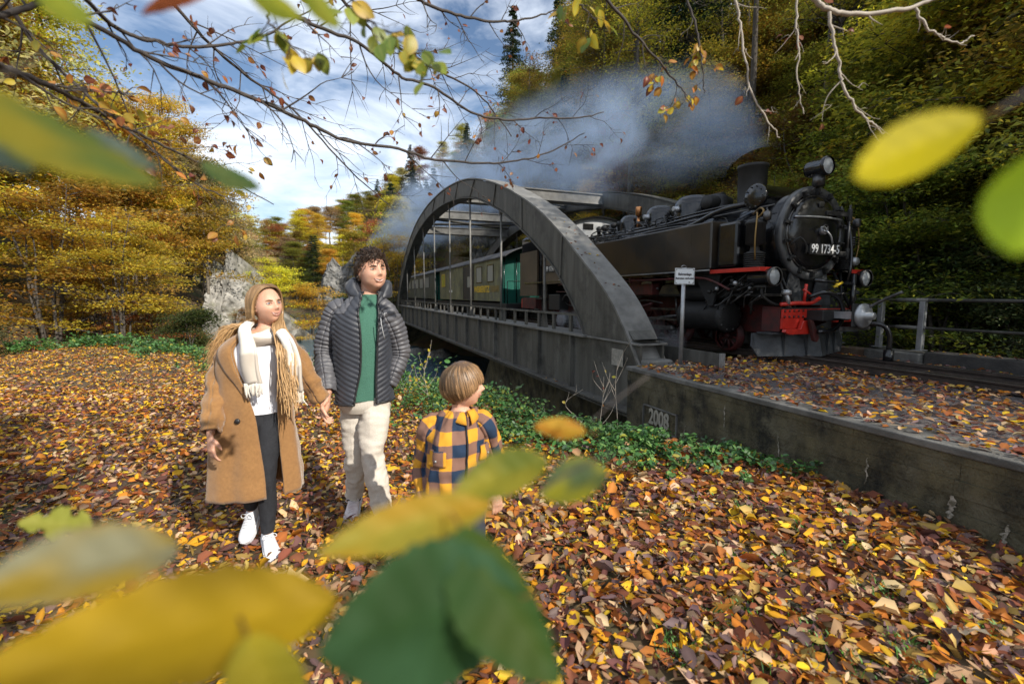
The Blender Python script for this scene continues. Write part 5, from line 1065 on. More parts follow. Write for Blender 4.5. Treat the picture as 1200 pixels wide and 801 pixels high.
class Head:
    def __init__(s,center,yaw,pitch,sc,female,roll=0):
        s.sc=sc; s.P,s.seg,s.rings=head_pts(sc,female); s.c=np.array(center)
        # face-local (x right, y forward, z up) -> world: forward is -y turned by yaw towards +x
        M=Matrix.Rotation(yaw,3,'Z')@Matrix.Rotation(roll,3,'Y')@Matrix.Rotation(pitch,3,'X')@Matrix(((-1,0,0),(0,-1,0),(0,0,1)))
        s.M=np.array(M)
    def w(s,p): return np.asarray(p)@s.M.T+s.c
    def surf(s,x,z,off=0.0):
        q=s.P.reshape(-1,3); q=q[q[:,1]>0]; d=(q[:,0]-x)**2+(q[:,2]-z)**2; i=np.argsort(d)[:4]; return V3(x,q[i,1].mean()+off,z)
    def add(s,mb):
        V=s.w(s.P.reshape(-1,3)); sg,r=s.seg,s.rings; mb.add(V,[(i*sg+j,(i+1)*sg+j,(i+1)*sg+(j+1)%sg,i*sg+(j+1)%sg) for i in range(r) for j in range(sg)]+[tuple(range(sg)),tuple(r*sg+j for j in range(sg))[::-1]])
        for k in (-1,1):
            e=MB(); e.sphere((0,0,0),V3(.009,.018,.029)*s.sc,12,8); Ve=np.vstack(e.v)+V3(k*.074*s.sc,-.012*s.sc,-.004*s.sc); mb.add(s.w(Ve),e.f)
    def features(s,parent,name='',brow=(.14,.08,.045),iris=(.10,.17,.22),lip=(.50,.22,.18),smile=1.0):
        k=s.sc
        for sx in (-1,1):
            mb=MB(); c=s.surf(sx*.030*k,.008*k,-.0035*k); e=MB(); e.sphere((0,0,0),V3(.0130,.008,.0046)*k,14,10); mb.add(s.w(np.vstack(e.v)+c),e.f,(.60,.56,.54),None,True)
            e=MB(); e.sphere((0,0,0),V3(.0054,.004,.0044)*k,12,8); mb.add(s.w(np.vstack(e.v)+c+V3(0,.0062*k,0)),e.f,iris,None,True)
            e=MB(); e.sphere((0,0,0),V3(.0026,.003,.0026)*k,10,6); mb.add(s.w(np.vstack(e.v)+c+V3(0,.0085*k,0)),e.f,(.01,.01,.01),None,True)
            lid=[s.surf(x*k,z*k,.0035*k) for x,z in ((sx*.016,.008),(sx*.022,.0122),(sx*.030,.0138),(sx*.038,.0122),(sx*.045,.008))]; mb.tube(s.w(cr(lid,10)),.0013*k,5,col=(.07,.04,.03))
            lid=[s.surf(x*k,z*k,.0030*k) for x,z in ((sx*.017,.006),(sx*.030,.000),(sx*.044,.006))]; mb.tube(s.w(cr(lid,8)),.0009*k,4,col=(.30,.15,.10)); link('eye',mb.data('eye',m_face),parent)
            mb=MB(); br=[s.surf(x*k,z*k,.0015*k) for x,z in ((sx*.013,.022),(sx*.024,.0265),(sx*.036,.027),(sx*.047,.021))]; mb.tube(s.w(cr(br,10)),[.0018*k,.003*k,.0036*k,.0036*k,.0034*k,.003*k,.0028*k,.0024*k,.0018*k,.001*k],6,col=brow); link('eyebrow',mb.data('eyebrow',m_hair),parent)
        w=.029*smile; 
        def arc(z0,dz,off,n=13): return cr([s.surf(x*k,(z0+dz*(abs(x)/w)**2)*k,off*k) for x in np.linspace(-w,w,7)],n)
        up=arc(-.0500,.0085,.0008); lo=arc(-.0640,.0225,.0008)
        mb=MB(); G=np.array([[up[i]*(1-f)+lo[i]*f+V3(0,.0006*k,0) for f in (0,.5,1)] for i in range(13)]); mb.grid(np.array([[s.w(p) for p in r] for r in G]),col=(.82,.80,.76)); link('teeth',mb.data('teeth',m_face),parent)
        mb=MB(); mb.tube(s.w(up+V3(0,.001*k,0)),[.0006*k]+[.0015*k]*2+[.0026*k]*7+[.0015*k]*2+[.0006*k],6,col=lip); mb.tube(s.w(lo+V3(0,.001*k,0)),[.0006*k]+[.0016*k]*2+[.0034*k]*7+[.0016*k]*2+[.0006*k],6,col=lip); link('lips',mb.data('lips',m_face),parent)
        mb=MB(); 
        for sx in (-1,1): mb.sphere(s.w(s.surf(sx*.0075*k,-.031*k,-.001*k)),.0028*k,8,6,col=(.30,.14,.10))
        link('nostrils',mb.data('nostrils',m_face),parent)
def hand(mb,wr,dr,nrm,side,k=1.0,curl=.5):
    """side vector = thumb side; nrm = palm normal"""
    dr=V3(*dr)/np.linalg.norm(dr); nrm=V3(*nrm); nrm-=dr*nrm.dot(dr); nrm/=np.linalg.norm(nrm); sd=np.cross(dr,nrm)*side
    wr=V3(*wr); mb.tube([wr-dr*.03*k,wr+dr*.02*k,wr+dr*.05*k,wr+dr*.085*k,wr+dr*.095*k],np.array([.016,.015,.017,.015,.008])*k,14,ref=nrm,r2=np.array([.024,.028,.038,.038,.03])*k)
    for i,(o,l) in enumerate(((.029,.92),(.010,1.0),(-.009,.95),(-.027,.78))):
        p=wr+dr*.085*k+sd*o*k; a=curl*(.35+.12*i); P=[p-dr*.02*k,p]; 
        for q,(ln) in enumerate((.040,.026,.021)):
            d=dr*math.cos(a)+nrm*math.sin(a)+sd*o*2.2; d/=np.linalg.norm(d); p=p+d*ln*l*k; P.append(p); a+=curl*.75
        mb.tube(P,np.array([.0095,.0092,.0083,.0075,.0052])*k,8)
    p=wr+dr*.02*k+sd*.026*k; d=dr*.65+sd*.6+nrm*.35; d/=np.linalg.norm(d); mb.tube([p,p+d*.035*k,p+d*.035*k+(dr*.85+nrm*.35+sd*.2)*.03*k,p+d*.035*k+(dr*.85+nrm*.45)*.052*k],np.array([.015,.012,.0098,.006])*k,8)
def body_mesh(name,J,head,k,fem,hands,voxel=.0055):
    mb=MB(); S=lambda *a:np.array(a,float)*k
    mb.tube(cr([J['pelvis']-V3(0,0,.06*k),J['pelvis'],J['waist'],J['chest'],J['neck']-V3(0,0,.05*k),J['neck']],16),cr(np.array([.05,.095,.085,.098,.06,.045])[:,None]*k,16)[:,0],18,ref=(0,1,0),r2=cr(np.array([.08,.155 if fem else .15,.118 if fem else .135,.145 if fem else .165,.10,.05])[:,None]*k,16)[:,0])
    nk=head.w((0,-.030*head.sc,-.045*head.sc)); mb.tube(cr([J['neck']-V3(0,-.015,.06*k),J['neck']*.6+nk*.4+V3(0,.012,-.02),nk],8),cr(S(.064,.049 if fem else .057,.047 if fem else .056)[:,None],8)[:,0],18)
    for s in ('L','R'):
        mb.tube(cr([J['chest']*.4+J['sh'+s]*.6,J['sh'+s],(J['sh'+s]+J['el'+s])/2,J['el'+s],(J['el'+s]+J['wr'+s])/2,J['wr'+s]],18),cr(S(.05,.052,.043,.036,.034,.022)[:,None],18)[:,0],12)
        mb.tube(cr([J['hip'+s]+V3(0,0,.08*k),J['hip'+s],(J['hip'+s]+J['kn'+s])/2,J['kn'+s],(J['kn'+s]*.6+J['an'+s]*.4),J['an'+s],J['an'+s]-V3(0,0,.04*k)],20),cr(S(.07,.080,.066,.047,.044,.028,.026)[:,None],20)[:,0],12)
        f=J['to'+s]-J['an'+s]; mb.tube([J['an'+s],J['an'+s]+f*.12-V3(0,0,.035*k),J['an'+s]+f*.40-V3(0,0,.045*k)],S(.026,.018,.010),10)
        hand(mb,*hands[s],k=k,curl=.85 if (s=='L')==fem and k>.8 else .5)
    head.add(mb)
    me=mb.data(name,m_skin); o=bpy.data.objects.new(name,me); COL.objects.link(o)
    r=o.modifiers.new('r','REMESH'); r.mode='VOXEL'; r.voxel_size=voxel; r.use_smooth_shade=True
    sm=o.modifiers.new('s','SMOOTH'); sm.factor=.5; sm.iterations=2
    dg=bpy.context.evaluated_depsgraph_get(); m2=bpy.data.meshes.new_from_object(o.evaluated_get(dg)); bpy.data.objects.remove(o)
    m2.name=name; m2.materials.clear(); m2.materials.append(m_skin); m2.polygons.foreach_set('use_smooth',np.ones(len(m2.polygons),bool)); return m2
def nz(p,f,s=0): return mnoise.noise(Vector((p[0]*f+s,p[1]*f-s,p[2]*f+2*s)))
def sleeve(mb,P,Rr,n=44,seg=26,wr=.006,wf=9,seed=0,quilt=None,qa=.006,uv=False,caps=False,flat=None,col=None):
    """tube along P with wrinkles; Rr rows radius"""
    Q=cr(P,n); r=cr(np.array(Rr,float)[:,None],n)[:,0]; T=np.gradient(Q,axis=0); T/=np.linalg.norm(T,axis=1)[:,None]; a=V3(0,-1,0); ang=np.linspace(0,2*PI,seg+1); G=[];UVs=[];ln=0
    for i in range(n):
        b=a-T[i]*a.dot(T[i]); b/=np.linalg.norm(b); c=np.cross(T[i],b); a=b
        if i: ln+=np.linalg.norm(Q[i]-Q[i-1])
        row=[];ur=[]
        for j,t in enumerate(ang):
            dv=math.cos(t)*b+math.sin(t)*c; tt=t%(2*PI); p0=Q[i]+dv*r[i]
            k=r[i]+wr*nz(V3(math.cos(tt)*.12,math.sin(tt)*.12,ln*1.3),wf,seed)*1.5+wr*.6*nz(V3(math.cos(tt)*.1,ln*2.5,math.sin(tt)*.1),wf*2.2,seed+3)
            if quilt: k+=qa*(abs(math.sin(PI*(ln+.012*math.cos(tt))/quilt))**.55-.6)
            row.append(Q[i]+dv*k*(1 if flat is None else (1-flat*abs(math.cos(t))))); ur.append((t*.055,ln,0))
        G.append(row);UVs.append(ur)
    mb.grid(G,uv=UVs if uv else None,col=col)
    return Q
def shell(mb,lv,beta,openL,openR,n=60,cols=56,ex=2.3,wr=.006,wf=7,seed=0,quilt=None,qa=.006,chev=.03,uv=False,zmap=None,off=0,crop=None,fold=0):
    """garment around the trunk. lv rows (z,cx,cy,halfwidth,halfdepth); opening angles by row"""
    L=cr(np.array([list(l)+[oL,oR] for l,oL,oR in zip(lv,openL,openR)],float),n); G=[];UVs=[]
    for z,cx,cy,w,d,oL,oR in L:
        row=[];ur=[]
        for a in np.linspace(oR,2*PI-oL,cols):
            if crop and not crop(a,z): pass
            sa,ca=math.sin(a),math.cos(a); x=w*abs(sa)**(2/ex)*np.sign(sa); y=-d*abs(ca)**(2/ex)*np.sign(ca)
            q=V3(math.cos(beta)*x-math.sin(beta)*y,math.sin(beta)*x+math.cos(beta)*y,0); nn=q/(np.linalg.norm(q)+1e-9)
            k=off+wr*1.6*nz(V3(sa*.2,ca*.2,z*.45),wf,seed)+wr*.7*nz(V3(sa*.2,ca*.2,z*.9),wf*2.4,seed+5)
            if fold: fz=np.clip((lv[-3][0]-z)/(lv[-3][0]-lv[0][0]),0,1)**1.4; k+=fold*fz*(math.sin(a*6+seed)+.6*math.sin(a*11+2+z*2))
            if quilt:
                da=min(a,2*PI-a); k+=qa*(abs(math.sin(PI*(z-chev*min(da,1.3)*1.6)/quilt))**.55-.6)
            row.append(V3(cx,cy,z)+q+nn*k); ur.append(((a if a<PI else a-2*PI)*.5*(w+d)*1.08,z,0))
        G.append(row);UVs.append(ur)
    G=np.array(G); mb.grid(G,uv=UVs if uv else None); return G
def solid(o,t,off=-1):
    s=o.modifiers.new('solid','SOLIDIFY'); s.thickness=t; s.offset=off; return o
def shoe(parent,an,to,k,m,msole=None,lace=True,name='shoe'):
    an=V3(*an);to=V3(*to); f=to-an; f0=f.copy(); f[2]=f[2]; L=.265*k; up=V3(0,0,1); fw=f/np.linalg.norm(f)
    # foot direction: along the sole
    sd=np.cross(fw,up); sd/=np.linalg.norm(sd); up=np.cross(sd,fw); heel=an-fw*.055*k-up*.075*k
    st=[(0,.022,.060),(.06,.034,.080),(.2,.037,.094),(.32,.038,.090),(.45,.041,.072),(.6,.046,.058),(.78,.047,.048),(.92,.037,.040),(1,.012,.028)]
    Q=cr(np.array(st),18); G=[]
    for s,w,h in Q:
        row=[]
        for a in np.linspace(0,2*PI,21)[:-1]:
            x=math.cos(a); y=math.sin(a); row.append(heel+fw*s*L+sd*(w*k*np.sign(x)*abs(x)**.75)+up*((.012+ (h-.012)*(.5+.5*y))*k if y>-.8 else .012*k))
        G.append(row)
    mb=MB(); mb.grid(G,close=True); mb.add(G[0],[tuple(range(20))]); mb.add(G[-1],[tuple(range(20))[::-1]]); up_=link(name,mb.data(name,m),parent)
    mb=MB(); pts=[]
    for s,w,h in Q: pts.append(heel+fw*s*L+sd*w*1.10*k)
    for s,w,h in Q[::-1]: pts.append(heel+fw*s*L-sd*w*1.10*k)
    n=len(pts); mb.add([p-up*.004*k for p in pts]+[p+up*.024*k for p in pts],[tuple(range(n)),tuple(range(n,2*n))[::-1]]+[(i,(i+1)%n,n+(i+1)%n,n+i) for i in range(n)],None,None,False); link('sole',mb.data('sole',msole or m),up_)
    if lace:
        mb=MB()
        for i in range(5):
            s=.36+i*.065; h=np.interp(s,Q[:,0],Q[:,2])*k; c=heel+fw*s*L+up*(h+.001); mb.tube(cr([c-sd*.024*k-up*.008,c-sd*.010*k+up*.002,c+sd*.010*k+fw*.008+up*.002,c+sd*.024*k-up*.008+fw*.010],8),.0028*k,5)
        c=heel+fw*.36*L+up*(np.interp(.36,Q[:,0],Q[:,2])*k+.004)
        for a in (-1,1): mb.tube(cr([c,c+sd*a*.03*k+up*.012,c+sd*a*.045*k+fw*.012,c+sd*a*.02*k+fw*.02,c],10),.0024*k,5)
        link('laces',mb.data('laces',m),up_)
    return up_
def lock(mb,P,r0,c0,c1,n=14,seg=5,r1=.0012,flat=.55):
    Q=cr(P,n); f=np.linspace(0,1,n); r=r0*(.55+.45*np.sin(np.minimum(f*2.2,PI/2)))*(1-f**3)+r1*f; 
    o=len(mb.c); mb.tube(Q,r,seg,caps=False,r2=r*flat)
    mb.c[-1]=np.hstack([np.repeat(np.array([V3(*c0)*(1-t)+V3(*c1)*t for t in f]),seg,0),np.ones((n*seg,1))]); mb.usec=True
def cap_shell(h,mb,col,thick,front,side,back,bumps=.004,seed=0):
    """hair cap: skull pushed outwards where hair grows"""
    P=h.P; r,s,_=P.shape; G=P.copy(); k=h.sc
    keep=np.zeros((r,s),bool)
    for i in range(r):
        for j in range(s):
            x,y,z=P[i,j]/k; th=math.atan2(abs(x),y)    # 0 front .. pi back
            lim=np.interp(th,[0,.55,.95,1.35,1.8,PI],[front,front*.94,front*.75+side*.25,side,back*.6+side*.4,back]); keep[i,j]=z>lim
            nn=P[i,j]/np.linalg.norm(P[i,j]); e=min(1,max(0,(z-lim)/.02)); G[i,j]=P[i,j]+nn*(thick*k*e**.6+bumps*nz(nn,7,seed))*1.0
    fs=[];
    for i in range(r-1):
        for j in range(s):
            q=(i*s+j,(i+1)*s+j,(i+1)*s+(j+1)%s,i*s+(j+1)%s)
            if keep[i,j] and keep[i+1,j] and keep[i,(j+1)%s] and keep[i+1,(j+1)%s]: fs.append(q)
    mb.add(h.w(G.reshape(-1,3)),fs,col,None,True)
# ------------------------------------------------------------ the woman
W0=V3(-1.60,2.75,0); wz=float(gh(-1.6,2.75)); 
def WP(px,py,Y): p=at(px,py,Y); return V3(p.x-W0[0],p.y-W0[1],p.z-wz)
we=empty('person',(W0[0],W0[1],wz),0,'smiling woman with long hair in camel coat and cream scarf left of the man','person')
hW=Head((.135,-.01,1.545),R(58),R(-5),1.0,True,roll=R(-4))
JW={'pelvis':V3(.02,.0,.92),'waist':V3(.03,0,1.05),'chest':V3(.05,0,1.25),'neck':V3(.10,.01,1.42),'shL':V3(.22,.01,1.33),'shR':V3(-.11,.02,1.34),
 'elL':V3(.325,.05,1.10),'wrL':V3(.392,.085,.935),'elR':V3(-.150,-.075,1.07),'wrR':V3(-.100,-.245,.825),'hipL':V3(.10,0,.88),'hipR':V3(-.05,.02,.88),'knL':V3(.085,-.04,.49),'knR':V3(-.03,-.04,.53),'anL':V3(.055,.0,.105),'anR':V3(-.075,.06,.235),'toL':V3(.165,-.135,.055),'toR':V3(-.095,-.06,.10)}
hands={'L':(JW['wrL']+V3(.008,.0,-.01),(.16,.05,-1),(1,.5,.1),1,) ,'R':(JW['wrR']+V3(.004,-.004,-.012),(.15,-.25,-1),(.6,.8,-.1),-1)}
hands={'L':(JW['wrL']+V3(.005,.0,-.012),(.10,.06,-1),(.9,.25,.1),1),'R':(JW['wrR']+V3(.002,-.006,-.010),(.10,-.12,-1),(.5,.85,-.1),1)}
link('body',body_mesh('body',JW,hW,.93,True,hands),we); hW.features(we,brow=(.20,.11,.05),iris=(.12,.2,.26))
# trousers
mb=MB(); lv=[(1.0,.03,0,.145,.10),(.93,.02,0,.158,.112),(.84,.02,0,.158,.115),(.80,.02,0,.14,.10)]; shell(mb,lv,.3,[0]*4,[0]*4,n=14,cols=30,ex=2,wr=.003)
for s in ('L','R'): sleeve(mb,[JW['hip'+s]+V3(0,0,.03),JW['hip'+s]*.5+JW['kn'+s]*.5,JW['kn'+s],JW['kn'+s]*.5+JW['an'+s]*.5+V3(0,.01,0),JW['an'+s]+V3(0,0,.02)],[.082,.075,.056,.052,.038],wr=.004,wf=14,seed=3)
link('trousers',mb.data('trousers',m_jean),we)
shoe(we,JW['anR'],JW['toR'],.93,m_shoe); shoe(we,JW['anL'],JW['toL'],.93,m_shoe)
mb=MB(); shell(mb,[(.90,.03,-.005,.166,.120),(.95,.03,-.005,.162,.118),(1.05,.035,-.01,.142,.11),(1.2,.05,-.015,.158,.125),(1.30,.06,-.01,.15,.11),(1.37,.08,0,.10,.085)],.35,[0]*6,[0]*6,n=30,cols=40,ex=2.1,wr=.005,wf=9,seed=2); link('shirt',mb.data('shirt',m_shirtw),we)
# coat
lv=[(.385,-.005,.01,.272,.165),(.55,.0,.01,.262,.158),(.75,.01,.005,.240,.148),(.92,.03,0,.206,.138),(1.06,.035,0,.195,.136),(1.20,.045,0,.215,.140),(1.29,.055,0,.208,.128),(1.345,.07,.005,.168,.105),(1.385,.085,.012,.115,.088),(1.42,.095,.02,.085,.075)]
oL=[-.22,-.20,-.12,0,.18,.40,.52,.60,.68,.8]; oR=[.62,.62,.62,.62,.66,.72,.78,.85,.9,1.0]
mb=MB(); G=shell(mb,lv,.42,oL,oR,n=70,cols=72,ex=2.15,wr=.009,wf=6,seed=8,fold=.009); co=solid(link('coat',mb.data('coat',m_coat),we),.012)
nW=G
def edge_strip(G,left,rows,widths,off,name,m,parent):
    """lapel: folded strip lying on the garment along one front edge"""
    n=len(G); g=[]
    for i in rows:
        k=np.interp(i,[rows[0],rows[len(rows)//2],rows[-1]],widths); e=[]
        for f in np.linspace(0,1,6):
            j=f*k; a=G[i][-1-int(j)] if left else G[i][int(j)]; b=G[i][max(-len(G[i]),-2-int(j))] if left else G[i][int(j)+1]; fr=j-int(j); p=a*(1-fr)+b*fr; c=V3(.05,.0,p[2]); nn=p-c; nn[2]=0; nn/=np.linalg.norm(nn); e.append(p+nn*(off*(1-.5*f)+.002))
        g.append(e)
    mb=MB(); mb.grid(g); return solid(link(name,mb.data(name,m),parent),.007,1)
z_rows=[i for i in range(len(G)) if .98<G[i][0][2]<1.39]
edge_strip(G,True,z_rows,[.3,9,12],.014,'lapel',m_coat,co); edge_strip(G,False,z_rows,[.3,7,10],.012,'lapel',m_coat,co)
# coat sleeves
for s,seed in (('L',4),('R',6)):
    mb=MB(); st=JW['sh'+s]; c0=st+V3(-.045 if s=='L' else .045,0,.0); sleeve(mb,[c0+V3(0,0,.012),st+V3(.004 if s=='L' else -.006,0,-.028),st*.5+JW['el'+s]*.5,JW['el'+s],JW['el'+s]*.45+JW['wr'+s]*.55,JW['wr'+s]+V3(0,0,.015)],[.046,.066,.065,.062,.058,.053],wr=.013,wf=11,seed=seed,n=60); solid(link('coat_sleeve',mb.data('coat_sleeve',m_coat),we),.006)
i=int(np.argmin([abs(g[0][2]-.875) for g in G])); p=G[i][-6]; q=p-V3(.03,0,0); mb=MB(); mb.lathe([(.001,-.006),(.014,-.006),(.016,-.001),(.016,.003)],(p[0]+.002,p[1]-.006,p[2]),'y',16); link('button',mb.data('button',m_zip),co)
# scarf
CREAM=(.70,.66,.58); TAUPE=(.47,.42,.36); LCR=(.78,.75,.68)
TP2=(.33,.28,.235)
mb=MB()
for (zc,rx,ry,tr,tilt,cc,ph) in ((1.400,.086,.084,.022,.42,TP2,0),(1.378,.106,.098,.026,.50,TP2,.4),(1.385,.116,.100,.020,.30,LCR,1)):
    Q=[V3(.105+rx*math.sin(a),.005-ry*math.cos(a),zc+.012*math.sin(2*a+ph)-tilt*ry*(1+math.cos(a))*.55) for a in np.linspace(0,2*PI,37)]
    o=mb.n; T=np.array(Q); seg=14; G2=[]
    for i,qv in enumerate(T):
        a=i/36*2*PI; rad=V3(math.sin(a),-math.cos(a),0); row=[]
        for t in np.linspace(0,2*PI,seg,endpoint=False):
            k=1+.22*math.sin(3*t+2*math.sin(a)+ph)+.15*math.sin(5*t-a); row.append(qv+rad*math.cos(t)*tr*k+V3(0,0,1)*math.sin(t)*tr*1.15*k)
        G2.append(row)
    C=np.zeros((37,seg,3))
    for i in range(37): C[i,:]=V3(*cc) if (i//5+int(ph>0))%3 else V3(*CREAM)
    mb.grid(G2,close=True,col=C)
sc=link('scarf',mb.data('scarf',m_scarf),we)
def tail(P,w,seed,th=.014):
    Q=cr(P,30); mb=MB(); G=[];C=[]
    for i,q in enumerate(Q):
        f=i/29; row=[];cc=[]
        for t in np.linspace(-1,1,13): row.append(q+V3(t*w*(.62+.38*min(1,f*1.5)),-.010*math.cos(t*4+seed)+.012*abs(t)+.006*math.sin(9*f+3*t),0.006*math.sin(5*t+seed)))
        base=V3(*(LCR if f<.30 else CREAM if f<.62 else TAUPE)); 
        for t in np.linspace(-1,1,13): cc.append(base*(.55 if False else 1)*(1 if not(-.95<t<-.55 and f<.6) else .93))
        G.append(row);C.append(cc)
    mb.grid(G,col=np.array(C)); o=solid(link('scarf_end',mb.data('scarf_end',m_scarf),sc),th)
    mb=MB(); rf=np.random.default_rng(seed)
    for k in range(26):
        t=-1+2*k/25; p=Q[-1]+V3(t*w,-.004,0); l=rf.uniform(.05,.085); mb.tube(cr([p,p+V3(rf.normal(0,.005),-.004,-l*.5),p+V3(rf.normal(0,.012),0,-l)],6),[.0035,.0038,.0034,.0036,.003,.0035],5,col=(CREAM if k%3 else TAUPE))
    link('fringe',mb.data('fringe',m_scarf),sc,)['kind']='stuff'
tail([WP(291,379,2.70),WP(286,387,2.60),WP(289,405,2.565),WP(292,428,2.565),WP(297,449,2.57)],.050,1)
tail([WP(330,388,2.63),WP(338,400,2.60),WP(343,420,2.60),WP(345,440,2.60),WP(347,458,2.61)],.044,2)
# hair
RIGHT=lambda s: (hW.w(V3(s*.09,0,0))[0]>hW.c[0]) 
mb=MB(); DK=(.085,.045,.022); MD=(.22,.125,.055); GD=(.56,.35,.16)
cap_shell(hW,mb,(.22,.125,.06),.010,.092,-.01,-.085,.003,1)
rh=np.random.default_rng(5); H=lambda x,y,z: hW.w(V3(x,y,z))
for k in range(640):
    s=-1 if k%2 else 1
    a=rh.uniform(0,1)**.85; y0=.062-.150*a; z0=.121-max(0,abs(y0+.01)-.03)*.42
    p0=H(s*rh.uniform(.0,.006),y0,z0+rh.uniform(0,.004)); rr_=rh.uniform(0,.007)
    p1=H(s*(.040+rr_),y0*.95,z0-.008+rr_); p2=H(s*(.072+rr_),y0*.72-.006,.066+rh.uniform(-.006,.006)); p3=H(s*(.0865+rr_),min(.012,y0*.6-.014),.012); p4=H(s*(.088+rr_),min(-.008,y0*.5-.026),-.062)
    w=p4[0]-hW.c[0]
    far=(s>0)        # face-local +x is the side turned away from the camera
    if RIGHT(s) and rh.random()<.35 and a<.8: continue
    if not RIGHT(s):
        u=rh.random(); q4=V3(.020+rh.normal(0,.014),-.045+u*.09,1.445); q5=V3(-.080+rh.normal(0,.022),-.075+u*.10,1.40+rh.normal(0,.008)); q6=V3(-.205+rh.normal(0,.02),-.06+u*.08,1.21+rh.normal(0,.055))
    else:
        q4=V3(.228+rh.normal(0,.014),-.055+rh.uniform(-.03,.03),1.42); q5=V3(.295+rh.normal(0,.020),-.145+rh.normal(0,.013),1.28); q6=V3(.325+rh.normal(0,.026),-.178+rh.normal(0,.010),1.03+rh.normal(0,.05))
    wv=.008; q45=(q4+q5)/2+V3(rh.normal(0,wv),rh.normal(0,wv),0); q56=(q5+q6)/2+V3(rh.normal(0,wv*1.4),rh.normal(0,wv),0)
    sh=rh.uniform(.6,1.35); lock(mb,[p0,p1,p2,p3,p4,q4,q45,q5,q56,q6],rh.uniform(.0030,.0062),V3(.19,.11,.052)*sh,V3(*GD)*sh,n=24,seg=5)
link('hair',mb.data('hair',m_hair),we)
# ------------------------------------------------------------ the man
M0=V3(-1.02,3.05,0); mz=float(gh(-1.02,3.05)); me_=empty('person',(M0[0],M0[1],mz),0,'tall dark haired young man in a quilted charcoal jacket and pale trousers holding her hand','person')
def MP(px,py,Y): p=at(px,py,Y); return V3(p.x-M0[0],p.y-M0[1],p.z-mz)
hM=Head((.100,-.02,1.748),R(43),R(-3),1.11,False,roll=R(-3))
hg=V3(W0[0]-M0[0],W0[1]-M0[1],wz-mz)
JM={'pelvis':V3(.01,.02,.96),'waist':V3(.02,.01,1.12),'chest':V3(.03,0,1.38),'neck':V3(.06,.0,1.60),'shL':V3(.195,.01,1.49),'shR':V3(-.160,.0,1.50),'elL':V3(.245,.09,1.20),'wrL':V3(.18,.03,.97),'elR':V3(-.235,-.02,1.21),'wrR':V3(-.160,-.165,.965),
 'hipL':V3(.085,.02,.90),'hipR':V3(-.06,.04,.90),'knL':V3(.075,-.06,.50),'knR':V3(-.075,.06,.49),'anL':V3(.145,-.05,.10),'anR':V3(-.135,.16,.135),'toL':V3(.19,-.21,.05),'toR':V3(-.125,.0,.045)}
hands={'L':(JM['wrL'],(-.2,-.3,-1),(-1,.2,0),-1),'R':(JM['wrR']+V3(.0,-.004,-.012),(-.12,-.10,-1),(-.9,-.2,.1),-1)}
link('body',body_mesh('body',JM,hM,1.04,False,hands),me_); hM.features(me_,brow=(.035,.02,.012),iris=(.08,.10,.08),lip=(.50,.24,.18),smile=1.15)
# a hint of moustache shadow is left to the skin; trousers
mb=MB(); shell(mb,[(1.02,.015,.02,.17,.12),(.95,.01,.02,.178,.128),(.86,.01,.025,.175,.130),(.81,.01,.03,.15,.11)],.45,[0]*4,[0]*4,n=14,cols=34,ex=2.1,wr=.004)
for s,sd_ in (('L',1),('R',7)): sleeve(mb,[JM['hip'+s]+V3(0,0,.02),JM['hip'+s]*.5+JM['kn'+s]*.5,JM['kn'+s],JM['kn'+s]*.5+JM['an'+s]*.5,JM['an'+s]+V3(0,0,.0)],[.098,.093,.076,.070,.062],wr=.014,wf=7,seed=sd_,n=70,seg=36)
tr=link('trousers',mb.data('trousers',m_trs),me_)
shoe(me_,JM['anL'],JM['toL'],1.08,m_shoe); shoe(me_,JM['anR'],JM['toR'],1.05,mat('pale_pink_trainer',(.60,.50,.50),.6,col2=(.7,.66,.66),scale=20),m_shoe)
mb=MB(); sleeve(mb,[JM['anR']+V3(0,0,-.03),JM['anR']+V3(0,0,.05)],[.048,.046],n=6,wr=.001); link('sock',mb.data('sock',m_dshoe),me_)
mb=MB(); shell(mb,[(.90,.02,.01,.172,.122),(1.1,.02,0,.165,.125),(1.3,.03,-.005,.175,.132),(1.45,.04,0,.165,.115),(1.55,.055,.0,.105,.085),(1.60,.06,0,.075,.07)],.5,[0]*6,[0]*6,n=34,cols=44,ex=2.1,wr=.005,wf=9,seed=2); link('sweater',mb.data('sweater',m_sweat),me_)
lv=[(.885,.015,.01,.192,.142),(.98,.015,.01,.194,.146),(1.1,.02,.005,.190,.145),(1.25,.025,0,.196,.148),(1.38,.03,0,.203,.148),(1.47,.035,0,.192,.132),(1.53,.045,.003,.150,.108),(1.57,.055,.008,.125,.095),(1.62,.062,.015,.098,.088)]
oL=[.44,.36,.24,.20,.22,.28,.34,.42,.5]; oR=[.22,.22,.24,.26,.28,.32,.36,.42,.5]
mb=MB(); GM=shell(mb,lv,.50,oL,oR,n=270,cols=80,ex=2.2,wr=.006,wf=6,seed=12,quilt=.034,qa=.0085,chev=.055); jk=solid(link('jacket',mb.data('jacket',m_puff),me_),.016)
for e in (0,-1):
    mb=MB(); mb.tube([g[e]+V3(0,-.004,0) for g in GM[::4]],.0065,6); link('zip_edge',mb.data('zip_edge',m_zip),jk)
mb=MB(); mb.tube([GM[0][j] for j in range(80)],.009,6); link('hem_band',mb.data('hem_band',m_zip),jk)
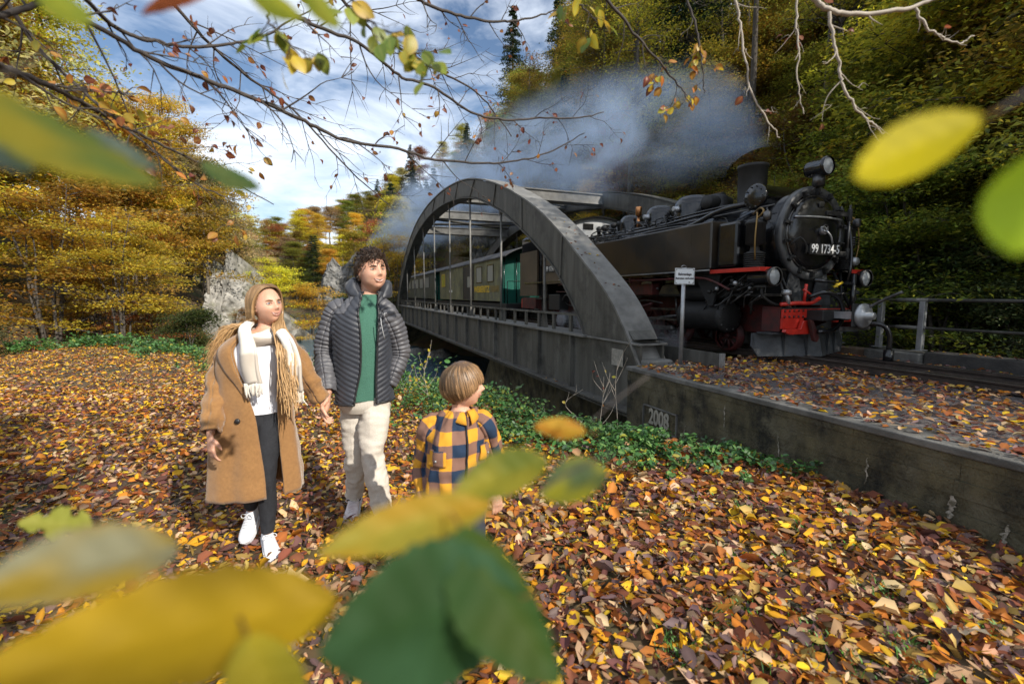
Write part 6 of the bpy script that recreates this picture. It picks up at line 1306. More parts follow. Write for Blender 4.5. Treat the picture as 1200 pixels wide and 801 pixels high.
for s,seed in (('L',4),('R',6)):
    sx=1 if s=='L' else -1; mb=MB(); st=JM['sh'+s]; sleeve(mb,[st+V3(-sx*.085,0,.030),st+V3(-sx*.03,0,.004),st+V3(sx*.003,0,-.045),st*.5+JM['el'+s]*.5+V3(sx*.008,0,0),JM['el'+s],JM['el'+s]*.5+JM['wr'+s]*.5,JM['wr'+s]+V3(0,0,.015)],[.050,.068,.073,.070,.065,.060,.047],wr=.007,wf=10,seed=seed,n=240,seg=34,quilt=.030,qa=.0085); solid(link('jacket_sleeve',mb.data('jacket_sleeve',m_puff2),me_),.008)
# shoulder yokes in the lighter grey
for sx in (-1,1):
    mb=MB(); g=[]
    rows=[i for i in range(len(GM)) if 1.475<GM[i][0][2]<1.60]
    for i in rows:
        n_=len(GM[i]); j0,j1=(6,30) if sx>0 else (n_-31,n_-7); r_=[]
        for j in range(j0,j1):
            p=GM[i][j]; nn=p-V3(.04,.0,p[2]-.03); nn/=np.linalg.norm(nn); r_.append(p+nn*.004)
        g.append(r_)
    mb.grid(g); link('shoulder_yoke',mb.data('shoulder_yoke',m_puff2),jk)
# hood lying round the neck
mb=MB(); g=[]
for i,a in enumerate(np.linspace(.75,2*PI-.75,60)):
    b=a+.5; rad=V3(math.sin(b),-math.cos(b),0); f=(1-math.cos(a))/2; c=V3(.068,.012,1.628+.014*f-.05*max(0,1-(min(a,2*PI-a)-.75)*1.5))+rad*(.098+.012*f)+V3(0,.02*f,0); r_=[]
    for t in np.linspace(0,2*PI,20,endpoint=False):
        k=(.034+.024*f)*min(1,.15+(min(a,2*PI-a)-.75)*1.6)*(1+.10*math.sin(4*t+3*a)); k+=.004*abs(math.sin(a*9)); r_.append(c+rad*math.cos(t)*k+V3(0,0,1)*math.sin(t)*k*1.35)
    g.append(r_)
mb.grid(g,close=True); link('hood',mb.data('hood',m_puff),jk)
mb=MB(); p=MP(451,368,2.885); mb.tube(cr([p+V3(-.01,0,0),p+V3(0,-.002,.006),p+V3(.012,0,.008)],6),.0016,5); mb.tube(cr([p+V3(0,-.002,.006),p+V3(0,-.002,-.012)],5),.0016,5); link('chest_mark',mb.data('chest_mark',m_white),jk)
mb=MB(); mb.tube(cr([MP(446,372,2.885),MP(448,385,2.878),MP(451,397,2.88)],8),.003,5); link('pocket_zip',mb.data('pocket_zip',m_galv),jk)
# hair: short dark curls
mb=MB(); cap_shell(hM,mb,(.035,.02,.012),.022,.062,.018,-.055,.008,4); rh=np.random.default_rng(8)
for k in range(1250):
    th=rh.uniform(-PI,PI); z=rh.uniform(-.04,.118)**1.0; 
    if abs(th)<.9 and z<.044: continue
    if abs(th)<1.5 and z<.015: continue
    v=V3(math.sin(th)*.080*math.sqrt(max(0,1-(z/.125)**2)),math.cos(th)*.100*math.sqrt(max(0,1-(z/.125)**2)),z)*1.06; nn=v/np.linalg.norm(v); top=max(0,z)/.118
    v=v+nn*.012; L_=.020+.032*top; rn=rh.normal(0,1,3); fw=V3(.30,.75,.05) if z>.045 else V3(.0,-.35,-.75); fw=fw-nn*nn.dot(fw)*.8
    d1=nn*(.16+.34*top)+fw*.6+rn*.12; p1=v+d1*L_*.6; p2=p1+(fw*.85+nn*.02+rn*.20)*L_*.5; p3=p2+(fw*.5-nn*.35+rh.normal(0,.22,3))*L_*.4
    g_=rh.uniform(.5,1.5); lock(mb,[hM.w(q) for q in (v,p1,p2,p3)],rh.uniform(.0022,.0040),V3(.018,.010,.006)*g_,V3(.055,.030,.017)*g_,n=8,seg=4)
link('hair',mb.data('hair',m_hair),me_)
# ------------------------------------------------------------ the boy
B0=V3(-.25,2.12,0); bz=float(gh(-.25,2.12)); be=empty('person',(B0[0],B0[1],bz),0,'boy with bobbed brown hair and orange navy plaid shirt looking at the train','person')
def BP(px,py,Y): p=at(px,py,Y); return V3(p.x-B0[0],p.y-B0[1],p.z-bz)
hB=Head((.020,.0,1.175),R(93),R(-3),.90,True)
JB={'pelvis':V3(-.02,0,.70),'waist':V3(-.02,0,.80),'chest':V3(-.015,0,.94),'neck':V3(.005,.0,1.07),'shL':V3(.115,.03,1.00),'shR':V3(-.135,.0,.995),'elL':V3(.165,.09,.80),'wrL':V3(.172,.03,.645),'elR':V3(-.185,.04,.78),'wrR':V3(-.16,-.05,.62),
 'hipL':V3(.04,0,.64),'hipR':V3(-.07,0,.64),'knL':V3(.07,-.05,.36),'knR':V3(-.08,.05,.36),'anL':V3(.08,-.04,.07),'anR':V3(-.09,.14,.09),'toL':V3(.14,-.16,.03),'toR':V3(-.05,.04,.03)}
hands={'L':(JB['wrL'],(.10,-.1,-1),(-.3,.9,0),-1),'R':(JB['wrR'],(.05,-.1,-1),(.5,.8,0),1)}
link('body',body_mesh('body',JB,hB,.76,True,hands,.0048),be); hB.features(be,brow=(.25,.15,.08))
mb=MB(); shell(mb,[(.74,-.02,0,.115,.09),(.68,-.02,0,.125,.10),(.60,-.02,0,.125,.10)],.3,[0]*3,[0]*3,n=12,cols=30,ex=2,wr=.003)
for s in 'LR': sleeve(mb,[JB['hip'+s]+V3(0,0,.03),JB['kn'+s],JB['an'+s]+V3(0,0,.02)],[.075,.055,.045],wr=.006,n=30)
link('trousers',mb.data('trousers',m_boyt),be); shoe(be,JB['anL'],JB['toL'],.78,m_shoe); shoe(be,JB['anR'],JB['toR'],.78,m_shoe)
fold_b=.006
lv=[(.485,-.02,.0,.150,.115),(.6,-.02,0,.147,.115),(.75,-.02,0,.142,.112),(.88,-.015,0,.146,.112),(.95,-.01,0,.140,.102),(1.0,-.005,0,.112,.085),(1.045,.0,0,.090,.078),(1.07,.005,0,.066,.062)]
mb=MB(); GB=shell(mb,lv,.52,[.02,.02,.02,.02,.02,.03,.08,.30],[.02]*5+[.03,.06,.2],n=90,cols=90,ex=2.2,wr=.014,wf=9,seed=3,uv=True,fold=.005); sh_=solid(link('plaid_shirt',mb.data('plaid_shirt',m_plaid),be),.005)
for s,seed in (('L',4),('R',9)):
    sx=1 if s=='L' else -1; mb=MB(); st=JB['sh'+s]; sleeve(mb,[st+V3(-sx*.05,0,.015),st+V3(-sx*.01,0,.0),st+V3(sx*.012,0,-.03),st*.5+JB['el'+s]*.5,JB['el'+s],JB['el'+s]*.5+JB['wr'+s]*.5,JB['wr'+s]+V3(0,0,.01)],[.040,.050,.053,.052,.050,.047,.038],wr=.008,wf=13,seed=seed,n=60,uv=True,seg=30); solid(link('shirt_sleeve',mb.data('shirt_sleeve',m_plaid),be),.004)
mb=MB(); P=[(g[0]+g[-1])/2+V3(.003,-.006,0) for g in GB[2:-8:3]]; mb.tube(P,.0045,6); link('placket',mb.data('placket',m_jean),sh_)
for j in (12,-14):
    i=int(np.argmin([abs(g[0][2]-.905) for g in GB])); g=[]
    for ii in range(i-9,i+1): g.append([GB[ii][jj]+ (GB[ii][jj]-V3(-.012,0,GB[ii][jj][2]))/np.linalg.norm(GB[ii][jj]-V3(-.012,0,GB[ii][jj][2]))*.006 for jj in range(j-5,j+6)])
    mb=MB(); mb.grid(g,uv=[[(jj*.011+.02,ii*.007,0) for jj in range(11)] for ii in range(10)]); pk=solid(link('pocket_flap',mb.data('pocket_flap',m_plaid),sh_),.004,1)
    c=g[3][5]; mb=MB(); mb.sphere(c+V3(.002,-.008,0),.0055,10,6); link('button',mb.data('button',m_galv),pk)
# collar
for sx in (-1,1):
    g=[]
    for a in np.linspace(.12,PI*.98,14):
        b=sx*a+.52; rad=V3(math.sin(b),-math.cos(b),0); c=V3(.005,.0,1.052)+rad*.056; out=.030+.018*max(0,1-a/.9)
        g.append([c+V3(0,0,.014),c+rad*.010+V3(0,0,.013),c+rad*(out*.7)-V3(0,0,.004),c+rad*out-V3(0,0,.022+.02*max(0,1-a/.8))])
    mb=MB(); mb.grid(g,uv=[[(i*.016,j*.016,0) for j in range(4)] for i in range(14)]); solid(link('collar',mb.data('collar',m_plaid),sh_),.004,1)
# boy's hair
mb=MB(); cap_shell(hB,mb,(.10,.06,.035),.020,.040,-.04,-.085,.003,6); rh=np.random.default_rng(15)
for k in range(460):
    th=rh.uniform(-PI,PI); 
    t0=rh.uniform(0,.5); end_z=np.interp(abs(th),[0,.6,1.0,1.5,2.2,PI],[.030,.022,-.030,-.052,-.070,-.080])+rh.normal(0,.007)
    P=[]
    for f in (0,.2,.4,.6,.8,1):
        z=.124*(1-f)+end_z*f if f>.0 else .124; e=math.sqrt(max(.0,1-(max(-.12,z)/.128)**2)); e=max(e,.12+.9*f if z>0 else e); e=min(e,1.0); inn=1.0 if z>-.03 else 1-.45*((-z-.03)/.10)
        tt=th+.45*(1-f)*(.6); P.append(hB.w(V3(math.sin(tt)*.092*e*inn,(math.cos(tt)*.112*e)*inn-.004,z)*.9*(1+rh.normal(0,.012))))
    g_=rh.uniform(.35,1.9); lock(mb,P,rh.uniform(.005,.009),V3(.16,.095,.045)*g_,V3(.20,.115,.055)*g_,n=14,seg=5,r1=.002)
link('hair',mb.data('hair',m_hair),be)
# ============================================================ overhanging branches
m_twig=mat('twig_bark',(.030,.024,.022),.8,col2=(.07,.058,.05),scale=30)
m_twigp=mat('pale_twig_bark',(.30,.26,.21),.7,col2=(.42,.37,.31),scale=25)
m_tleaf=mat('twig_leaf',rough=.45,attr=True,trans=.45,objrand=.6)
rb=np.random.default_rng(44)
def leafmesh(col,col2,name='leaf',n=7,curl=.25,rough=.0,edge=None):
    G=[];C=[]
    for i in range(n+1):
        s=i/n; w=.36*math.sin(PI*min(1,s*.97+.015))**.75*(1.12-.35*s); r=[];c=[]
        for t in np.linspace(-1,1,7):
            r.append((t*w*(1+rough*math.sin(19*s+3*t)),s,curl*.35*(t*t)*w+.18*curl*math.sin(PI*s)-.25*curl*s*s)); f=abs(t)**1.4*.8+.15*math.sin(9*s+5*t); f=min(1,max(0,f)); cc=V3(*col)*(1-f)+V3(*col2)*f
            if abs(t)<.1: cc=cc*.85+V3(.10,.09,.03)
            c.append(cc)
        G.append(r);C.append(c)
    mb=MB(); mb.grid(G,col=np.array(C)); mb.tube([(0,-.16,0),(0,0,0)],.012,4,col=(.2,.13,.05)); return mb.data(name,m_tleaf)
LM={'rust':[leafmesh((.30,.10,.035),(.20,.06,.03)),leafmesh((.22,.07,.04),(.13,.045,.03),curl=.9)],
    'orange':[leafmesh((.55,.24,.04),(.42,.14,.03)),leafmesh((.50,.30,.05),(.40,.15,.03),curl=.6)],
    'yellow':[leafmesh((.60,.46,.04),(.45,.30,.03)),leafmesh((.45,.42,.05),(.55,.38,.03))],
    'green':[leafmesh((.12,.20,.03),(.17,.24,.04)),leafmesh((.20,.28,.04),(.30,.30,.03))]}
def put_leaf(parent,p,d,nrm,size,kind):
    """leaf from point p along d"""
    d=V3(*d)/np.linalg.norm(d); nrm=V3(*nrm); nrm-=d*nrm.dot(d); nrm/=np.linalg.norm(nrm)+1e-9; x=np.cross(d,nrm)
    M=Matrix([[x[0],d[0],nrm[0],p[0]],[x[1],d[1],nrm[1],p[1]],[x[2],d[2],nrm[2],p[2]],[0,0,0,1]])@Matrix.Diagonal((size,size,size,1))
    o=link('leaf',LM[kind][rb.integers(0,2)],parent); o.matrix_local=M; return o
def branch(name,main,lab,cat,kinds,nleaf,twigs=10,twl=.35,leafs=.05,barkm=m_twig,sub=3,down=.35,droop=0,leafzone=(0,1),grp=None):
    """main rows px,py,depth,thickness px"""
    pts=np.array([[*at(a,b,c),t*c/F/2] for a,b,c,t in main]); org=pts[0,:3].copy(); e=empty(name,org,0,lab,cat,grp)
    Q=cr(pts,int(8+6*len(main))); Q[:,:3]-=org
    wob=np.stack([vnoise(np.arange(len(Q))*.9,np.full(len(Q),k*3.3+main[0][0]),1)-.5 for k in range(3)],1)*.012*pts[:,2].mean()**0; Q[:,:3]+=wob*np.minimum(np.arange(len(Q)),3)[:,None]/3
    mb=MB(); mb.tube(Q[:,:3],np.maximum(Q[:,3],.0008),7); link('limb',mb.data('limb',barkm),e); tips=[]; n=len(Q)
    for k in range(twigs):
        i=int(np.clip(n*(.12+.86*k/twigs)+rb.integers(-1,2),1,n-2)); T=Q[i+1,:3]-Q[i-1,:3]; T/=np.linalg.norm(T); side=(-1)**k
        pr=np.cross(T,(0,1,0)); pr/=np.linalg.norm(pr); dep=V3(0,1,0)
        L_=twl*rb.uniform(.5,1.25)*(1-.35*k/twigs); d=T*rb.uniform(.5,1.0)+pr*side*rb.uniform(.35,.9)+dep*rb.normal(0,.35)+V3(0,0,-down*rb.uniform(.2,1)); d/=np.linalg.norm(d)
        P=[Q[i,:3]]; dd=d.copy()
        for j in range(5):
            dd=dd+V3(rb.normal(0,.16),rb.normal(0,.12),rb.normal(0,.14)-droop*.1); dd/=np.linalg.norm(dd); P.append(P[-1]+dd*L_/5)
        P=cr(P,12); r0=max(.0011,Q[i,3]*.5); mb=MB(); mb.tube(P,np.linspace(r0,.0006,12),5,caps=False)
        for q in range(sub):
            j=rb.integers(2,11); d2=(P[min(11,j+1)]-P[j-1]); d2/=np.linalg.norm(d2)+1e-9; d2=d2+np.cross(d2,(0,1,0))*rb.choice([-1,1])*.8+V3(0,rb.normal(0,.4),-down*.4); d2/=np.linalg.norm(d2); l2=L_*rb.uniform(.18,.45); e2=P[j]+d2*l2; m2=P[j]+d2*l2*.5+rb.normal(0,.012,3)
            mb.tube(cr([P[j],m2,e2],6),np.linspace(r0*.55,.0005,6),4,caps=False); tips+= [(e2,d2),(m2,d2)]
        link('twig',mb.data('twig',barkm),e); tips+=[(P[-1],dd),(P[7],dd),(P[4],dd)]
    tips=[t for i,t in enumerate(tips)]
    m=len(tips)
    for k in range(nleaf):
        lo,hi=leafzone; p,d=tips[int(rb.uniform(lo,hi)*(m-1))]; dd=V3(rb.normal(0,.5),rb.normal(0,.5),-.5+rb.normal(0,.35))+d*.7
        put_leaf(e,p+rb.normal(0,.006,3),dd,(rb.normal(0,.6),-.7+rb.normal(0,.5),.6+rb.normal(0,.5)),leafs*rb.uniform(.6,1.15),kinds[rb.integers(0,len(kinds))])
    return e
G_='beech branches hanging into the sky from the upper left'
branch('beech_branch',[(20,-30,1.5,7),(44,0,1.6,6),(111,30,1.75,5.5),(175,67,1.9,5),(236,91,2.05,5),(303,118,2.2,4.6),(364,145,2.4,4.2),(400,163,2.5,3.6),(467,175,2.7,3.2),(511,187,2.85,2.8),(568,191,3.0,2.4),(602,189,3.05,2),(643,179,3.1,1.6),(686,155,3.15,1)],'longest beech branch sweeping from the upper left corner to above the bridge arch','branch',['rust'],70,22,.42,.034,sub=4)
branch('beech_branch',[(-20,60,1.4,9),(0,77,1.5,8),(74,108,1.7,6),(130,140,1.9,4),(190,170,2.1,3),(250,200,2.3,2),(320,240,2.5,1)],'lower left beech branch with orange leaves in front of the yellow wood','branch',['orange','orange','rust','yellow'],60,12,.34,.05,sub=3)
branch('beech_branch',[(280,-20,1.9,5),(330,12,2.0,4.5),(370,30,2.1,4),(427,54,2.2,3.6),(467,88,2.4,3.2),(511,104,2.5,3),(552,131,2.7,2.6),(589,140,2.8,2.4),(636,138,2.9,2),(680,138,3.0,1.6),(707,131,3.05,1)],'middle beech branch running across the sky toward the smoke','branch',['rust','rust','orange'],50,16,.38,.034,sub=4)
branch('beech_branch',[(470,-20,2.2,4),(491,0,2.3,3.6),(535,17,2.4,3.2),(582,25,2.5,2.6),(616,22,2.6,2),(660,10,2.7,1.2)],'thin beech branch at the top edge above the lone conifer','branch',['rust'],26,10,.30,.03,sub=4)
branch('beech_branch',[(90,-10,1.7,5),(135,32,1.9,4.6),(175,47,2.0,4),(216,54,2.1,3.6),(270,52,2.2,3),(303,44,2.3,2.4),(350,20,2.4,1.6),(400,-5,2.5,1)],'slender beech branch curving across the top left sky','branch',['rust','orange'],40,14,.36,.034,sub=4)
branch('beech_branch',[(180,-20,2.6,4),(235,40,2.8,3.4),(290,90,3.0,2.8),(345,130,3.2,2.2),(410,200,3.4,1.6),(455,240,3.5,1)],'drooping bare beech branch hanging through the sky left of the smoke','branch',['rust'],34,16,.55,.034,sub=5)
branch('beech_branch',[(0,-10,1.9,5),(40,50,2.0,4),(100,110,2.1,3.4),(160,160,2.2,2.6),(230,215,2.3,1.8),(280,235,2.35,1)],'beech branch with russet leaves hanging over the golden wood','branch',['orange','rust','yellow','orange'],60,14,.34,.048,sub=3)
branch('beech_branch',[(-15,20,1.5,7),(0,18,1.5,7),(44,5,1.6,6),(90,-12,1.7,5)],'short dark branch stub in the top left corner','branch',['yellow'],8,4,.22,.05,sub=2)
branch('beech_branch',[(380,-25,2.9,4),(430,30,3.1,3),(500,75,3.3,2.4),(560,110,3.5,1.8),(600,160,3.6,1)],'bare twiggy branch in front of the lone conifer','branch',['rust'],30,16,.55,.034,sub=5)
branch('leafy_twig',[(330,-15,1.1,3),(312,20,1.12,2.4),(330,40,1.14,2),(350,60,1.15,1.6),(375,75,1.15,1)],'small twig of fresh green oval leaves left of centre at the top','twig',['green','green','yellow'],18,5,.08,.046,sub=2)
branch('leafy_twig',[(400,-20,1.05,3),(420,10,1.08,2.4),(450,35,1.1,2),(480,60,1.12,1.6),(498,85,1.12,1)],'twig with many green oval leaves hanging at the top centre','twig',['green','green','green','yellow'],34,9,.10,.046,sub=2,down=.6)
branch('leafy_twig',[(650,-20,1.8,3),(672,0,1.8,2.4),(690,15,1.8,1.6),(700,28,1.8,1)],'little twig with yellow green leaves at the top right of the conifers','twig',['yellow','green'],14,5,.12,.055,sub=2)
branch('oak_twig',[(700,-15,2.2,4),(740,35,2.3,3),(770,70,2.4,2.4),(795,100,2.5,1.8),(812,125,2.5,1.2)],'dark twig with orange and yellow leaves hanging before the wooded slope','twig',['orange','yellow','orange','rust'],44,10,.22,.045,sub=3,leafzone=(.3,1))
branch('oak_twig',[(800,-15,2.4,3),(815,30,2.4,2.4),(822,70,2.4,1.8),(826,110,2.4,1)],'orange leaved twig hanging straight down right of the smoke','twig',['orange','yellow'],26,6,.12,.045,sub=2,leafzone=(.3,1))
branch('bare_branch',[(940,-25,2.0,7),(955,-2,2.0,6),(972,12,2.0,5.5),(1010,16,2.0,5),(1060,11,2.0,4.6),(1100,-4,2.0,4),(1130,-20,2.0,4)],'pale sunlit bare branch crossing the top right corner','branch',['rust'],2,2,.10,.04,m_twigp,sub=1)
branch('bare_branch',[(972,13,2.0,3.6),(975,40,2.0,3.2),(984,75,2.0,3),(988,100,2.0,2.8),(1005,130,2.0,2.4),(1022,145,2.0,2),(1036,157,2.0,1.4)],'pale hanging twig curving down toward the big yellow leaf','twig',['rust'],2,7,.16,.04,m_twigp,sub=1)
branch('bare_branch',[(1073,10,2.0,3),(1085,32,2.0,2.6),(1105,44,2.0,2.2),(1125,50,2.0,1.8),(1141,42,2.0,1.2)],'short pale twig in the top right corner','twig',['rust'],1,4,.08,.04,m_twigp,sub=1)
branch('bare_branch',[(860,-15,2.2,3),(866,20,2.2,2.6),(872,60,2.2,2.2),(882,110,2.2,2),(900,140,2.2,1.6),(914,162,2.2,1)],'thin pale twig hanging above the engine chimney','twig',['rust'],2,6,.14,.04,m_twigp,sub=1)
branch('bare_branch',[(935,-15,2.3,2.4),(934,30,2.3,2),(936,60,2.3,1.8),(935,100,2.3,1.4),(942,135,2.3,1)],'thin twig hanging above the engine top lamp','twig',['rust'],4,6,.12,.04,m_twigp,sub=1)
# ============================================================ out of focus leaves close to the lens
m_bleaf=mat('large_leaf',rough=.62,attr=True,trans=.6,spec=.25)
def bigleaf(parent,org,b,t,hw,Y0,Y1,col,col2,tilt=.0,fold=.25,serr=.05,notch=None,asym=1.0,label=None):
    p0=V3(*at(b[0],b[1],Y0)); p1=V3(*at(t[0],t[1],Y1)); ax=p1-p0; L_=np.linalg.norm(ax); ax/=L_
    vd=(p0+p1)/2-V3(0,0,CAMH); vd/=np.linalg.norm(vd); sd=np.cross(ax,vd); sd/=np.linalg.norm(sd); nn=np.cross(sd,ax)
    sd2=sd*math.cos(tilt)+nn*math.sin(tilt); nn2=np.cross(sd2,ax); w0=hw*Y0*.5/F+hw*Y1*.5/F; G=[];C=[]; n=26
    for i in range(n+1):
        s=i/n; w=w0*math.sin(PI*min(1,(s*.98+.01))**.85)**.72; r=[];c=[]
        for j,q in enumerate(np.linspace(-1,1,13)):
            ww=w*(1+serr*math.sin(s*60)*abs(q))*(asym if q>0 else 1)
            if notch and abs(q)>.5: ww*=1-notch*max(0,math.sin(s*17+2))**2
            r.append(p0+ax*L_*s+sd2*q*ww+nn2*(abs(q)*w*fold+.05*L_*math.sin(PI*s)-.02*L_*s+.008*L_*math.cos(s*34-abs(q)*5))-V3(*org)); f=np.clip(.5+.55*math.sin(4.1*s+2.3*q+hw)+.25*math.sin(11*s-q*3),0,1)
            cc=V3(*col)*(1-f)+V3(*col2)*f
            vein=abs(q)<.05 or (abs(((s-abs(q)*.16)*11)%1-.5)<.09); c.append(cc*(1.05 if vein else 1))
        G.append(r);C.append(c)
    mb=MB(); mb.grid(G,col=np.clip(np.array(C),0,1)); mb.tube([p0-ax*.012-V3(*org),p0-V3(*org)],.0009,6,col=(.25,.16,.05)); o=link('leaf',mb.data('leaf',m_bleaf),parent); return tagp(o,label)
def spray(name,lab,org_px,stem,leaves):
    org=at(*org_px); e=empty(name,org,0,lab,'twig'); mb=MB(); mb.tube(cr([V3(*at(*q))-V3(*org) for q in stem],24),np.linspace(.0012,.0006,24),6); link('stem',mb.data('stem',m_twig),e)
    for a in leaves: bigleaf(e,org,*a[:7],**(a[7] if len(a)>7 else {}))
YL=(.60,.40,.02);YG=(.40,.36,.03);OV=(.22,.24,.04);DG=(.045,.110,.022);DG2=(.060,.145,.06);PB=(.34,.33,.20)
spray('beech_twig','blurred twig with large yellow and green leaves close in front along the lower left',(640,840,.30),[(640,840,.30),(600,720,.29),(590,640,.29),(640,570,.30),(720,530,.33)],
 [((395,705),(-70,815),72,.25,.19,YL,(.45,.30,.02),dict(tilt=.5,asym=1.2,label='big yellow leaf across the lower left')),
  ((210,640),(-60,705),48,.24,.20,PB,(.42,.30,.04),dict(tilt=.4,label='pale grey yellow leaf at the left edge')),
  ((290,745),(345,880),48,.23,.2,(.50,.42,.03),YG,dict(tilt=.2)),
  ((575,592),(372,648),33,.29,.25,(.42,.36,.05),(.52,.33,.03),dict(tilt=.3,label='yellow olive leaf in front of the boy')),
  ((642,540),(530,580),30,.31,.29,(.17,.21,.03),(.36,.33,.04),dict(tilt=.35,label='olive green leaf before the boy\'s sleeve')),
  ((712,555),(632,578),29,.33,.31,(.10,.15,.06),(.34,.33,.03),dict(tilt=.4)),
  ((540,618),(655,800),62,.27,.23,DG,(.07,.12,.02),dict(tilt=.4,asym=.8,label='dark green leaf at the bottom centre')),
  ((610,700),(375,760),88,.26,.22,DG2,(.035,.09,.025),dict(tilt=.55,asym=1.3,label='large dark green leaf lowest at the bottom centre'))])
spray('beech_twig','blurred small orange brown leaf on a thin twig in front of the river bank',(760,440,.46),[(760,440,.46),(720,470,.44),(690,496,.42)],[((686,506),(626,499),13,.42,.41,(.55,.24,.03),(.62,.36,.04),dict(tilt=.2))])
spray('beech_twig','blurred pale yellow green gnawed leaf hovering before the path on the left',(150,560,.7),[(150,560,.7),(128,590,.66),(110,612,.62)],[((108,616),(22,612),20,.60,.58,(.42,.42,.08),(.36,.38,.06),dict(tilt=.2,notch=.85,serr=.1))])
spray('beech_twig','blurred bright yellow leaf hanging in the upper right',(1260,60,.34),[(1260,60,.34),(1200,110,.28),(1150,140,.25)],[((1152,138),(998,208),33,.25,.23,(.66,.56,.01),(.58,.50,.02),dict(tilt=.15)),((1240,170),(1188,300),44,.21,.19,(.34,.50,.01),(.30,.46,.02),dict(tilt=.1,label='bright green leaf at the right edge'))])
spray('beech_twig','blurred twig with olive leaves close in front in the upper left',(-120,20,.4),[(-120,20,.4),(-60,70,.3),(-30,100,.26),(60,60,.3)],
 [((-45,95),(185,222),42,.24,.25,(.26,.23,.02),(.12,.17,.03),dict(tilt=.9,asym=1.25,label='large olive leaf hanging at the upper left')),((-60,80),(130,205),26,.27,.27,(.30,.24,.02),(.20,.20,.02),dict(tilt=.5)),((-40,140),(38,204),17,.26,.26,(.25,.34,.30),(.18,.27,.18),dict(tilt=.3)),((100,150),(190,200),9,.33,.33,(.14,.19,.16),(.10,.14,.08),dict(tilt=.2)),
  ((236,190),(306,222),13,.40,.40,(.07,.13,.04),(.12,.17,.05),dict(tilt=.5)),((40,-20),(108,30),16,.30,.30,(.30,.34,.03),(.22,.28,.03),dict(tilt=.4)),((250,-14),(166,16),9,.42,.42,(.50,.14,.05),(.35,.10,.04),dict(tilt=.4)),((288,-16),(355,24),13,.36,.36,(.36,.38,.03),(.28,.33,.03),dict(tilt=.4)),((352,-20),(398,34),12,.4,.4,(.26,.32,.03),(.34,.36,.04),dict(tilt=.3))])
# bare weed stalks in front of the bridge girder
def weed(px,py,Y,h,seed,lab,n=3,leafk=None,nl=0):
    p=at(px,py,Y); z=float(gh(p.x,p.y)); org=(p.x,p.y,min(z,p.z)-.05); e=empty('weed_stalk',org,0,lab,'weed'); rg=np.random.default_rng(seed)
    H_=h; P=cr([(0,0,0),(rg.normal(0,.03),0,H_*.4),(rg.normal(0,.06),0,H_*.75),(rg.normal(0,.08)+.03,0,H_)],14); mb=MB(); mb.tube(P,np.linspace(.006,.0015,14),5); link('stem',mb.data('stem',m_twigp),e); ends=[]
    for k in range(n):
        i=rg.integers(5,12); a=rg.choice([-1,1])*rg.uniform(.4,1); l=h*rg.uniform(.12,.32); Q=cr([P[i],P[i]+V3(a*l*.4,rg.normal(0,.05),l*.5),P[i]+V3(a*l*.6,rg.normal(0,.08),l)],8); mb=MB(); mb.tube(Q,np.linspace(.004,.001,8),4); link('side_stem',mb.data('side_stem',m_twigp),e); ends+=[Q[3],Q[5],Q[7]]
    for k in range(nl):
        q=ends[rg.integers(0,len(ends))] if k%2 else P[rg.integers(3,13)]; put_leaf(e,q,rg.normal(0,1,3),(rg.normal(0,.5),-1,.5),.05*rg.uniform(.6,1.2),leafk[rg.integers(0,len(leafk))])
weed(700,545,5.4,1.15,1,'tall bare forked weed stalk in front of the bridge girder end',7,['rust'],4)
weed(722,540,5.6,1.35,2,'tallest thin dry stalk touching the wall corner',5,['yellow'],2)
weed(676,520,5.6,.75,3,'leaning dry stalk left of the forked weed',2,['yellow'],1)
weed(505,500,6.2,1.1,5,'thin shrub stalk with yellow leaves between the man and the boy',8,['yellow','yellow','green'],34)
weed(474,520,6.6,1.0,6,'thin yellow leaved stalk just right of the man',7,['yellow','yellow','orange'],30)
weed(640,520,5.6,.45,7,'short dry weed behind the small orange leaf',4,['rust'],2)
weed(805,545,5.2,.34,8,'nettle like sprig growing under the 2008 stamp',6,['green'],18)
weed(350,540,6.6,.5,9,'yellowing sprig on the bank behind the couple',5,['yellow','green'],16)
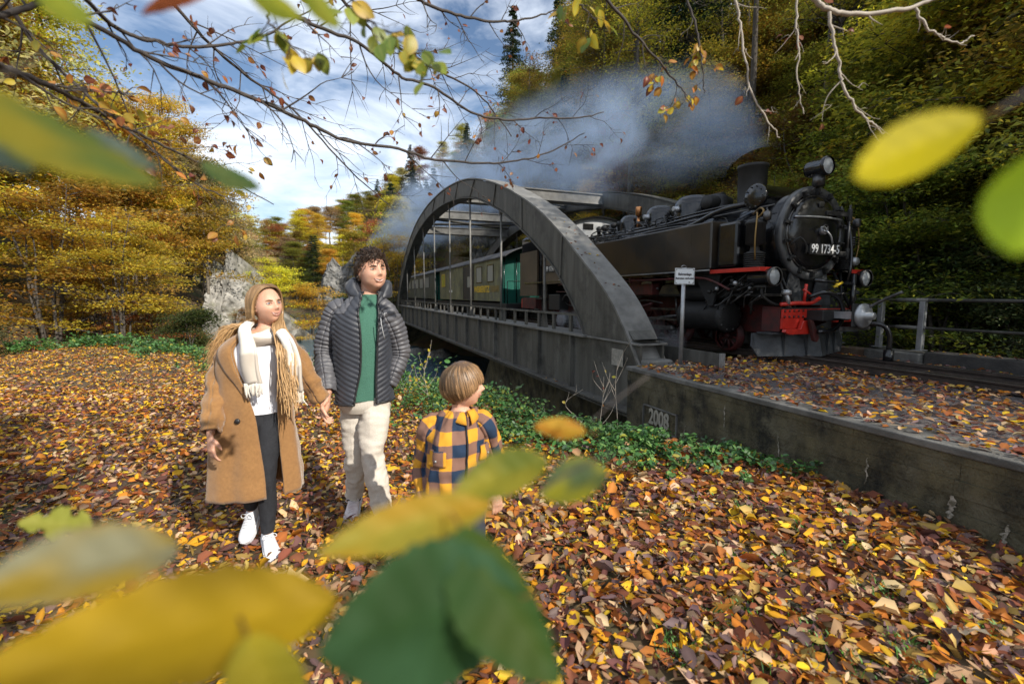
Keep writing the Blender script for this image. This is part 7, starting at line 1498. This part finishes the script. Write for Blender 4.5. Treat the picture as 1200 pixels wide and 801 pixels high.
# ============================================================ smoke
def smoke_mat(name,rows,dens,col,sc):
    """density from noise, thinning towards the plume's own outline (axis and radius stored in a ramp over t)"""
    m=bpy.data.materials.new(name); m.use_nodes=True; t=m.node_tree; t.nodes.remove(t.nodes['Principled BSDF']); pv=t.nodes.new('ShaderNodeVolumePrincipled'); L=t.links.new; L(pv.outputs[0],t.nodes['Material Output'].inputs['Volume'])
    pv.inputs['Color'].default_value=(*col,1); pv.inputs['Anisotropy'].default_value=.2
    tc=t.nodes.new('ShaderNodeTexCoord'); se=t.nodes.new('ShaderNodeSeparateXYZ'); L(tc.outputs['Object'],se.inputs[0]); t0,t1=rows[0][1],rows[-1][1]
    M=lambda op,a,b=None:(lambda n:([setattr(n,'operation',op)]+[ (L(v,n.inputs[i]) if hasattr(v,'links') else setattr(n.inputs[i],'default_value',v)) for i,v in enumerate((a,b)) if v is not None],n.outputs[0])[1])(t.nodes.new('ShaderNodeMath'))
    u=M('DIVIDE',M('SUBTRACT',se.outputs['Y'],t0),t1-t0); r=t.nodes.new('ShaderNodeValToRGB'); L(u,r.inputs[0]); el=r.color_ramp.elements
    while len(el)<len(rows): el.new(.5)
    for e,q in zip(el,rows): e.position=(q[1]-t0)/(t1-t0)
    for e,q in zip(el,rows): e.color=(q[0]/20,q[2]/20,q[3]/10,1)
    sr=t.nodes.new('ShaderNodeSeparateColor'); L(r.outputs[0],sr.inputs[0]); rad=M('MULTIPLY',sr.outputs['Blue'],10.)
    dx=M('DIVIDE',M('SUBTRACT',se.outputs['X'],M('MULTIPLY',sr.outputs['Red'],20.)),rad); dz=M('DIVIDE',M('SUBTRACT',se.outputs['Z'],M('MULTIPLY',sr.outputs['Green'],20.)),rad)
    rho=M('SQRT',M('ADD',M('MULTIPLY',dx,dx),M('MULTIPLY',dz,dz))); fo=t.nodes.new('ShaderNodeMapRange'); fo.interpolation_type='SMOOTHSTEP'; fo.inputs['From Min'].default_value=1.0; fo.inputs['From Max'].default_value=.25; L(rho,fo.inputs[0])
    mp=t.nodes.new('ShaderNodeMapping'); mp.inputs['Scale'].default_value=sc; nn=t.nodes.new('ShaderNodeTexNoise'); nn.inputs['Scale'].default_value=1.0; nn.inputs['Detail'].default_value=6; nn.inputs['Roughness'].default_value=.64; nn.inputs['Distortion'].default_value=1.0
    mr=t.nodes.new('ShaderNodeMapRange'); mr.inputs['From Min'].default_value=.44; mr.inputs['From Max'].default_value=.62; mr.inputs['To Max'].default_value=dens
    L(tc.outputs['Object'],mp.inputs[0]); L(mp.outputs[0],nn.inputs['Vector']); L(nn.outputs['Fac'],mr.inputs[0]); L(M('MULTIPLY',mr.outputs[0],fo.outputs[0]),pv.inputs['Density']); return m
def plume(name,rows,lab,dens,col,sc):
    Q=cr(rows,34); P=Q[:,:3]; mb=MB(); ang=18; G=[]; T=np.gradient(P,axis=0); T/=np.linalg.norm(T,axis=1)[:,None]
    for i in range(len(P)):
        b=V3(0,0,1)-T[i]*T[i][2]; b/=np.linalg.norm(b); c=np.cross(T[i],b); G.append([P[i]+(b*math.cos(a)+c*math.sin(a))*Q[i,3]*1.12 for a in np.linspace(0,2*PI,ang,endpoint=False)])
    mb.grid(G,close=True); mb.add(G[0],[tuple(range(ang))]); mb.add(G[-1],[tuple(range(ang))[::-1]]); o=link(name,mb.data(name,smoke_mat(name,rows,dens,col,sc))); o.rotation_euler=(0,0,YAW); return tagp(o,lab,'smoke',kind='stuff')
plume('smoke_plume',[(6.9,6.2,3.8,.42),(7.0,6.6,4.4,.85),(7.3,7.6,5.2,1.35),(7.7,9.5,5.7,1.7),(8.2,13,6.6,2.2),(8.6,18,7.5,2.8),(8.4,25,8.2,3.2),(7.6,32,8.2,3.3),(6.5,40,7.6,3.2),(5.5,48,7,2.4)],'blue grey smoke drifting back from the engine chimney over the bridge and valley',.62,(.50,.64,.86),(.42,.30,.62))
plume('steam_wisp',[(5.6,6.0,.80,.22),(5.45,7.2,.85,.42),(5.4,8.8,.90,.50),(5.4,10.2,1.0,.3)],'thin white steam leaking beside the engine cylinder',.9,(.85,.88,.92),(2.2,1.4,2.2))
